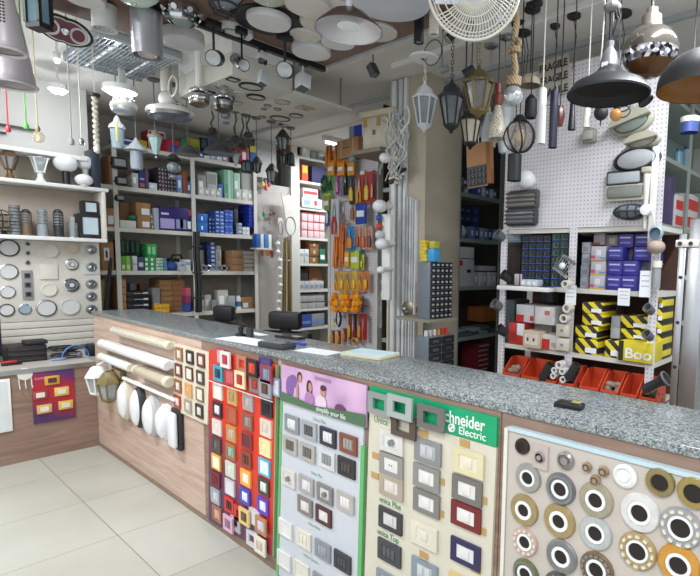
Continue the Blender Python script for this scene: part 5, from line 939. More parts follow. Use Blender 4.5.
# right half : striped, purple
boxgrid(Q, 581.5, 590, 242, ZQ[0], .06, .25, 1, 4, [C('a9adb5')], [(.2, .2, .8, .6, C('8a8e98'))], 'grey_carton', 'grey carton', 'left of the striped lamp cartons')
boxgrid(Q, 591, 606, 246, ZQ[0], .0, .25, 1, 3, [C('b4b0b8')], [(0, .0, 1, .12, C('c8a04a')), (0, .12, .3, .35, C('b84a7c')), (.35, .35, .7, .75, C('d4d4dc')), (.6, .12, 1, .22, C('3a8ac8'))], 'striped_lamp_carton', 'grey lamp carton with coloured stripe', 'wall unit')
cartonpx(Q, 594, 605, 233, Q.z(598, 245)+.003, .06, .2, C('8a8284'), [(0, 0, .6, .2, C('7a2434'))], 'carton', 'grey-brown box on the striped cartons', 'box', 'packages in the perforated wall unit')
cartonpx(Q, 606, 618, 235, Q.z(612, 246)+.001, .08, .2, C('77706f'), [(.3, .2, .8, .7, C('9a9490'))], 'carton', 'grey box right of the grey-brown one', 'box', 'packages in the perforated wall unit')
PUR = [C('34308c', .4)]; PD = [(.12, .68, .85, .78, C('b8b8e8')), (.15, .3, .85, .4, C('7a78c0')), (.2, .45, .7, .5, C('5a58a8'))]
boxgrid(Q, 607, 637.5, 260.5, ZQ[0], .0, .25, 2, 2, PUR, PD, 'purple_lamp_carton', 'purple lamp carton', 'lower block of wall unit')
zz = Q.z(612, 260.5)+.002
cartonpx(Q, 607.5, 623, 247, zz, .0, .25, PUR[0], PD, 'purple_lamp_carton', 'purple lamp carton standing alone in the third tier, left', 'box', 'purple lamp cartons in the wall unit')
cartonpx(Q, 634, 650, 247, zz, .04, .25, PUR[0], PD, 'purple_lamp_carton', 'purple lamp carton in the third tier, right', 'box', 'purple lamp cartons in the wall unit')
cartonpx(Q, 618.5, 633.5, 234, Q.z(620, 247.5)+.002, .06, .2, C('3d3778', .5), PD, 'purple_lamp_carton', 'purple lamp carton in the highest tier, left', 'box', 'purple lamp cartons in the wall unit')
cartonpx(Q, 635, 651, 234, Q.z(640, 246.5)+.002, .06, .2, C('3a3474', .5), PD, 'purple_lamp_carton', 'purple lamp carton in the highest tier, right', 'box', 'purple lamp cartons in the wall unit')
q_(638.5, 650, 261, 0, .08, .2, C('56525c'), [(.2, .3, .7, .8, C('7d7a84'))], 'dark grey carton right of the purple block'); cartonpx(Q, 624, 633, 248, zz, .1, .2, C('5a5460'), [], 'carton', 'small dark carton between purple ones', 'box', 'packages in the perforated wall unit')
# second shelf
RW = [(.0, .0, .45, .55, C('c8342c')), (.5, .1, .75, .4, C('a8a8ac'))]
q_(505, 515, 300, 1, .1, .2, C('4c565c'), [], 'dark grey crumpled bag-like box at left end')
boxgrid(Q, 508, 524, 323, ZQ[1], .0, .25, 1, 1, [C('c23a32')], [(.55, .45, 1, 1, PAPER)], 'red_white_carton', 'red and white carton at left', 'of second wall unit shelf')
q_(523, 540, 331, 1, -.05, .12, C('cbb8a4'), [(.12, .2, .88, .8, C('d8cfc4')), (.25, .4, .35, .6, C('8a8078')), (.6, .4, .7, .6, C('8a8078'))], 'beige double socket box at shelf front', 'socket_box'); 
q_(541, 559, 335, 1, -.02, .2, C('d3d0cf'), [(.05, .0, .5, .7, C('c23028')), (.6, .2, .9, .5, C('a8a8a8'))], 'white and red carton near the middle post'); 
q_(523, 552, 324, 1, .14, .15, C('b8b6b2'), [(.1, .2, .9, .5, C('8f8d8a'))], 'long grey carton behind the socket box', 'long_carton')
zz = Q.z(525, 323)+.002
cartonpx(Q, 516.5, 534, 305, zz, .02, .2, C('cfcfd2'), [(.0, 0, .45, .42, C('c8342c')), (.8, .1, 1, .4, C('c8342c'))], 'white_carton', 'white carton with red corner, upper left', 'box', 'packages in the perforated wall unit')
cartonpx(Q, 535, 555, 307, zz, .0, .2, C('d3d1d0'), [(.5, .55, .75, .8, C('c86a64'))], 'white_carton', 'white carton with small red emblem, upper row', 'box', 'packages in the perforated wall unit')
boxgrid(Q, 540, 553, 291.5, Q.z(545, 305), .25, .1, 2, 1, [C('3a4a54'), C('5a5a58')], [], 'dark_carton', 'dark box at back', 'above the white cartons')
# yellow-black cartons
HZ = [(.45, .12, .95, .45, PAPER)]
YB = 'yellow and black striped cartons in the wall unit'
def hz(x0, x1, y, zb_, d, lbn): return cartonpx(Q, x0, x1, y, zb_, d, .22, M_HAZ, HZ, 'striped_carton', lbn, 'box', YB)
for i, (x0, y, x1, yb_) in enumerate(((575.5, 339, 598, 352.5), (575.5, 326, 598, 338.5), (582.5, 314, 603, 325.5), (582.5, 302.5, 603, 313.5))): hz(x0, x1, y, Q.z(590, yb_) if i else ZQ[1], .0, 'yellow-black striped carton in the left stack, %s' % ['lowest', 'second up', 'third up', 'topmost'][i])
hz(605, 619, 341, ZQ[1], .0, 'short yellow-black striped carton low between stacks')
for i, (y, yb_, x0, x1) in enumerate(((330, 340.5, 621, 650), (316.5, 329.5, 621, 650))): hz(x0, x1, y, Q.z(635, yb_), .05, 'yellow-black striped carton in the middle stack, %s' % ['lower', 'upper'][i])
q = cartonpx(Q, 619, 652, 342, ZQ[1], -.04, .2, C('d8c62c'), [(0, 0, .15, 1, C('28241f'))], 'branded_carton', 'yellow carton with big white letters, front of shelf', 'box', None)
o = text('Boo', .085, PAPER, 'letters', q, (.02, -.1015, .02), (PI/2, 0, 0), .001, .0012, 1.15)
boxgrid(Q, 611, 620.5, 316, Q.z(615, 340), .06, .15, 1, 2, [C('a8adb4')], [], 'grey_carton', 'grey-white carton', 'between the striped stacks')
boxgrid(Q, 655, 664, 296, ZQ[1], .12, .2, 1, 5, [M_HAZ], HZ, 'striped_carton', 'yellow-black striped carton in right stack', '', group=YB+' at the right end')
boxgrid(Q, 604, 618, 301, Q.z(610, 322), .2, .1, 2, 1, [C('8a6a4c'), C('4a3a34')], [], 'carton', 'brown box at back', 'behind the striped cartons')
# red wedge bins
RED = mat('cc4a2a', .45, var=.04)
def bin_(px0, px1, yt, zb_, lbn, fill):
    h0, h1 = Q.h(px0, 375, -.05), Q.h(px1, 375, -.05); w = h1-h0; H = .17
    q = thing('red_parts_bin', Q.w((h0+h1)/2, -.08, zb_), lbn, 'bin', 'red open-front parts bins'); W = w/2-.004
    b = MB(); b.box(-W, W, 0, .17, 0, .006, RED); b.box(-W, W, .164, .17, .006, H, RED); b.box(-W, W, 0, .006, .006, H*.42, RED)
    for s in (-W, W-.006):
        k = b.mi(RED); ya = [(0, .006), (.17, .006), (.17, H), (.1, H), (0, H*.5)]
        A = [b.bm.verts.new((s, y, z)) for y, z in ya]; B2 = [b.bm.verts.new((s+.006, y, z)) for y, z in ya]; b._f(A, k); b._f(B2[::-1], k)
        for i in range(5): b._f((A[i], B2[i], B2[(i+1) % 5], A[(i+1) % 5]), k)
    b.box(-W, W, -.012, .0, H*.36, H*.44, RED); b.build('bin_body', q); MB().box(-W*.3, W*.3, -.0145, -.0125, H*.12, H*.25, PAPER).build('label_strip', q)
    if fill:
        b = MB()
        for i in range(26): b.sph((rnd.uniform(-W*.75, W*.75), rnd.uniform(.04, .13), .02+rnd.uniform(0, H*.5)), .026, mat(fill, .5), 7, rnd.uniform(.6, 1), None, 5)
        tag(b.build('loose_parts', None, q.location), 'loose small parts heaped in '+lbn, 'parts', kind='stuff')
zb_ = ZQ[1]-.26
struct_z = MB().box(qh0-qm, qh1-qm, -.1, .4, zb_-.02, zb_-.0005, SHELFM).build('bin_shelf', t)
for i, (a, b_, f) in enumerate(((505, 523, '9a8474'), (524, 543, ''), (544, 560, ''), (561, 578, '3a3634'), (582, 602, ''), (603, 622, '8a7a70'), (623, 641, ''), (642, 660, '6a5a50'))): bin_(a, b_, 0, zb_, 'red parts bin, %s from left' % ORD[i], f)
# hanging pipe fittings and lamps on the posts
def fit(px, py, parts, name, label, cat, grp='fittings hung on the shelf posts', d=-.05, rot=0):
    h, z = Q.hz(px, py, d); q = thing(name, Q.w(h, d, z), label, cat, grp, rot); parts(q, px2m(q.location, 1)); return q
def pvc(cm, n, r=4.4):
    def f(q, u):
        for x, y, rr in n: MB().lathe([(rr*u, -.03), (rr*u, .03), (rr*u*.6, .03), (rr*u*.55, .01)], cm, 16, (x*u, -.02, y*u), R90).build('pipe_ring', q)
        MB().cyl((0, 0, 0), (0, .04, 0), .004, STEEL, seg=6).build('hook', q)
    return f
fit(570, 308, pvc(OFFW, [(0, 0, 4.5)]), 'pipe_socket', 'white pipe socket on the middle post, upper', 'pipe fitting'); fit(567, 318, pvc(OFFW, [(0, 0, 4.5)]), 'pipe_socket', 'white pipe socket on the middle post, lower', 'pipe fitting')
fit(562, 370, pvc(WHITE, [(0, 6, 4), (-5, 0, 3.2), (4, 0, 3.4), (-6, -6, 3.2), (5, -8, 3.4)]), 'pipe_fitting_cluster', 'cluster of white pipe rings low on the middle post', 'pipe fitting')
fit(568.5, 284, pvc(OFFW, [(0, 0, 4)]), 'round_socket', 'small white ring under the chrome basket lamp', 'pipe fitting', d=-.09)
def swbox(q, u):
    MB().box(-7*u, 7*u, -.04, 0, -6.3*u, 6.3*u, mat('cfc8ba', .5), .004).build('box_body', q); MB().cyl((0, -.04, 0), (0, -.05, 0), 1.2*u, GREY, seg=10).build('screw', q)
fit(565, 330, swbox, 'junction_box', 'cream square junction box on the middle post, upper', 'junction box', 'junction boxes on the middle post', -.02); fit(565, 344, swbox, 'junction_box', 'cream square junction box on the middle post, lower', 'junction box', 'junction boxes on the middle post', -.02)
def dpipe(q, u):
    MB().lathe([(4*u, -9*u), (5*u, -9*u), (5*u, 9*u), (3.5*u, 9*u), (3.5*u, -8*u)], DARK, 16, (0, -.03, 0), Matrix.Rotation(.5, 3, 'Y')).build('sleeve', q); MB().cyl((0, -.02, 0), (0, .04, 0), .004, STEEL, seg=6).build('hook', q)
fit(575, 371, dpipe, 'black_pipe_sleeve', 'black pipe sleeve beside the white rings', 'pipe fitting', rot=0); fit(549, 371, dpipe, 'black_pipe_sleeve', 'black pipe sleeve left of the white rings', 'pipe fitting', rot=0)
def torch(q, u):
    Rm = Matrix.Rotation(math.radians(55), 3, 'Y'); MB().lathe([(0, -14*u), (5*u, -14*u), (5*u, 5*u), (8*u, 12*u), (7*u, 13*u), (4*u, 10*u), (0, 8*u)], DARK, 18, (0, -.03, 0), Rm).build('body', q)
    MB().lathe([(7*u, 12.2*u), (8.4*u, 12.2*u), (8.4*u, 14*u), (7*u, 14*u)], GREY, 18, (0, -.03, 0), Rm).build('rim', q); MB().cyl((0, -.02, 0), (0, .04, 0), .004, STEEL, seg=6).build('hook', q)
fit(657, 383, torch, 'torch', 'black ribbed torch hanging low at the right post', 'torch', d=-.09)
def ghead(q, u):
    Rm = Matrix.Rotation(-.5, 3, 'Y'); MB().lathe([(0, -6*u), (4.5*u, -5*u), (5.5*u, 4*u), (4.3*u, 4*u), (3.5*u, -3*u)], mat('5c5f62', .5), 16, (0, -.03, 0), Rm @ Matrix.Rotation(.9, 3, 'X')).build('shell', q); MB().cyl((0, -.02, 0), (0, .04, 0), .004, STEEL, seg=6).build('hook', q)
def bhead(q, u):
    Rm = Matrix.Rotation(-.7, 3, 'Y'); MB().lathe([(0, -6*u), (4*u, -6*u), (5.5*u, 4*u), (4.5*u, 4*u), (3.5*u, -3*u)], mat('1f2124', .5), 16, (0, -.02, 0), Rm @ Matrix.Rotation(.7, 3, 'X')).build('shell', q); MB().cyl((0, -.02, 0), (0, .04, 0), .004, STEEL, seg=6).build('hook', q)
fit(651, 309, ghead, 'grey_pipe_cap', 'dark grey round cap on the right post', 'pipe fitting', d=-.09); fit(650, 335, ghead, 'grey_clamp', 'slanted grey clamp on the right post below the cap', 'pipe fitting', d=-.09)
fit(507, 276, bhead, 'small_spotlight', 'black spotlight head hooked on the left post', 'spotlight', d=-.08); fit(502, 236, ghead, 'grey_spot_head', 'grey spotlight head high on the left post', 'spotlight', d=-.08); fit(499, 305, ghead, 'chrome_spot_head', 'pale metal head low on the left post', 'spotlight', d=-.08); fit(503, 330, bhead, 'small_spotlight', 'black clamp head below the pale metal one', 'spotlight', d=-.08)
def note(wd, ht, m=PAPER):
    def f(q, u): MB().box(-wd/2*u, wd/2*u, -.004, -.002, -ht/2*u, ht/2*u, m).build('sheet', q); b = MB(); [b.box(-wd*.35*u, wd*.35*u, -.0048, -.004, (ht*.3-k_*ht*.2)*u, (ht*.33-k_*ht*.2)*u, mat('9a9aa0', .6)) for k_ in range(3)]; b.build('print', q)
    return f
fit(624, 297, note(13, 18), 'paper_tag', 'white paper tag hanging over the shelf edge', 'paper', 'paper tags on the shelf edge', -.02); fit(645.5, 284, note(12, 28), 'paper_tag', 'long white paper tag beside the grey cylinder', 'paper', 'paper tags on the shelf edge', -.07); fit(571, 295, note(12, 20), 'paper_tag', 'white blank tag on the middle post', 'paper', 'paper tags on the shelf edge', -.03)
def cylh(q, u):
    MB().lathe([(0, -14*u), (4.5*u, -14*u), (4.5*u, 14*u), (0, 14*u)], mat('8d9194', .4), 16).build('cylinder', q); MB().lathe([(4.7*u, 8*u), (5.2*u, 8*u), (5.2*u, 15*u), (0, 15*u)], OFFW, 16).build('cap', q); MB().cyl((0, 0, 12*u), (0, .1, 12*u), .004, STEEL, seg=6).build('hook', q)
fit(656.5, 275, cylh, 'grey_cylinder', 'grey cylinder with white cap hung on right post', 'lamp', d=-.09)
def ringl(q, u):
    MB().lathe([(5.2*u, 0), (7.2*u, 0), (7.6*u, .02), (5.6*u, .03)], mat('8fa6b4', .4), 22, (0, 0, 0), R90).build('rim', q); MB().lathe([(0, .006), (5.3*u, .006)], mat('5c7280', .4), 20, (0, 0, 0), R90).build('face', q); MB().tube([(-2*u, 0, 6*u), (-6*u, -.01, 22*u), (-8*u, .03, 30*u)], .004, OFFW).build('cord', q)
fit(657, 233, ringl, 'ring_lamp', 'pale blue round lamp at the lower right of the perforated panel', 'lamp', d=-.08)
tag(MB().sph((0, 0, 0), .05, mat('a8958a', .7), 12, .8).build('wire_ball', None, Q.w(*[Q.h(656, 247, -.08), -.08, Q.z(656, 247, -.08)])), 'brownish wire ball between ring lamp and grey cylinder', 'wire')
def basket(q, u):
    b = MB()
    for i in range(7): b.tube([(-9*u+3*i*u, -.05, 12*u-2*abs(i-3)*u), (-8*u+2.3*i*u, -.03, -8*u)], .004, CHROME, 5)
    b.box(-9*u, 9*u, -.03, -.01, -9*u, -6*u, CHROME); b.box(-8*u, 8*u, -.02, -.005, 6*u, 9*u, STEEL); b.build('basket', q); MB().sph((0, -.05, 0), 3.5*u, OPAL).build('bulb', q); MB().cyl((0, 0, 0), (0, .05, 0), .005, STEEL, seg=6).build('hook', q)
fit(566, 266, basket, 'chrome_basket_lamp', 'chrome slatted lamp tilted on the middle post', 'lamp', d=-.06, rot=(0, .6, 0))
# lamps on the perforated panel
def pl(px, py, w, h, kind, body, face_, label, tilt=0):
    H, Z = Q.hz(px, py, -.03); u = px2z(Q.w(H, 0, Z), 1)*1.12; W, Hh = w*u/2, h*u/2
    q = thing('bulkhead_lamp', Q.w(H, -.013, Z), label, 'wall lamp', 'bulkhead lamps on the perforated panel', (0, math.radians(tilt), 0)); SC = R90 @ Matrix.Diagonal((W, Hh, 1)).to_3x3()
    if kind in ('oval', 'cage', 'eyelid'):
        MB().lathe([(0, 0), (1, 0), (1, .035), (.84, .05), (.82, .03)], body, 28, (0, 0, 0), SC).build('housing', q); MB().lathe([(.83, .035), (.75, .055), (.4, .07), (0, .073)], face_, 28, (0, 0, 0), SC).build('diffuser', q)
        if kind == 'eyelid': MB().poly([(W*.98*math.cos(a), Hh*.98*math.sin(a)) for a in [PI*i/12 for i in range(13)]], -.09, -.05, body).build('eyelid_hood', q)
        if kind == 'cage':
            b = MB(); [b.tube([(x, -.055, -Hh*.8*math.sqrt(max(0, 1-(x/W)**2))), (x, -.082, 0), (x, -.055, Hh*.8*math.sqrt(max(0, 1-(x/W)**2)))], .006, body) for x in (-W*.5, 0, W*.5)]; b.tube([(-W*.9, -.05, 0), (-W*.4, -.084, 0), (W*.4, -.084, 0), (W*.9, -.05, 0)], .006, body); b.build('guard_bars', q)
    elif kind == 'rect':
        MB().box(-W, W, -.04, 0, -Hh, Hh, body, .008).build('housing', q); MB().box(-W*.88, W*.84, -.055, -.04, -Hh*.68, Hh*.7, face_, .01).build('diffuser', q)
    elif kind == 'louv':
        MB().box(-W, W, -.05, 0, -Hh, Hh, body, .02).build('housing', q); MB().box(-W*.85, W*.85, -.056, -.05, -Hh*.7, Hh*.7, face_, .004).build('diffuser', q); b = MB(); [b.box(-W*.95, W*.95, -.066, -.05, Hh*(-.7+.45*k_)-.006, Hh*(-.7+.45*k_)+.006, body, .002) for k_ in range(4)]; b.build('louvre_bars', q)
    elif kind == 'globe': MB().lathe([(0, 0), (W*.5, 0), (W*.45, .03), (0, .03)], OFFW, 18, (0, 0, 0), R90).build('base', q); MB().sph((0, -.03-W*.8, 0), W, face_, 22).build('globe', q)
FG = mat('a3a5aa', .25, var=.05); BZ = mat('aba999', .5); GF = mat('7b857d', .3)
pl(524, 200, 32, 17, 'louv', mat('4f4a47', .5), mat('8c8c88', .3), 'brown louvred bulkhead lamp, upper at panel left'); pl(522.5, 217, 32, 16, 'louv', mat('3a3c42', .5), mat('74777c', .3), 'dark grey louvred bulkhead lamp, lower at panel left')
pl(531, 181, 16, 16, 'globe', OFFW, OPAL, 'white opal globe lamp above the louvred lamps')
pl(633, 123, 38, 21, 'eyelid', BZ, GF, 'large beige oval lamp with eyelid hood, highest', -14); pl(644, 142, 30, 13, 'eyelid', BZ, mat('8f8d82', .3), 'small beige oval lamp with eyelid hood below the large one', -8)
pl(637, 160, 42, 21, 'oval', mat('24242c', .4), FG, 'black-rimmed oval lamp with grey glass', -5); pl(626, 178.5, 34, 14, 'rect', mat('3c3d42', .5), mat('9fa4a9', .3), 'dark framed rectangular lamp on the panel'); pl(627, 192.5, 37, 15, 'rect', mat('cdc9b8', .5), mat('777a74', .3), 'cream framed rectangular lamp on the panel')
pl(630.5, 212, 31, 14, 'cage', mat('3a3e43', .5), mat('6f757a', .3), 'dark caged oval lamp, lowest on the panel')
pl(590, 136, 12, 12, 'rect', mat('8f8d86', .5), mat('a9a8a2', .3), 'faint small grey lamp in panel middle')
H, Z = Q.hz(646, 200, -.05); q = thing('white_arm_lamp', Q.w(H, -.05, Z), 'long white tapered pole lamp hanging before the panel lamps', 'lamp'); u = px2m(q.location, 1)
MB().lathe([(0, -30*u), (1.6*u, -30*u), (4.2*u, 28*u), (0, 28*u)], OFFW, 14).build('pole', q); MB().box(-5*u, 5*u, -.03, .02, 28*u, 34*u, BZ, .006).build('bracket', q)
H, Z = Q.hz(656, 165, -.04); q = thing('white_trunk_strip', Q.w(H, -.04, Z), 'white vertical strip at the panel right edge', 'trunking'); MB().box(-.018, .018, -.02, 0, -.45, .1, WHITE, .003).build('strip', q); MB().lathe([(0, 0), (.035, 0), (.03, .03), (0, .035)], OPAL, 14, (-.03, -.02, -.25), R90).build('round_lens', q)
# three word sign
H, Z = Q.hz(552, 77, -.03)
q = thing('stacked_word_sign', Q.w(H, -.03, Z), 'pale sheet printed with the word FRAGILE stacked', 'sign', None, (0, -.06, 0)); u = px2m(q.location, 1)
MB().box(-15*u, 19*u, -.004, 0, -20*u, 18*u, mat('b3ab9c', .7)).build('sheet', q)
for k_ in range(3): text('FRAGILE', 10*u, mat('1e1e1e', .6), 'printed_word', q, (2*u, -.006, (7-12.5*k_)*u), (PI/2, 0, 0), .0005, .0018, .86)
# ================================================================== SHELVING AT THE FAR RIGHT (facing right)
X2 = Face('x', 3.62)
q = thing('teal_shelving', (3.62, 3.02, 0), 'grey-green side shelving at the right picture edge', 'shelving', None, PI/2)
Za = X2.z(685, 166); Zb2 = X2.z(690, 108)
for z in (Za, Za-.45, Za+.42, Za-.9): MB().box(-.88, 1.0, 0, .35, z-.03, z, GREYGREEN).build('shelf', q)
for h in (-.86, -.2, 1.1): MB().box(h-.022, h+.022, -.012, -.001, 0, CZ-.2, GREYGREEN).build('post', q)
MB().box(-.88, 1.2, .355, .36, 0, CZ-.2, mat('7f9490', .6)).build('back_panel', q)
def x_(x0, x1, y, z0, d, dep, body, dec, label, name='carton', cat='box'): return cartonpx(X2, x0, x1, y, z0, d, dep, body, dec, name, label, cat, 'goods on the far right shelving')
x_(671, 676, 178, Za-.45, .02, .3, C('4a3f64'), [], 'narrow violet-grey carton on the far right shelving')
for i, (x0, x1, y) in enumerate(((677, 684, 196), (688, 699, 195))): x_(x0, x1, y, Za-.45, .0, .3, C('c9c7c8'), [(.0, .05, 1, .35, C('c8342c')), (.0, .55, 1, .85, C('c8342c'))], ['white carton with red bands, left one at far right', 'white carton with red bands, right one at far right'][i])
for i, (px, w, ht, c) in enumerate(((672, 7, .22, '6f9a94'), (690, 9, .15, '8ab0cc'), (697, 8, .2, 'a8c4d4'))):
    h = X2.h(px, 150); r = px2m(X2.w(h, 0, Za), w)/2; o = thing('plastic_jar', X2.w(h, .08, Za+.001), '%s at the right picture edge shelf' % ['tall teal jar', 'short pale blue jar', 'light blue tall jar'][i], 'jar', 'jars on the far right shelving')
    MB().lathe([(0, 0), (r, 0), (r, ht*.8), (r*.6, ht*.9), (0, ht*.9)], mat(c, .3), 14).build('body', o); MB().lathe([(r*.65, ht*.86), (r*.65, ht), (0, ht)], mat('2f5a9a' if i else 'c8d0d0', .4), 12).build('lid', o)
Hh = Face('y', 1.45); h, z = Hh.hz(689, 133); q = thing('hanging_drum_lamp', Hh.w(h, 0, z), 'white and navy drum lamp hanging at the right edge', 'lamp'); r = px2m(q.location, 19)/2
MB().lathe([(r, -.0), (r, .05), (0, .06)], mat('3a4c84', .4), 22, (0, 0, 0)).build('drum', q); MB().lathe([(r*1.02, .05), (r*1.05, .075), (0, .08)], OFFW, 22).build('cap', q); MB().cyl((0, 0, .08), (0, 0, CZ-z), .003, BLACK, seg=6).build('cord', q)
# ladder
q = thing('aluminium_ladder', (4.0, 1.36, 0), 'folded aluminium ladder standing upright at the right edge', 'ladder'); Ld = Face('y', 1.3)
a0, a1, b0, b1 = Ld.h(676, 300), Ld.h(683.5, 300), Ld.h(685.5, 300), Ld.h(700, 300)+.01; zt = Ld.z(685, 240)
def rail(h0, h1, z, d0, d1): 
    b = MB(); b.box(h0-4.0, h1-4.0, d0, d1, 0, z, ALU, .004); 
    b.build('rail', q)
rail(a0, a1, zt+.03, -.07, -.03); rail(b0, b1, zt+.10, -.07, .0)
MB().box(a0-4.0-.012, b0-4.0+.05, -.085, -.072, zt-.035, zt+.0, OFFW, .004).build('hinge_bracket', q)
for x in (a0-3.99, b0-3.985): MB().cyl((x, -.083, zt-.018), (x, -.092, zt-.018), .01, DARK, seg=12).build('bolt', q)
for i, z in enumerate([zt-.18-.22*k_ for k_ in range(6)]):
    MB().cyl(((a0+a1)/2-4.0, -.0695, z), ((a0+a1)/2-4.0, -.0735, z), .009, DARK, seg=10).build('rung_hole', q); MB().box(a1-4.0, b0-4.0, -.06, -.035, z-.012, z+.012, ALU).build('rung', q)
# ================================================================== CEILING BOARDS
ZB = 2.6
def board(name, x0, x1, y0, y1, z0, z1, m, label, hang=True):
    q = thing(name, ((x0+x1)/2, (y0+y1)/2, z0), label, 'ceiling board'); X, Y = (x1-x0)/2, (y1-y0)/2
    MB().box(-X, X, -Y, Y, 0, z1-z0, m, .004).build('board', q)
    if hang:
        for sx in (-.8, .8):
            for sy in (-.8, .8): MB().cyl((sx*X, sy*Y, z1-z0), (sx*X, sy*Y, CZ-z0), .008, STEEL, seg=6).build('hanging_rod', q)
    return q
q = board('brown_ceiling_board', 2.33, 4.0, -1.0, .50, ZB, ZB+.03, M_BROWN, 'brown board under the ceiling crowded with round lamps')
MB().box(-.865, -.835, -.75, .75, -.03, .0, BLACK).build('track_rail', q); MB().box(-.83, .83, .752, .78, -.01, .03, mat('a9abad', .4)).build('edge_strip', q)
board('second_brown_board', 1.85, 2.325, -1.0, -.22, ZB+.01, ZB+.04, M_BROWN, 'smaller brown board behind the metal cone pendants')
z7 = 2.7
for (y0, y1, lb_) in ((.40, .835, 'white ceiling box board with square and round black rings'), (.84, 1.36, 'pale ceiling board with small round downlights, farther one')):
    q = board('downlight_ceiling_board', .70, 1.49, y0, y1, z7, z7+.02 if y0 > .5 else z7+.14, mat('c3c0b9', .6), lb_, y0 > .5)
    if y0 < .5:
        MB().box(-.395, .395, -.2175, .2175, .1405, CZ-z7-.001, mat('cfd0ce', .6)).build('upper_box', q)
def cring(px, py, wpx, m, face, label, sq=False, z=z7):
    p = un(px, py, 'z', z-.004); r = px2m(p, wpx)/2
    q = thing('ceiling_downlight', (p.x, p.y, z), label, 'downlight', 'downlights on the pale ceiling boards')
    if sq:
        b = MB(); r *= .72
        for a in ((-r, r, -r, -r*.8), (-r, r, r*.8, r), (-r, -r*.8, -r*.8, r*.8), (r*.8, r, -r*.8, r*.8)): b.box(*a, -.01, 0, m)
        b.build('frame', q); MB().box(-r*.8, r*.8, -r*.8, r*.8, -.006, 0, face).build('diffuser', q)
    else:
        MB().lathe([(r, 0), (r, -.01), (r*.84, -.012), (r*.84, -.004)], m, 26).build('trim_ring', q); MB().lathe([(0, -.006), (r*.84, -.006)], face, 26).build('diffuser', q)
CF = mat('bdbab4', .5)
for a in ((233, 79.5, 16, BLACK, CF, 'black-edged square downlight, nearer', True), (208, 92.5, 16, BLACK, CF, 'black-edged square downlight, farther left', True), (251, 86.5, 25, BLACK, CF, 'largest black ring downlight'), (226, 97.5, 18, BLACK, CF, 'black ring downlight between the squares'),
          (256, 97, 19, BLACK, CF, 'black ring downlight nearest the seam'), (239, 93, 12, OFFW, CF, 'white downlight between black rings'), (222, 87, 14, ALU, CF, 'grey flat downlight on the box board'), (237, 103, 13, ALU, CF, 'faint grey downlight by the seam'),
          (267.5, 105.5, 8, mat('7d7465', .5), CF, 'small brownish ring, nearest of the three small ones'), (264, 109, 6, mat('7d7465', .5), CF, 'small brownish ring, left of three'), (277.5, 109, 8, mat('7d7465', .5), CF, 'small brownish ring, right of three'), (282, 102, 17, mat('9f9f98', .4), mat('a8a8a2', .4), 'flat grey oval downlight on farther board'),
          (280, 118.5, 21, mat('55524c', .5), CF, 'dark thin ring downlight at far edge'), (262, 117, 8, mat('7d7465', .5), CF, 'tiny ring beside the dark thin ring'), (296, 115.5, 14, mat('66625a', .5), CF, 'medium dark ring at the far corner')): cring(*a)
q = thing('ceiling_wood_patch', un(305, 108, 'z', z7-.002), 'small tan square fitting on the farther ceiling board', 'downlight'); MB().box(-.05, .05, -.06, .06, -.008, .0, mat('a8987a', .5)).build('plate', q); MB().lathe([(0, -.012), (.02, -.012), (.025, -.008)], GREY, 12).build('lens', q)
# troffer
q = thing('louvre_ceiling_fixture', (.545, .09, 2.9), 'metal louvred fluorescent fixture on the ceiling', 'ceiling light')
MB().box(-.37, .37, -.25, .25, .005, .045, mat('a3aab2', .4, .4), .004).build('housing', q)
b = MB(); [b.box(-.35, .35, -.24+.024*i, -.232+.024*i, -.012, .004, mat('c3c8ce', .3, .4)) for i in range(20)]; [b.box(-.36+.12*i, -.352+.12*i, -.245, .245, -.014, .004, mat('c3c8ce', .3, .4)) for i in range(7)]; b.build('louvres', q)
for y in (-.12, .12): MB().cyl((-.34, y, .0), (.34, y, .0), .009, mat('e2e8ee', .3, emit=.5, var=0), seg=8).build('tube', q)
# bright lamps
def glow(px, py, z, wpx, hpx, label, power):
    p = un(px, py, 'z', z); r = px2m(p, wpx)/2; q = thing('lit_panel_lamp', p, label, 'ceiling light', 'lit white ceiling lamps')
    MB().lathe([(r*1.08, .0), (r*1.08, .04), (0, .045)], WHITE, 24).build('housing', q); MB().lathe([(0, -.03), (r*.7, -.022), (r, 0)], GLOW, 24).build('lit_diffuser', q); MB().cyl((0, 0, .045), (0, 0, CZ-z), .008, WHITE, seg=8).build('stem', q)
    l = bpy.data.lights.new('lamp', 'POINT'); l.energy = power; l.color = (.86, .93, 1); l.shadow_soft_size = r*.7; o = bpy.data.objects.new('lamp_light', l); COL.objects.link(o); o.location = (p.x, p.y, p.z-.1)
glow(120, 92, 2.72, 33, 18, 'brightest lit white ceiling lamp above the left lanterns', 13)
glow(58, 90, 2.78, 20, 14, 'lit white lamp left of the brightest one', 3.5)
glow(57, 59, 2.8, 7, 6, 'small bright lit spot by the louvred fixture', 1)
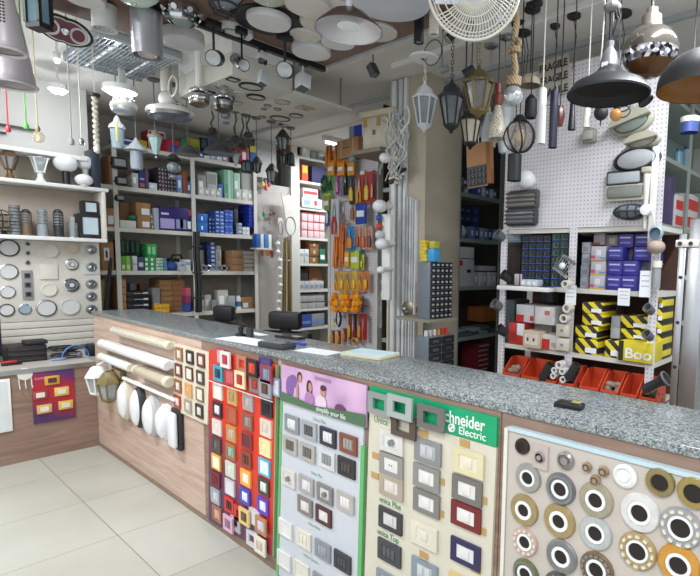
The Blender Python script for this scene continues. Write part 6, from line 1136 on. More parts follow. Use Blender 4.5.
# ------------------------------------------------------------------ discs on the brown board
def cdisc(px, py, wpx, thick, rim, face, label, kind='plain', z=ZB):
    thick *= .7; p = un(px, py, 'z', z-thick); r = px2m(p, wpx)/2*1.03; zt = z; q = thing('round_ceiling_lamp', (p.x, p.y, zt), label, 'ceiling lamp', 'round lamps on the brown ceiling board')
    if kind == 'ring':
        MB().lathe([(0, -thick*.5), (r*.5, -thick*.5), (r*.52, -thick), (r*.97, -thick), (r, -thick*.8), (r, 0)], rim, 30).build('body', q)
        MB().lathe([(r*.55, -thick*1.02), (r*.62, -thick*1.1), (r*.66, -thick*1.02)], DARK, 30).build('groove', q); 
        MB().lathe([(0, -thick), (r*.4, -thick), (r*.4, -thick*.5)], face, 24).build('centre', q)
    elif kind == 'drum':
        MB().lathe([(r, 0), (r, -thick*.85), (r*.97, -thick)], rim, 30).build('rim', q); MB().lathe([(r*.97, -thick), (r*.8, -thick*1.15), (0, -thick*1.2)], face, 30).build('diffuser', q)
    elif kind == 'bowl':
        MB().lathe([(r*1.02, 0), (r*1.02, -.012), (r, -.014)], rim, 30).build('rim', q); MB().lathe([(r, -.012), (r*.9, -thick*.5), (r*.6, -thick*.85), (0, -thick)], face, 30).build('bowl', q); MB().sph((0, 0, -thick), r*.08, CHROME, 12).build('finial', q)
    else:
        MB().lathe([(r, 0), (r, -thick*.6), (r*.93, -thick)], rim, 30).build('rim', q); MB().lathe([(0, -thick*1.03), (r*.93, -thick)], face, 30).build('diffuser', q)
    return q
FW = mat('c9c8c9', .4, var=.02)
cdisc(183.5, 43, 42, .07, mat('c3c1c4', .4), mat('bab9bf', .4), 'thick white drum lamp beside the chrome cylinder', 'drum')
cdisc(233, 34, 40, .03, FW, FW, 'white ring-shaped lamp with dark groove', 'ring')
cdisc(269, 22.5, 70, .015, MATTE, MATTE, 'wide black round plate behind the plain white disc'); cdisc(269, 24, 44, .04, FW, FW, 'plain white disc lamp mounted on the black plate', z=ZB-.017)
cdisc(308, 8, 45, .05, mat('cfcbc6', .4), mat('c3beb9', .4), 'white disc lamp near picture top, right of the black plate', 'drum'); cdisc(317, 25, 34, .03, mat('c6bfb6', .4), mat('bdb6ae', .4), 'small white disc lamp half behind the metal cone shade')
cdisc(305.5, 37, 31, .03, FW, mat('c6c0ba', .4), 'small white disc lamp in the middle of a tight group'); cdisc(311.5, 54, 38, .05, FW, FW, 'white drum lamp nearest the board corner', 'drum'); cdisc(338, 44, 34, .03, FW, FW, 'white disc lamp behind the metal cone shade')
cdisc(377, 34, 40, .02, mat('c2bcb8', .4), mat('bcb6b2', .4), 'pale disc lamp right of the metal cone shade'); cdisc(391, 4, 78, .06, mat('c4c6cf', .4), mat('bcbec9', .35), 'largest pale disc lamp at the picture top', 'drum', ZB-.02)
cdisc(85, 1, 44, .04, FW, FW, 'white disc lamp at the upper left of the picture', z=ZB); cdisc(337, 8, 30, .02, mat('c9b9b0', .4), FW, 'small cream disc lamp above the metal cone shade')
q = cdisc(135, 4, 52, .09, CHROME, mat('b9c9bf', .15, var=.08), 'greenish glass bowl lamp at picture top left', 'bowl')
q = cdisc(268, 3, 40, .05, DARK, mat('aab3a2', .2, var=.15), 'ribbed greenish glass lamp at the picture top', 'bowl')
q = cdisc(224, 7, 38, .09, GREY, mat('8d95a2', .25), 'grey caged bulkhead lamp at picture top', 'bowl'); r = .1
p = q.location; rr = px2m(p, 38)/2; b = MB(); [b.tube([(rr*x*1.0, -rr*math.sqrt(1-x*x), -.02), (rr*x*.8, -rr*.4, -.09), (rr*x*.8, rr*.4, -.09), (rr*x, rr*math.sqrt(1-x*x), -.02)], .005, DARK, 5) for x in (-.5, 0, .5)]; b.ring((0, 0, -.06), rr*.8, .005, DARK); b.build('guard_bars', q)
# square chrome lamp
p = un(182, 17, 'z', ZB-.05); q = thing('faceted_chrome_lamp', (p.x, p.y, ZB+.0), 'faceted chrome and glass lamp left of the caged one', 'ceiling lamp'); r = px2m(p, 38)/2
MB().lathe([(r*.9, 0), (r, -.03), (r*.85, -.07), (r*.7, -.075)], CHROME, 8, (0, 0, 0), None, False).build('body', q); MB().lathe([(0, -.085), (r*.5, -.08), (r*.75, -.06)], FROST, 8, (0, 0, 0), None, False).build('glass', q); [MB().cyl((r*math.cos(a), r*math.sin(a), -.035), (r*1.1*math.cos(a), r*1.1*math.sin(a), -.04), .012, CHROME, seg=8).build('stud', q) for a in [PI/4*i for i in range(8)]]
# cylinder lamps
def cyl_lamp(px, ytop, ybot, wpx, m, label, inner=None, z=ZB, cat='ceiling lamp', cone=1):
    p = un(px, ytop, 'z', z); dd = depth(p); # height from a vertical ray step at the same ground point
    lo, hi = 0.02, 1.2
    for _ in range(30):
        mid = (lo+hi)/2; v = Vector((p.x, p.y, z-mid))-CAM; y = CY-FPX*v.dot(AU)/v.dot(AF)
        if y < ybot: lo = mid
        else: hi = mid
    H = lo; r = px2m((p.x, p.y, z-H), wpx)/2
    q = thing('cylinder_lamp', (p.x, p.y, z), label, cat, 'cylinder lamps under the ceiling')
    MB().lathe([(0, 0), (r*cone, 0), (r, -H), (r*.88, -H), (r*.84*cone, -H*.6), (0, -H*.6)], m, 26).build('housing', q); MB().cyl((0, 0, -.001), (0, 0, CZ-z), .01, DARK, seg=6).build('stem', q); MB().lathe([(0, -H*.8), (r*.45, -H*.82), (r*.6, -H*.97), (r*.5, -H*.97)], inner or FROST, 16).build('lamp_insert', q); return q, r, H
cyl_lamp(146, 6, 57, 33, mat('c3c5ca', .34, .75, var=.03), 'polished chrome cylinder lamp beside the louvred fixture', mat('d8d0cc', .15, var=.1)); cyl_lamp(104, 6, 30, 27, mat('cfd0cc', .5), 'short white cylinder lamp near the owl-shaped lamp')
cyl_lamp(419, 14, 43, 10, mat('22232c', .4), 'slim black cylinder spot left of the fan'); cyl_lamp(434.5, 5, 35, 10, OFFW, 'slim white cylinder spot at the fan edge')
cyl_lamp(178, 4, 8, 6, WHITE, 'small white spot at the picture top')
# owl shaped lamp
p = un(65, 31, 'z', 2.5); nz = -((CAM-p).normalized()+Vector((0, 0, -.12))).normalized(); nx = (AR*math.cos(.42)-AU*math.sin(.42)); nx = (nx-nz*nx.dot(nz)).normalized(); ny = nz.cross(nx); q = thing('double_circle_lamp', p, 'black-rimmed maroon double-circle ceiling lamp', 'ceiling lamp', None, tuple(Matrix((nx, ny, nz)).transposed().to_euler())); u = px2m(p, 1); r = 18*u
def fig8(s, z0, z1, m, nm):
    b = MB(); k = b.mi(m); pts = []
    for i in range(48):
        a = 2*PI*i/48; R8 = 1.0+.62*math.cos(a)**2; pts.append((s*R8*math.cos(a)*r*1.02, s*(.72+.34*abs(math.cos(a)))*math.sin(a)*r*1.1))
    A = [b.bm.verts.new((x, y, z0)) for x, y in pts]; B = [b.bm.verts.new((x, y, z1)) for x, y in pts]; b._f(A, k); b._f(B[::-1], k)
    for i in range(48): b._f((A[i], B[i], B[(i+1) % 48], A[(i+1) % 48]), k)
    return b.build(nm, q)
fig8(1, 0, .05, MATTE, 'rim'); fig8(.88, -.006, .0, ALU, 'silver_band'); fig8(.80, -.010, -.005, mat('5c2233', .3, var=.12), 'maroon_panel')
b = MB(); b.ring((-r*.78, 0, -.012), r*.45, .005, mat('c9b8bc', .3)); b.ring((r*.78, 0, -.012), r*.45, .005, mat('c9b8bc', .3)); b.build('pale_rings', q); MB().lathe([(0, -.03), (r*.22, -.025), (r*.25, -.008)], CHROME, 14).build('centre_boss', q)
MB().tube([(0, 0, .04), (0, 0, .1)], .05, MATTE, 12).build('canopy', q)
# big brushed cones at left
def cone(px, ytop, ybot, wtop, wbot, Xp, m, label, perf):
    Fx = Face('x', Xp); h, z1 = Fx.hz(px, ytop); z0 = Fx.z(px, ybot); p = Fx.w(h, 0, z0); u = px2m(p, 1); H = z1-z0
    q = thing('metal_cone_pendant', p, label, 'pendant lamp', 'brushed metal pendants at upper left'); rb, rt = wbot*u/2, wtop*u/2
    MB().lathe([(rb, 0), (rb*1.0, .006), (rb*.96, .012), (rb*.95, H*.1), (rt, H), (rt*.6, H+.02), (0, H+.025)], m, 30).build('shade', q)
    MB().lathe([(rb*.97, .003), (rb*.93, H*.1), (rt*.9, H*.95), (0, H*.95)], mat('c9c2c4', .4, .3), 30).build('inner_shade', q)
    b = MB(); b.ring((0, 0, .0), rb, .006, m, 'z', 30); b.build('rim', q)
    if perf:
        b = MB()
        for k_ in range(8):
            for j in range(7):
                a = -PI*.55+k_*.22; t_ = .38+.05*j; rr = rb*.95+(rt-rb*.95)*((t_*H-H*.1)/(H*.9))+.0008; b.cyl((rr*math.cos(a)*.99, rr*math.sin(a)*.99, t_*H), (rr*math.cos(a)*1.004, rr*math.sin(a)*1.004, t_*H), .0035, DARK, seg=6)
        b.build('perforations', q)
    MB().cyl((0, 0, H+.02), (0, 0, CZ-p.z), .006, BLACK, seg=6).build('cord', q)
BR = mat('ccc6ca', .33, .35, var=.05, scale=3)
cone(2, -16, 50, 20, 42, 2.6, BR, 'perforated brushed metal cone pendant at the upper left corner', True); cone(9, 12, 84, 20, 50, 2.05, BR, 'larger brushed metal cone pendant hanging below the perforated one', False)
Fx = Face('x', 2.3); h, z = Fx.hz(39, 24); q = thing('glass_box_lantern', Fx.w(h, 0, z), 'dark-framed blue glass box lantern at picture top left', 'lantern', None, .5); u = px2m(q.location, 1)
b = MB(); [b.box(sx*10*u-.006, sx*10*u+.006, sy*8*u-.006, sy*8*u+.006, 0, 34*u, BLACK) for sx in (-1, 1) for sy in (-1, 1)]; b.box(-11*u, 11*u, -9*u, 9*u, -.02, 0, BLACK); b.box(-11*u, 11*u, -9*u, 9*u, 34*u, 34*u+.02, BLACK); b.build('frame', q); MB().box(-9.5*u, 9.5*u, -7.5*u, 7.5*u, .001, 34*u-.001, mat('6f8f9c', .1, var=.06)).build('glass', q); MB().cyl((0, 0, 34*u+.02), (0, 0, CZ-z), .006, BLACK, seg=6).build('cord', q)
# ------------------------------------------------------------------ hanging lamps
def cordto(q, z0, m=BLACK, r=.003, top=None, rose=True, rm=None, chain=False, ztop=CZ):
    z1 = ztop-q.location.z
    if chain:
        b = MB(); n = int(max(3, min(26, (z1-z0-.05)/.035)))
        for i in range(n): zc = z0+(z1-z0-.03)*(i+.5)/n; b.ring((0, 0, zc), .009, .0028, m, 'x' if i % 2 else 'y', 8, 4, 1, ((z1-z0)/n)*.7/.018)
        b.build('chain', q)
    else: MB().cyl((0, 0, z0), (0, 0, z1-.02), r, m, seg=6).build('cord', q)
    if rose: MB().lathe([(0, z1), (.045, z1), (.045, z1-.014), (.03, z1-.022), (0, z1-.024)], rm or m, 18).build('ceiling_rose', q)
def at(px, py, ax, v): return un(px, py, ax, v)
def hx(px, ytop, ybot, wpx, ax, v, m, label, gl=FROST, n=6, chain=True, group='hexagonal lanterns over the counter', ztop=CZ, roof=None):
    p1, p0 = at(px, ytop, ax, v), at(px, ybot, ax, v); H = p1.z-p0.z; r = px2m(p0, wpx)/2
    q = thing('hanging_lantern', p0, label, 'lantern', group, .2)
    MB().lathe([(0, 0), (r*.16, .01), (r*.1, H*.05), (r*.3, H*.09), (r*.5, H*.13), (r*.5, H*.16), (0, H*.16)], m, 12).build('base_finial', q)
    b = MB()
    for i in range(n):
        a = 2*PI*(i+.5)/n; b.tube([(r*.48*math.cos(a), r*.48*math.sin(a), H*.15), (r*.86*math.cos(a), r*.86*math.sin(a), H*.68)], r*.065, m, 5)
    b.ring((0, 0, H*.68), r*.88, r*.07, m, 'z', n, 5); b.ring((0, 0, H*.16), r*.48, r*.06, m, 'z', n, 5); b.build('frame', q)
    MB().lathe([(r*.44, H*.16), (r*.8, H*.67)], gl, n, (0, 0, 0), None, False).build('glass', q); MB().sph((0, 0, H*.36), r*.17, OPAL, 10, 1.6).build('bulb', q)
    MB().lathe([(r*.95, H*.67), (r, H*.70), (r*.62, H*.80), (r*.56, H*.86), (r*.28, H*.92), (r*.12, H*.95), (r*.1, H), (0, H)], roof or m, n, (0, 0, 0), None, False).build('roof', q)
    cordto(q, H, m, chain=chain, ztop=ztop); return q
hx(424, 82, 133, 26, 'y', 1.0, mat('d5d9dd', .4), 'white hexagonal lantern on a chain over the counter', mat('868b90', .15, var=.15))
hx(451, 80, 134, 28, 'y', .95, mat('26282c', .5), 'black hexagonal lantern right of the white one', mat('6c7175', .15, var=.2))
hx(478, 66, 119, 34, 'y', .85, mat('7d6a42', .4, .3), 'antique brass hexagonal lantern over the counter', mat('66645f', .15, var=.2), roof=mat('5f5436', .45, .3))
hx(470, 106, 150, 24, 'y', 1.15, mat('1d1d20', .5), 'black lantern with warm glass below the brass one', mat('c9bfa8', .2, var=.15), chain=False)
# cable loops at white lantern
p = at(424, 59, 'y', 1.0); q = thing('white_cord_holder', p, 'small white holder disc with looped cable above the white lantern', 'cord holder'); b = MB(); b.lathe([(.02, 0), (.085, 0), (.085, .012), (.02, .012)], WHITE, 18); b.build('disc', q); b = MB(); b.ring((.07, 0, .02), .07, .003, DARK, 'y'); b.build('cable_loop', q)
# mosaic cone
p0, p1 = at(497, 139, 'y', 1.05), at(497, 105, 'y', 1.05); q = thing('mosaic_shade_pendant', p0, 'cream mosaic glass pendant on reddish holder and canopy', 'pendant lamp'); r = px2m(p0, 18)/2; H = p1.z-p0.z
MB().lathe([(r, 0), (r, H*.35), (r*.3, H*.98), (0, H)], M_MOSA, 22).build('shade', q); RD = mat('7a3630', .4); MB().lathe([(0, H), (.022, H), (.03, H+.05), (.018, H+.06), (.02, H+.11), (0, H+.12)], RD, 12).build('holder', q); cordto(q, H+.12, mat('3a2a28', .5), .003, rm=RD)
# rope pendant
p0, p1 = at(513, 104, 'y', .8), at(513, 86, 'y', .8); q = thing('rope_pendant', p0, 'thick knotted rope pendant with silver-tipped bulb', 'pendant lamp'); H = p1.z-p0.z; r = px2m(p0, 20)/2
MB().sph((0, 0, H*.45), r, mat('c9ced2', .08, .6, var=.1), 20, 1).build('bulb', q); MB().lathe([(0, H*1.0), (.035, H*1.0), (.038, H*1.45), (.02, H*1.5), (0, H*1.5)], M_ROPE, 16).build('rope_socket', q)
b = MB(); zt = CZ-p0.z; pts = [(.01*math.sin(i*1.3), .008*math.cos(i*1.7), H*1.5+(zt-H*1.5)*i/14) for i in range(15)]; b.tube(pts, .015, M_ROPE, 8)
for z in (H*1.5+.12, H*1.5+.38): b.ring((0, 0, z), .02, .014, M_ROPE, 'z', 12, 6); b.ring((.01, 0, z+.03), .016, .012, M_ROPE, 'y', 12, 6)
b.build('rope', q); MB().lathe([(0, zt), (.05, zt), (.05, zt-.02), (0, zt-.03)], MATTE, 18).build('ceiling_rose', q)
# cage globe
p0, p1 = at(519, 153, 'y', 1.0), at(519, 112, 'y', 1.0); q = thing('cage_globe_pendant', p0, 'round black cage pendant with clear globe by the perforated wall', 'pendant lamp'); H = p1.z-p0.z; r = px2m(p0, 32)/2; c = (0, 0, r*1.02)
b = MB()
for i in range(7):
    a = 2*PI*i/7; b.tube([(r*math.sin(t_)*math.cos(a+.12*math.sin(t_*2)), r*math.sin(t_)*math.sin(a+.12*math.sin(t_*2)), r*1.02-r*math.cos(t_)) for t_ in [PI*k_/12 for k_ in range(13)]], .0045, BLACK, 5)
b.build('cage', q); MB().sph(c, r*.9, mat('b5a898', .06, trans=.7, var=0, alpha=.4), 22).build('globe', q); MB().sph((0, 0, r), r*.3, mat('d8c8a8', .3, var=.05), 12, 1.4).build('bulb', q); MB().lathe([(r*.5, r*1.9), (r*.35, r*2.15), (r*.2, r*2.3), (0, r*2.3)], BLACK, 14).build('cap', q); cordto(q, r*2.3, BLACK)
# small black cylinder under globe
def tubelamp(px, ytop, ybot, wpx, ax, v, m, label, r1=1, loops=False, name='tube_pendant', cm=BLACK, ztop=CZ, cd_=True):
    p0, p1 = at(px, ybot, ax, v), at(px, ytop, ax, v); H = p1.z-p0.z; r = px2m(p0, wpx)/2; q = thing(name, p0, label, 'pendant lamp', 'slim tube pendants by the perforated wall')
    MB().lathe([(r*.85, .003), (r, 0), (r*r1, H), (r*r1*.6, H+.008), (0, H+.01)], m, 20).build('housing', q); MB().lathe([(0, .01), (r*.85, .006)], mat('4a4a4e', .4), 16).build('lens', q)
    if cd_: cordto(q, H, cm, ztop=ztop)
    if loops: b = MB(); b.ring((r*2, 0, H*.9), r*2.2, .0025, GREY, 'y', 20, 4, 1, 1.3); b.build('cable_loop', q)
tubelamp(514, 155, 181, 14, 'y', 1.35, mat('222429', .5), 'short wide black cylinder lamp left of the opal globe', ztop=CZ)
tubelamp(541, 90, 144, 8, 'y', .95, WHITE, 'long slim white tube pendant', 1, True, cm=OFFW); tubelamp(552.5, 92, 148, 8.5, 'y', .9, mat('1c2036', .35), 'long slim navy-black tube pendant')
tubelamp(571.5, 97, 130, 8, 'y', 1.15, mat('20222a', .4), 'short flared black tube pendant below the big black shade', .5); tubelamp(586.5, 98, 128, 8.5, 'y', 1.1, OFFW, 'short flared white tube pendant below the big black shade', .5, cm=OFFW)
p = at(560, 118, 'y', 1.15); q = thing('amber_glass_pendant', p, 'red-brown faceted glass pendant behind the navy tube', 'pendant lamp'); u = px2m(p, 1); MB().lathe([(0, -9*u), (3*u, -8*u), (5*u, 2*u), (3*u, 12*u), (0, 13*u)], mat('6a3426', .25, var=.1), 8, (0, 0, 0), None, False).build('glass', q); cordto(q, 13*u, BLACK)
p = at(601, 113, 'y', 1.1); q = thing('black_ball_spot', p, 'small black ball spotlight with pointed tip below the big shade', 'spotlight'); u = px2m(p, 1); MB().sph((0, 0, 0), 7.5*u, MATTE, 18).build('ball', q); MB().cyl((0, 0, -7*u), (0, 0, -14*u), 1*u, BLACK, .3*u, 8).build('tip', q); cordto(q, 7*u, BLACK)
p = at(616, 115, 'y', .98); q = thing('filament_bulb_pendant', p, 'amber bulb in looped wire cage under the big black shade', 'pendant lamp'); u = px2m(p, 1); MB().sph((0, 0, 0), 6.5*u, mat('b88a50', .1, emit=.1, var=.15), 16).build('bulb', q); MB().cyl((0, 0, 6*u), (0, 0, 14*u), 3*u, BLACK).build('socket', q); b = MB(); [b.ring((8*u, 0, (2+6*k_)*u), 7*u, .0028, DARK, 'y', 18, 4, 1, .8) for k_ in range(3)]; b.build('wire_loops', q); cordto(q, 14*u, BLACK, rose=False)
p = at(643, 97, 'y', .95); q = thing('black_spot_cone', p, 'black flared spotlight right of the amber bulb', 'spotlight', None, (0, math.radians(-35), 0)); u = px2m(p, 1); MB().lathe([(8*u, -7*u), (8.5*u, -6*u), (4*u, 8*u), (3*u, 12*u), (0, 12*u)], MATTE, 18).build('shade', q); MB().lathe([(0, -4*u), (7*u, -6*u)], DARK, 16).build('lens', q); MB().tube([(0, 0, 12*u), (-6*u, 0, 22*u), (-8*u, 0, 34*u)], .006, BLACK).build('arm', q)
# big black shade
p0 = at(608, 96, 'y', .62); q = thing('wide_black_shade_pendant', p0, 'wide black metal shade with wrapped silver neck', 'pendant lamp'); u = px2m(p0, 1)
MB().lathe([(42*u, 0), (42.5*u, 2*u), (36*u, 11*u), (22*u, 18*u), (12*u, 25*u), (9*u, 30*u), (0, 30*u)], mat('25272b', .45), 34).build('shade', q); MB().lathe([(41*u, 1*u), (35*u, 10*u), (20*u, 16*u), (0, 18*u)], mat('141416', .6), 34).build('inner_shade', q)
MB().lathe([(10*u, 22*u), (9.5*u, 34*u), (7*u, 42*u), (3.5*u, 48*u), (4*u, 54*u), (0, 56*u)], mat('8f9298', .35, .5, var=.15, scale=30), 18).build('wrapped_neck', q); MB().box(-4*u, 2*u, -10.6*u, -9.4*u, 26*u, 31*u, WHITE).build('label', q); cordto(q, 56*u, BLACK, .008)
b = MB(); b.tube([(-10*u, -2*u, 22*u), (-9*u, 0, 50*u), (-6*u, 0, CZ-p0.z)], .003, OFFW); [b.tube([(dx*u, dy*u, 60*u), (dx*2*u+2*u, dy*u, 75*u), (dx*u, -dy*u, 92*u)], .004, DARK) for dx, dy in ((2, 1), (4, -2), (-2, 2))]; b.sph((0, 0, 88*u), 9*u, mat('8d8a8c', .5, .1, var=.2), 8, .6); b.build('cable_cluster', q)
# mirrored ball
p = at(650, 52, 'y', .75); q = thing('mirrored_ball_pendant', p, 'large half-mirrored amber glass ball pendant', 'pendant lamp'); u = px2m(p, 1)
prof = [(29*u*math.cos(a), 27*u*math.sin(a)) for a in [-.05+.1*i for i in range(16)]]+[(0, 27*u)]; MB().lathe(prof, mat('b3aca4', .12, .9, var=.06), 30).build('upper_glass', q)
def f_dis(nt, b, N):
    tc = N('TexCoord'); v = N('TexVoronoi', i_Scale=75.); nt.links.new(tc.outputs['Object'], v.inputs['Vector']); s = N('SeparateXYZ'); nt.links.new(v.outputs['Color'], s.inputs[0]); r = ramp(nt, s.outputs[0], [(.2, '2a2428'), (.4, '8a848c'), (.7, 'f0f0f4')]); nt.links.new(r.outputs[0], b.inputs['Base Color'])
MB().lathe([(29*u*math.cos(a), 27*u*math.sin(a)) for a in (-.52, -.4, -.3, -.2, -.05)], nodemat('mirror_facets', f_dis, .12, .8), 30).build('mirror_band', q); MB().lathe([(0, -27*u), (10*u, -25*u), (18*u, -21*u), (25*u, -13.5*u)], mat('6f4a30', .15, .3, var=.15), 30).build('amber_base', q)
MB().lathe([(11*u, 24*u), (10*u, 36*u), (6*u, 38*u), (6*u, 44*u), (0, 44*u)], mat('9a9088', .3, .6), 16).build('neck', q); cordto(q, 44*u, DARK, .006)
# right black dome
p = at(704, 90, 'y', .42); q = thing('black_dome_pendant', p, 'matt black dome pendant with orange inside, right picture edge', 'pendant lamp'); u = px2m(p, 1); prof = [(50*u*math.cos(a), 3*u+40*u*math.sin(a)) for a in [i*PI/20 for i in range(10)]]+[(0, 43*u)]
MB().lathe([(50*u, 0)]+prof, mat('26262a', .5), 34).build('shade', q); MB().lathe([(49*u, .5*u)]+[(48.5*u*math.cos(a), 2.5*u+38*u*math.sin(a)) for a in [i*PI/20 for i in range(10)]]+[(0, 41*u)], mat('8a5a1e', .4), 34).build('inner_shade', q)
for c_ in q.children: c_.location.x = 0
MB().cyl((-37*u, 0, 28*u), (-37*u, 0, 29*u), .004, BLACK, seg=6).build('cord_pin', q); MB().cyl((0, 0, 43*u), (0, 0, CZ-p.z), .004, BLACK, seg=6).build('cord', q)
# wide fan
p = at(474, -12, 'y', .12); nz = -(CAM-p).normalized(); nx = Vector((0, 0, 1)).cross(nz).normalized(); ny = nz.cross(nx); q = thing('ceiling_fan_cage', p, 'round white wire-caged fan at the top of the picture', 'fan', None, tuple(Matrix((nx, ny, nz)).transposed().to_euler())); R_ = px2m(p, 92)/2
b = MB(); [b.ring((0, 0, -.03*(1-(k_/9)**2)), R_*(.3+.7*k_/9), .0022 if k_ < 9 else .006, OFFW, 'z', 40, 5) for k_ in (0, 3, 5, 7, 8, 9)]
for i in range(64):
    a = 2*PI*i/72; b.tube([(R_*.25*math.cos(a), R_*.25*math.sin(a), -.035), (R_*.7*math.cos(a+.12), R_*.7*math.sin(a+.12), -.02), (R_*math.cos(a+.2), R_*math.sin(a+.2), .0), (R_*.98*math.cos(a+.2), R_*.98*math.sin(a+.2), .05)], .0024, OFFW, 4)
b.build('wire_cage', q); MB().lathe([(0, -.04), (R_*.28, -.036), (R_*.28, -.02), (0, -.02)], mat('b9bcc6', .4), 24).build('hub_disc', q)
for k_ in range(3): MB().box(0, R_*.85, -.05, .05, .0, .006, mat('b9bfc8', .3), 0, Matrix.Rotation(k_*2*PI/3, 4, 'Z') @ Matrix.Rotation(.35, 4, 'X')).build('fan_blade', q)
MB().lathe([(R_*.35, .03), (R_*.3, .1), (0, .11)], OFFW, 20).build('motor_housing', q); MB().tube([(0, 0, .1), (0, .0, .16)], .014, OFFW).build('down_rod', q)
# aluminium shade pendant
p = un(349, 31, 'z', 2.30); q = thing('aluminium_shade_pendant', p, 'brushed aluminium cone shade below the brown board', 'pendant lamp'); r = px2m(p, 68)/2; H = r*.62
MB().lathe([(r, 0), (r*.98, .008), (r*.55, H*.75), (r*.2, H), (0, H)], ALU, 34).build('shade', q); MB().lathe([(r*.98, .002), (r*.53, H*.72), (0, H*.85)], mat('cdccd2', .35, .4), 34).build('inner_shade', q); MB().lathe([(0, H*.5), (.03, H*.4), (.04, H*.2), (0, H*.1)], OPAL, 14).build('bulb', q); MB().cyl((0, 0, H), (0, 0, ZB-p.z), .012, mat('c9c9cc', .4), seg=8).build('stem', q)
# track spotlights
def spot(px, py, wpx, ax, v, m, label, aim, L_=1.7, yoke=True, ztop=ZB-.02, r_face=None, box=False):
    p = at(px, py, ax, v); u = px2m(p, 1); r = wpx*u/2; q = thing('track_spotlight', p, label, 'spotlight', 'spotlights below the ceiling'); d = Vector(aim).normalized(); Rm = Vector((0, 0, 1)).rotation_difference(-d).to_matrix()
    if box: MB().cbox((0, 0, 0), (r*2, r*2, r*L_*2.0), m, .004, Rm).build('housing', q); MB().cbox(tuple(d*(r*L_*1.0+.002)), (r*1.6, r*1.6, .004), mat('55585c', .3), 0, Rm).build('lens', q)
    else:
        MB().lathe([(r*.9, -r*L_*.3), (r, -r*L_*.3), (r, r*L_), (r*.8, r*L_*1.15), (0, r*L_*1.15)], m, 20, (0, 0, 0), Rm).build('housing', q); MB().lathe([(0, -r*L_*.2), (r*.5, -r*L_*.22), (r*.9, -r*L_*.28)], r_face or mat('a9acac', .2, .5), 18, (0, 0, 0), Rm).build('lens', q)
    MB().tube([(0, 0, 0), (0, .0, r*1.2), (0, 0, max(r*1.3, ztop-p.z))], r*.16, m if yoke else DARK, 7).build('yoke', q); MB().box(-r*.5, r*.5, -r*.9, r*.9, max(r*1.3, ztop-p.z)-.03, max(r*1.3, ztop-p.z), BLACK if m is not WHITE else WHITE, .003).build('track_adapter', q)
spot(214, 58, 17, 'z', 2.42, MATTE, 'black can spotlight on a yoke, left of the three track spots', (.75, -.6, -.35)); spot(242, 64, 13, 'z', 2.42, mat('3a3c46', .15, .7), 'glossy black and chrome tube spotlight, middle of the track spots', (.85, -.1, -.45), 3.0); spot(285, 70, 17, 'z', 2.42, MATTE, 'black spotlight with bright lens, right of the track spots', (.75, -.6, -.3))
spot(373, 70, 8, 'y', .9, mat('2c2d31', .5), 'small black box spotlight alone on the pale ceiling', (.35, .15, -.8), 1.5, ztop=CZ, box=True); spot(303, 82, 12, 'z', 2.47, mat('c9cbcd', .3), 'white box-shaped track spotlight near the board corner', (.2, -.2, -.9), 1.3, box=True); spot(263, 78, 9, 'z', 2.48, mat('c3c7ca', .25), 'clear plastic track head between the black spots', (.1, -.2, -.9), 1.6, box=True); spot(262, 56, 8, 'z', 2.54, mat('cdd0d2', .25), 'small clear fitting above the plastic track head', (.1, -.2, -.9), 1, box=True)
spot(449, 38, 9, 'y', .95, MATTE, 'black conical spotlight above the black lantern', (-.3, -.5, -.7), ztop=CZ); spot(466, 74, 10, 'y', 1.1, MATTE, 'black spotlight left of the brass lantern', (-.6, -.4, -.4), ztop=CZ); spot(442, 70, 7, 'y', 1.1, mat('7d7f82', .5), 'grey small spotlight between the white and black lanterns', (-.7, -.3, -.2), ztop=CZ); spot(316, 104, 6, 'y', 1.6, MATTE, 'tiny black camera-like spot on the rear ceiling', (.4, -.5, -.7), ztop=CZ)
for px, py, w, lbn in ((523, 34, 16, 'black ceiling rose right of the rope pendant'), (574, 17, 14, 'black ceiling rose with looped cable'), (622, 15, 20, 'larger black ceiling rose left of the mirrored ball'), (555, 27, 10, 'small black ceiling rose above the tube pendants'), (526, 33, 8, 'little black fitting beside the ceiling rose')):
    p = at(px, py, 'z', CZ-.012); r = px2m(p, w)/2; q = thing('empty_ceiling_rose', (p.x, p.y, CZ), lbn, 'ceiling rose', 'black ceiling roses at upper right'); MB().lathe([(0, 0), (r, 0), (r, -.014), (r*.6, -.024), (0, -.026)], MATTE, 20).build('rose', q); MB().tube([(0, 0, -.026), (.02, .0, -.12), (.0, .01, -.3)], .003, BLACK, 5).build('cable_end', q)
# pendant bits behind (glass shade pieces) right of rope
p = at(530, 82, 'y', 1.25); q = thing('cream_dome_pendant', p, 'cream dome pendant half hidden behind the rope pendant', 'pendant lamp'); u = px2m(p, 1); MB().lathe([(11*u, -4*u), (10*u, 2*u), (5*u, 7*u), (0, 8*u)], mat('b3a48f', .4), 22).build('shade', q); MB().lathe([(10*u, -3.5*u), (0, 4*u)], mat('6a5c4a', .5), 20).build('inner_shade', q); cordto(q, 8*u, BLACK)
p = at(531, 106, 'y', 1.2); q = thing('black_bell_lamp', p, 'black bell-shaped lamp behind the cage globe', 'pendant lamp'); u = px2m(p, 1); MB().lathe([(5*u, -12*u), (6.5*u, -8*u), (6*u, 6*u), (2*u, 11*u), (0, 11*u)], MATTE, 18).build('shade', q); MB().lathe([(0, -9*u), (5*u, -11*u)], DARK, 14).build('lens', q); cordto(q, 11*u, BLACK)
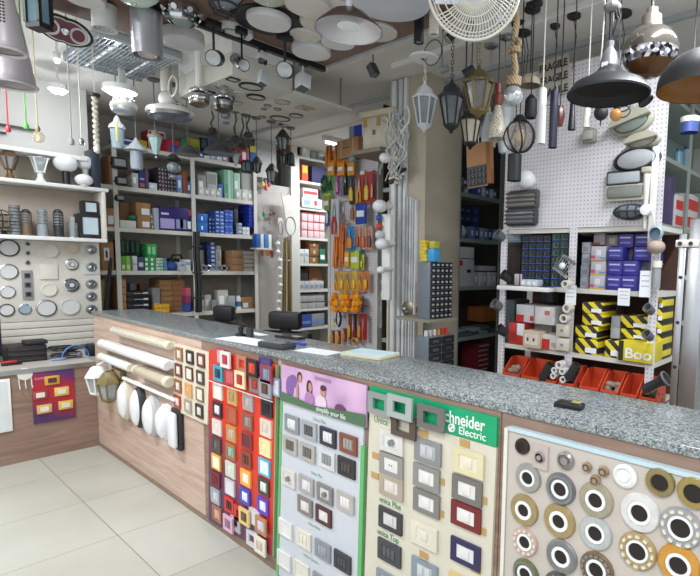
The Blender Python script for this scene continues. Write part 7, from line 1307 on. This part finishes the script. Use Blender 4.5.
p = at(489, 125, 'y', 1.5); q = thing('clear_bell_lamp', p, 'clear crystal lamp behind the mosaic pendant', 'pendant lamp'); u = px2m(p, 1); MB().lathe([(7*u, -22*u), (8*u, -8*u), (3*u, 12*u), (0, 14*u)], mat('b9c6c9', .15, var=.12), 16).build('glass', q); MB().cyl((0, 0, 12*u), (0, 0, 17*u), .01, CHROME, seg=8).build('cap', q); cordto(q, 17*u, ALU)
p = at(503, 132, 'y', 1.45); q = thing('white_drop_lamp', p, 'white frosted drop lamp above the cardboard notice', 'pendant lamp'); u = px2m(p, 1); MB().lathe([(0, -22*u), (4*u, -20*u), (6*u, 0), (8*u, 22*u), (3*u, 27*u), (0, 27*u)], mat('c3ccd0', .2, var=.08), 16).build('glass', q); MB().cyl((0, 0, 27*u), (0, 0, 31*u), .01, CHROME, seg=8).build('cap', q); cordto(q, 31*u, ALU)
# cardboard display of black switches
p = at(480, 187, 'y', 1.35); q = thing('cardboard_switch_display', p, 'hanging brown cardboard with rows of small black switches', 'display board', None, (0, -.06, 0)); u = px2m(p, 1)
MB().box(-15*u, 10*u, -.01, .0, 0, 43*u, CARD).build('backing_board', q); MB().box(10.5*u, 15*u, -.012, .02, 2*u, 42*u, CARDD).build('side_flap', q); b = MB(); b.box(-14.5*u, 9.5*u, -.014, -.0105, 1*u, 21*u, BLACK); b.build('black_panel', q)
for r_ in range(3):
    for c in range(5): MB().box((-13+4.6*c)*u, (-9.6+4.6*c)*u, -.02, -.0145, (2.5+6*r_)*u, (6.5+6*r_)*u, mat('3c3e44', .4), .001).build('switch', q)
MB().tube([(0, -.005, 43*u), (0, 0, CZ-p.z)], .003, STEEL, 5).build('hanging_wire', q)
# ------------------------------------------------------------------ rear left lanterns
XL = .15
def rearlan(px, ytop, ybot, w, kind, label, X_=XL):
    p1, p0 = at(px, ytop, 'x', X_), at(px, ybot, 'x', X_); H = p1.z-p0.z; r = px2m(p0, w)/2; q = thing('garden_lantern', p0, label, 'lantern', 'lanterns hanging before the rear shelving', .3)
    if kind == 'winged':
        MB().lathe([(0, 0), (r*.5, H*.02), (r*.62, H*.2), (r*.7, H*.6), (0, H*.62)], mat('9fb2c0', .2, var=.08), 10, (0, 0, 0), None, False).build('glass', q); MB().lathe([(r*.9, H*.6), (r*.75, H*.72), (r*.35, H*.82), (r*.3, H*.9), (r*.12, H), (0, H)], mat('c9cccf', .4), 14).build('roof', q)
        [MB().tube([(s*r*.6, -s*r*.5, H*.66), (s*r*.95, -s*r*.75, H*.74), (s*r*.85, -s*r*.65, H*.5), (s*r*.65, -s*r*.5, H*.2)], r*.13, mat('d8cf7a', .4), 6).build('yellow_wing', q) for s in (-1, 1)]
    elif kind == 'cone':
        MB().lathe([(0, H*.0), (r*.5, .005), (r*.58, H*.08), (r*.58, H*.6), (0, H*.6)], mat('a4adb8', .25, var=.06), 16).build('glass', q); MB().lathe([(r*1.15, H*.6), (r*1.1, H*.63), (r*.35, H*.85), (r*.08, H), (0, H)], mat('b9bec2', .4), 20).build('roof', q)
    elif kind == 'tulip':
        MB().lathe([(0, H*.1), (r*.35, H*.14), (r*.85, H*.75), (0, H*.78)], mat('a8c6c6', .2, var=.1), 8, (0, 0, 0), None, False).build('glass', q); MB().lathe([(r*1.0, H*.74), (r*1.0, H*.8), (r*.5, H*.88), (r*.3, H), (0, H)], mat('8f8a78', .4), 12).build('roof', q); MB().sph((0, 0, H*.03), r*.15, OPAL, 8).build('finial', q)
    elif kind == 'ball':
        MB().sph((0, 0, H*.42), r*.85, mat('8a939c', .15, .3, var=.1), 16, .85).build('globe', q); MB().lathe([(r*.95, H*.72), (r*.5, H*.9), (0, H)], DARK, 14).build('roof', q); MB().lathe([(0, -H*.05), (r*.6, 0), (r*.6, H*.08), (0, H*.1)], GREY, 12).build('base_cap', q)
    elif kind == 'cyl':
        MB().lathe([(0, 0), (r*.8, 0), (r*.8, H*.75), (0, H*.75)], mat('6f7c84', .2, var=.1), 14).build('glass', q); b = MB(); [b.cyl((r*.85*math.cos(a), r*.85*math.sin(a), 0), (r*.85*math.cos(a), r*.85*math.sin(a), H*.78), .006, BLACK, seg=5) for a in [PI/3*i for i in range(6)]]; b.ring((0, 0, 0), r*.85, .008, BLACK); b.build('frame', q); MB().lathe([(r, H*.75), (r*.9, H*.85), (r*.3, H), (0, H)], DARK, 14).build('roof', q)
    elif kind == 'saucer':
        MB().lathe([(r, 0), (r*.9, H*.3), (r*.45, H*.8), (r*.2, H), (0, H)], mat('4c5054', .4), 22).build('shade', q); MB().lathe([(r*.97, .002), (0, H*.6)], mat('7d8084', .4), 20).build('inner_shade', q)
    elif kind == 'six':
        b = MB(); [b.tube([(r*.5*math.cos(a), r*.5*math.sin(a), H*.1), (r*.8*math.cos(a), r*.8*math.sin(a), H*.6)], .006, DARK, 5) for a in [PI/3*i for i in range(6)]]; b.build('frame', q); MB().lathe([(r*.45, H*.1), (r*.75, H*.6)], FROST, 6, (0, 0, 0), None, False).build('glass', q); MB().lathe([(r, H*.58), (r*.85, H*.68), (r*.3, H*.95), (0, H)], mat('4a4436', .5), 6, (0, 0, 0), None, False).build('roof', q); MB().lathe([(0, 0), (r*.2, .01), (r*.5, H*.1), (0, H*.12)], DARK, 10).build('base_cap', q)
    cordto(q, H, mat('6a6c70', .5), .004, rose=kind != 'x')
rearlan(118, 116, 149, 21, 'winged', 'silver lantern with pale yellow wings, leftmost rear lantern'); rearlan(137, 138, 170, 22, 'cone', 'grey lantern with pointed roof over the first rear shelf'); rearlan(156, 131, 158, 17, 'tulip', 'pale green glass tulip lantern'); rearlan(174, 153, 178, 17, 'ball', 'grey globe lantern with dark cap')
rearlan(247, 160, 172, 13, 'cyl', 'dark cylindrical lantern left of the pale sheet', -.2); rearlan(257, 156, 174, 12, 'six', 'black six-sided lantern with blue glass', -.2); rearlan(272, 163, 184, 14, 'six', 'brown-roofed lantern before the hook panel', -.2); rearlan(283, 129, 152, 16, 'six', 'high bronze lantern nearest the brown carton', -.2)
rearlan(283, 150, 166, 10, 'six', 'small dark lantern below the high bronze one', -.25); rearlan(291, 152, 165, 9, 'cyl', 'small dark twin lantern by the narrow shelving', -.25); rearlan(188, 145, 155, 26, 'saucer', 'flat dark saucer pendant over the rear shelving', -.1); rearlan(219, 143, 154, 32, 'saucer', 'wide dark saucer pendant over the middle post', -.1)
rearlan(236, 150, 168, 10, 'tulip', 'small brown glass pendant before the post', -.15); rearlan(226, 103, 124, 12, 'ball', 'dark crystal pendant high below the ceiling boards', .2)
for i, (px, a, b_) in enumerate(((242, 118, 148), (235, 112, 140), (248, 110, 136), (212, 112, 132))):
    p = at(px, a, 'x', 0.0); q = thing('spiral_wall_bracket', p, 'dark curled bracket lamp hanging below ceiling boards, %s from left' % ORD[[2, 1, 3, 0][i]], 'lamp', 'dark curled bracket lamps'); u = px2m(p, 1); L_ = (b_-a)*u
    MB().tube([(0, 0, 0), (.03, 0, -L_*.3), (-.03, 0, -L_*.6), (.02, 0, -L_)], .008, mat('5c564c', .4, .4)).build('bracket', q); MB().lathe([(0, -L_-.04), (.05, -L_-.02), (.03, -L_+.02), (0, -L_+.03)], mat('5c564c', .3, .5), 10).build('cup', q); MB().cyl((0, 0, 0), (0, 0, CZ-p.z), .003, DARK, seg=5).build('cord', q)
# chandelier-like chrome fittings near ceiling
def oval_fix(px, py, w, z, label, m1, m2):
    p = at(px, py, 'z', z); r = px2m(p, w)/2; q = thing('chrome_ceiling_fixture', (p.x, p.y, z), label, 'ceiling lamp', 'chrome ceiling fixtures at the rear left')
    b = MB(); b.lathe([(r*.3, .05), (r*.9, .03), (r, .0), (r*.92, -.03), (r*.5, -.045), (0, -.05)], m1, 28, (0, 0, 0), None, True, 1, .8); b.build('body', q); MB().lathe([(r*.99, .03), (r*1.04, .01), (r*.99, -.005)], m2, 28, (0, 0, 0), None, True, 1, .8).build('band', q)
    for k_ in range(6): MB().sph((r*.6*math.cos(k_*PI/3), r*.45*math.sin(k_*PI/3), .06), .02, CHROME, 8).build('crystal', q)
    MB().cyl((0, 0, .04), (0, 0, CZ-z), .02, WHITE, seg=10).build('stem', q)
oval_fix(170, 114, 58, 2.62, 'large oval chrome fixture with white rim', mat('8f9196', .25, .7, var=.08), OFFW); oval_fix(199, 100, 26, 2.60, 'round chrome fixture at the ceiling box corner', mat('7d7468', .25, .7, var=.1), CHROME); oval_fix(224, 106, 24, 2.60, 'dark chrome fixture beside the round one', mat('5c544c', .3, .7, var=.1), STEEL); oval_fix(124, 108, 34, 2.62, 'pale round fixture left of the oval chrome one', mat('b3b8be', .3, .4), OFFW)
p = at(166, 92, 'z', 2.75); q = thing('white_robot_arm_lamp', p, 'white jointed ceiling bracket beside the bright lamp', 'lamp'); MB().cyl((0, 0, 0), (0, 0, CZ-p.z), .035, OFFW).build('column', q); MB().sph((.02, 0, -.06), .06, WHITE, 14).build('joint', q); b = MB(); b.ring((.12, 0, .02), .07, .008, OFFW, 'y'); b.build('hoop', q)
# hanging bulbs at left
def bulb(px, ytop, ybot, r_px, label, cm, sock, X_=1.0, glob=True):
    p0 = at(px, ybot, 'x', X_); u = px2m(p0, 1); H = at(px, ytop, 'x', X_).z-p0.z; q = thing('hanging_bulb', p0, label, 'bulb', 'bulbs and cords hanging before the display wall')
    if glob: MB().sph((0, 0, r_px*u), r_px*u, mat('e2dcc8', .05, trans=.6, var=0, alpha=.5), 18).build('glass', q); b = MB(); [b.tube([(x*u, 0, r_px*.6*u), (x*.4*u, 0, r_px*1.3*u)], .003, mat('e8c060', .3, emit=1.2, var=0), 5) for x in (-2.5, 0, 2.5)]; b.build('filament', q)
    MB().lathe([(0, r_px*1.8*u), (2.6*u, r_px*1.8*u), (3*u, r_px*1.8*u+5*u), (1.5*u, r_px*1.8*u+8*u), (0, r_px*1.8*u+8*u)], sock, 12).build('socket', q); cordto(q, r_px*1.8*u+8*u, cm, .0035, rose=False)
bulb(38.5, 130, 143, 7.5, 'clear round filament bulb on a cream cord', mat('b3a988', .5), mat('8f7a4c', .4)); bulb(8.5, 90, 134, 1.5, 'red lamp holder on red cord at far left', mat('c03040', .4), mat('c8283c', .4), glob=False); bulb(26.5, 90, 131, 1.5, 'green lamp holder on green cord', mat('5fae3c', .4), mat('58c048', .4), glob=False); bulb(82, 120, 148, 2, 'small white chrome lamp holder on pale cord', mat('c9c9c4', .4), CHROME, glob=False); bulb(72, 90, 146, .8, 'bare thin grey cord hanging before the display', mat('8f9092', .4), GREY, glob=False)
p = at(97, 152, 'x', .9); q = thing('white_shell_pendant', p, 'twisted strand of white rope-like pendant by the display end', 'pendant lamp'); u = px2m(p, 1); b = MB()
b.tube([(1.3*u*math.sin(i*1.5), 1.3*u*math.cos(i*1.5), i*1.6*u) for i in range(42)], 2.6*u, mat('cfcabb', .8, var=.06), 7); b.build('rope', q); MB().lathe([(0, -2*u), (3*u, 0), (3.5*u, 6*u), (0, 8*u)], OPAL, 12).build('bulb', q); MB().lathe([(0, 66*u), (6*u, 66*u), (6*u, 69*u), (0, 69*u)], DARK, 14).build('ceiling_rose', q); MB().cyl((0, 0, 69*u), (0, 0, CZ-p.z), .003, OFFW, seg=5).build('cord', q)
p = at(42, 70, 'x', 1.0); q = thing('curtain_track', (-.64, -.7, 2.52), 'black line of wall track above the display shelf', 'track'); MB().box(0, .02, -1.4, .55, 0, .018, DARK).build('rail', q); MB().box(0, .02, -1.4, .35, -.06, -.045, DARK).build('lower_rail', q)
# ================================================================== ON THE WORKTOP
ZW = 1.0935
def wt(px, py): p = un(px, py, 'z', ZW); return Vector((p.x, p.y, ZW))
def sheet(px, py, w, d, rot, label, m=PAPER, n=1, name='paper_sheet', cat='paper'):
    q = MB().box(-w/2, w/2, -d/2, d/2, 0, .001*n, m); return tag(q.build(name, None, wt(px, py), rot), label, cat)
sheet(249, 341, .42, .14, .1, 'white paper lying left of the card terminal'); sheet(318, 351.5, .22, .11, .15, 'small white paper right of the card terminal'); sheet(257, 334, .16, .06, 0, 'thin white paper strip beyond the larger paper')
q = thing('paper_pad', wt(370, 355.5), 'pale blue topped paper pad with cream edge', 'paper pad', None, .18); MB().box(-.115, .115, -.075, .075, 0, .014, mat('d3cdb0', .7), .001).build('pages', q); MB().box(-.112, .112, -.073, .073, .0142, .0152, mat('c4dbe2', .6)).build('top_sheet', q)
q = thing('desk_calculator', wt(277, 347.5), 'dark grey desk calculator beside the papers', 'calculator', None, .15); MB().box(-.09, .09, -.045, .045, 0, .028, mat('37393c', .5), .006).build('body', q); MB().box(-.07, .03, .0, .035, .0285, .030, mat('5a6266', .3)).build('display', q); b = MB(); [b.box(-.075+.022*i, -.06+.022*i, -.038+.014*j, -.029+.014*j, .0285, .032, GREY) for i in range(7) for j in range(3)]; b.build('keys', q)
q = thing('small_phone', wt(290, 338), 'thin black device behind the calculator', 'phone', None, .2); MB().box(-.09, .09, -.03, .03, 0, .012, BLACK, .004).build('body', q); MB().box(-.08, .08, -.025, .025, .0122, .013, mat('2a2d33', .1)).build('screen', q)
tag(MB().cyl((-.035, 0, .008), (.035, .01, .008), .007, mat('2f3ac0', .4), seg=8).build('blue_pen_cap', None, wt(300, 345.5)), 'small bright blue pen cap on the worktop', 'pen')
q = thing('ink_stamp', wt(241, 336), 'cluster of small black stamps by the chair side', 'stamp'); MB().lathe([(0, 0), (.03, 0), (.03, .012), (.012, .02), (.016, .05), (0, .055)], BLACK, 12).build('handle', q); MB().box(-.03, .03, -.02, .02, 0, .01, BLACK).build('base', q); MB().lathe([(0, 0), (.022, 0), (.018, .05), (0, .05)], DARK, 10, (.06, .02, 0)).build('cup', q)
q = thing('card_terminal', wt(570, 407.5), 'black pocket device with yellow label on the granite worktop', 'card terminal', None, .08); MB().box(-.042, .042, -.022, .022, 0, .018, mat('1c1a1c', .35), .006).build('body', q); MB().box(.004, .032, -.005, .014, .0182, .0188, mat('a8a03a', .5)).build('yellow_label', q); MB().box(-.046, -.042, -.018, .02, 0, .012, BLACK, .001).build('side_cap', q)
# ================================================================== CHAIRS BEHIND THE COUNTER
def chair(px, py, wpx, Yp, label, rot, hw, hh):
    Fy = Face('y', Yp); h, z = Fy.hz(px, py); u = px2m(Fy.w(h, 0, z), 1); q = thing('office_chair', (h, Yp, 0), label, 'chair', 'black office chairs behind the counter', rot); w = wpx*u/2
    MB().box(-hw*u/2, hw*u/2, -.04, .05, z-hh*u, z, mat('1e1e22', .55), .03).build('headrest', q); MB().box(-w, w, -.05, .06, .55, z-hh*u-.012, mat('1b1b1f', .55), .045).build('backrest', q); MB().box(-w*.95, w*.95, -.5, -.06, .42, .52, BLACK, .04).build('seat', q); MB().box(-.04, .04, -.02, .03, z-hh*u-.03, z-hh*u+.02, BLACK).build('headrest_mount', q)
    MB().cyl((0, -.25, .12), (0, -.25, .42), .03, STEEL).build('gas_lift', q); b = MB(); [b.tube([(0, -.25, .12), (.28*math.cos(a), -.25+.28*math.sin(a), .06)], .02, BLACK) for a in [2*PI*i/5 for i in range(5)]]; b.build('star_base', q)
    for i in range(5): a = 2*PI*i/5; MB().cyl((.28*math.cos(a)-.02, -.25+.28*math.sin(a), .03), (.28*math.cos(a)+.02, -.25+.28*math.sin(a), .03), .03, BLACK, seg=12).build('caster', q)
    for s in (-1, 1): MB().tube([(s*w, -.02, .5), (s*(w+.03), -.1, .72), (s*(w+.03), -.35, .72)], .018, BLACK).build('armrest', q)
chair(224, 305.5, 50, .95, 'black office chair with tall headrest, farther along the counter', .55, 24, 17); chair(285, 311.5, 60, 1.0, 'wider black office chair with rounded top nearer the papers', .5, 36, 19)
# ================================================================== LIGHTS
def area(loc, rot, sx, sy, e, c=(1, 1, 1)):
    l = bpy.data.lights.new('light', 'AREA'); l.shape = 'RECTANGLE'; l.size = sx; l.size_y = sy; l.energy = e; l.color = c; o = bpy.data.objects.new('lamp_light', l); COL.objects.link(o); o.location = loc; o.rotation_euler = rot; return o
def batten(x, y, z, L_, e, rot=0, lbl='', c=(.93, .97, 1)):
    q = thing('unseen_batten', (x, y, z), lbl, 'ceiling light', None, rot); MB().box(-L_/2, L_/2, -.03, .03, 0, .05, WHITE, .004).build('housing', q); MB().cyl((-L_/2+.03, 0, -.018), (L_/2-.03, 0, -.018), .014, GLOWS, seg=10).build('tube', q)
    area((x, y, z-.045), (0, 0, rot), L_, .08, e, c)
batten(5.2, -1.6, CZ-.05, 1.5, 60, 0, 'added fill batten over the customer floor, out of view'); batten(2.6, -2.6, CZ-.05, 1.5, 60, 0, 'second added fill batten over the customer floor')  # both added behind the camera as unseen fill light
batten(4.4, .8, CZ-.05, 1.2, 44, PI/2, 'added fill batten over the staff aisle, out of view'); batten(1.2, -1.35, CZ-.05, 1.2, 64, 0, 'added fill batten near the side counter, out of view'); batten(-.25, 2.95, CZ-.05, 1.2, 42, PI/2, 'fluorescent batten deep in the store behind the tool rack')  # aisle and side-counter battens are added fill lights outside the view
w = bpy.data.worlds.new('sky'); bpy.context.scene.world = w; w.use_nodes = True; bg = w.node_tree.nodes['Background']; bg.inputs[0].default_value = (.86, .93, 1, 1); bg.inputs[1].default_value = 1.0
sc = bpy.context.scene; sc.view_settings.view_transform = 'Standard'; sc.view_settings.look = 'None'; sc.view_settings.gamma = 1; sc.view_settings.use_curve_mapping = False; sc.view_settings.exposure = EXPO
for o in COL.objects:
    if o.name.endswith('_panel') : pass
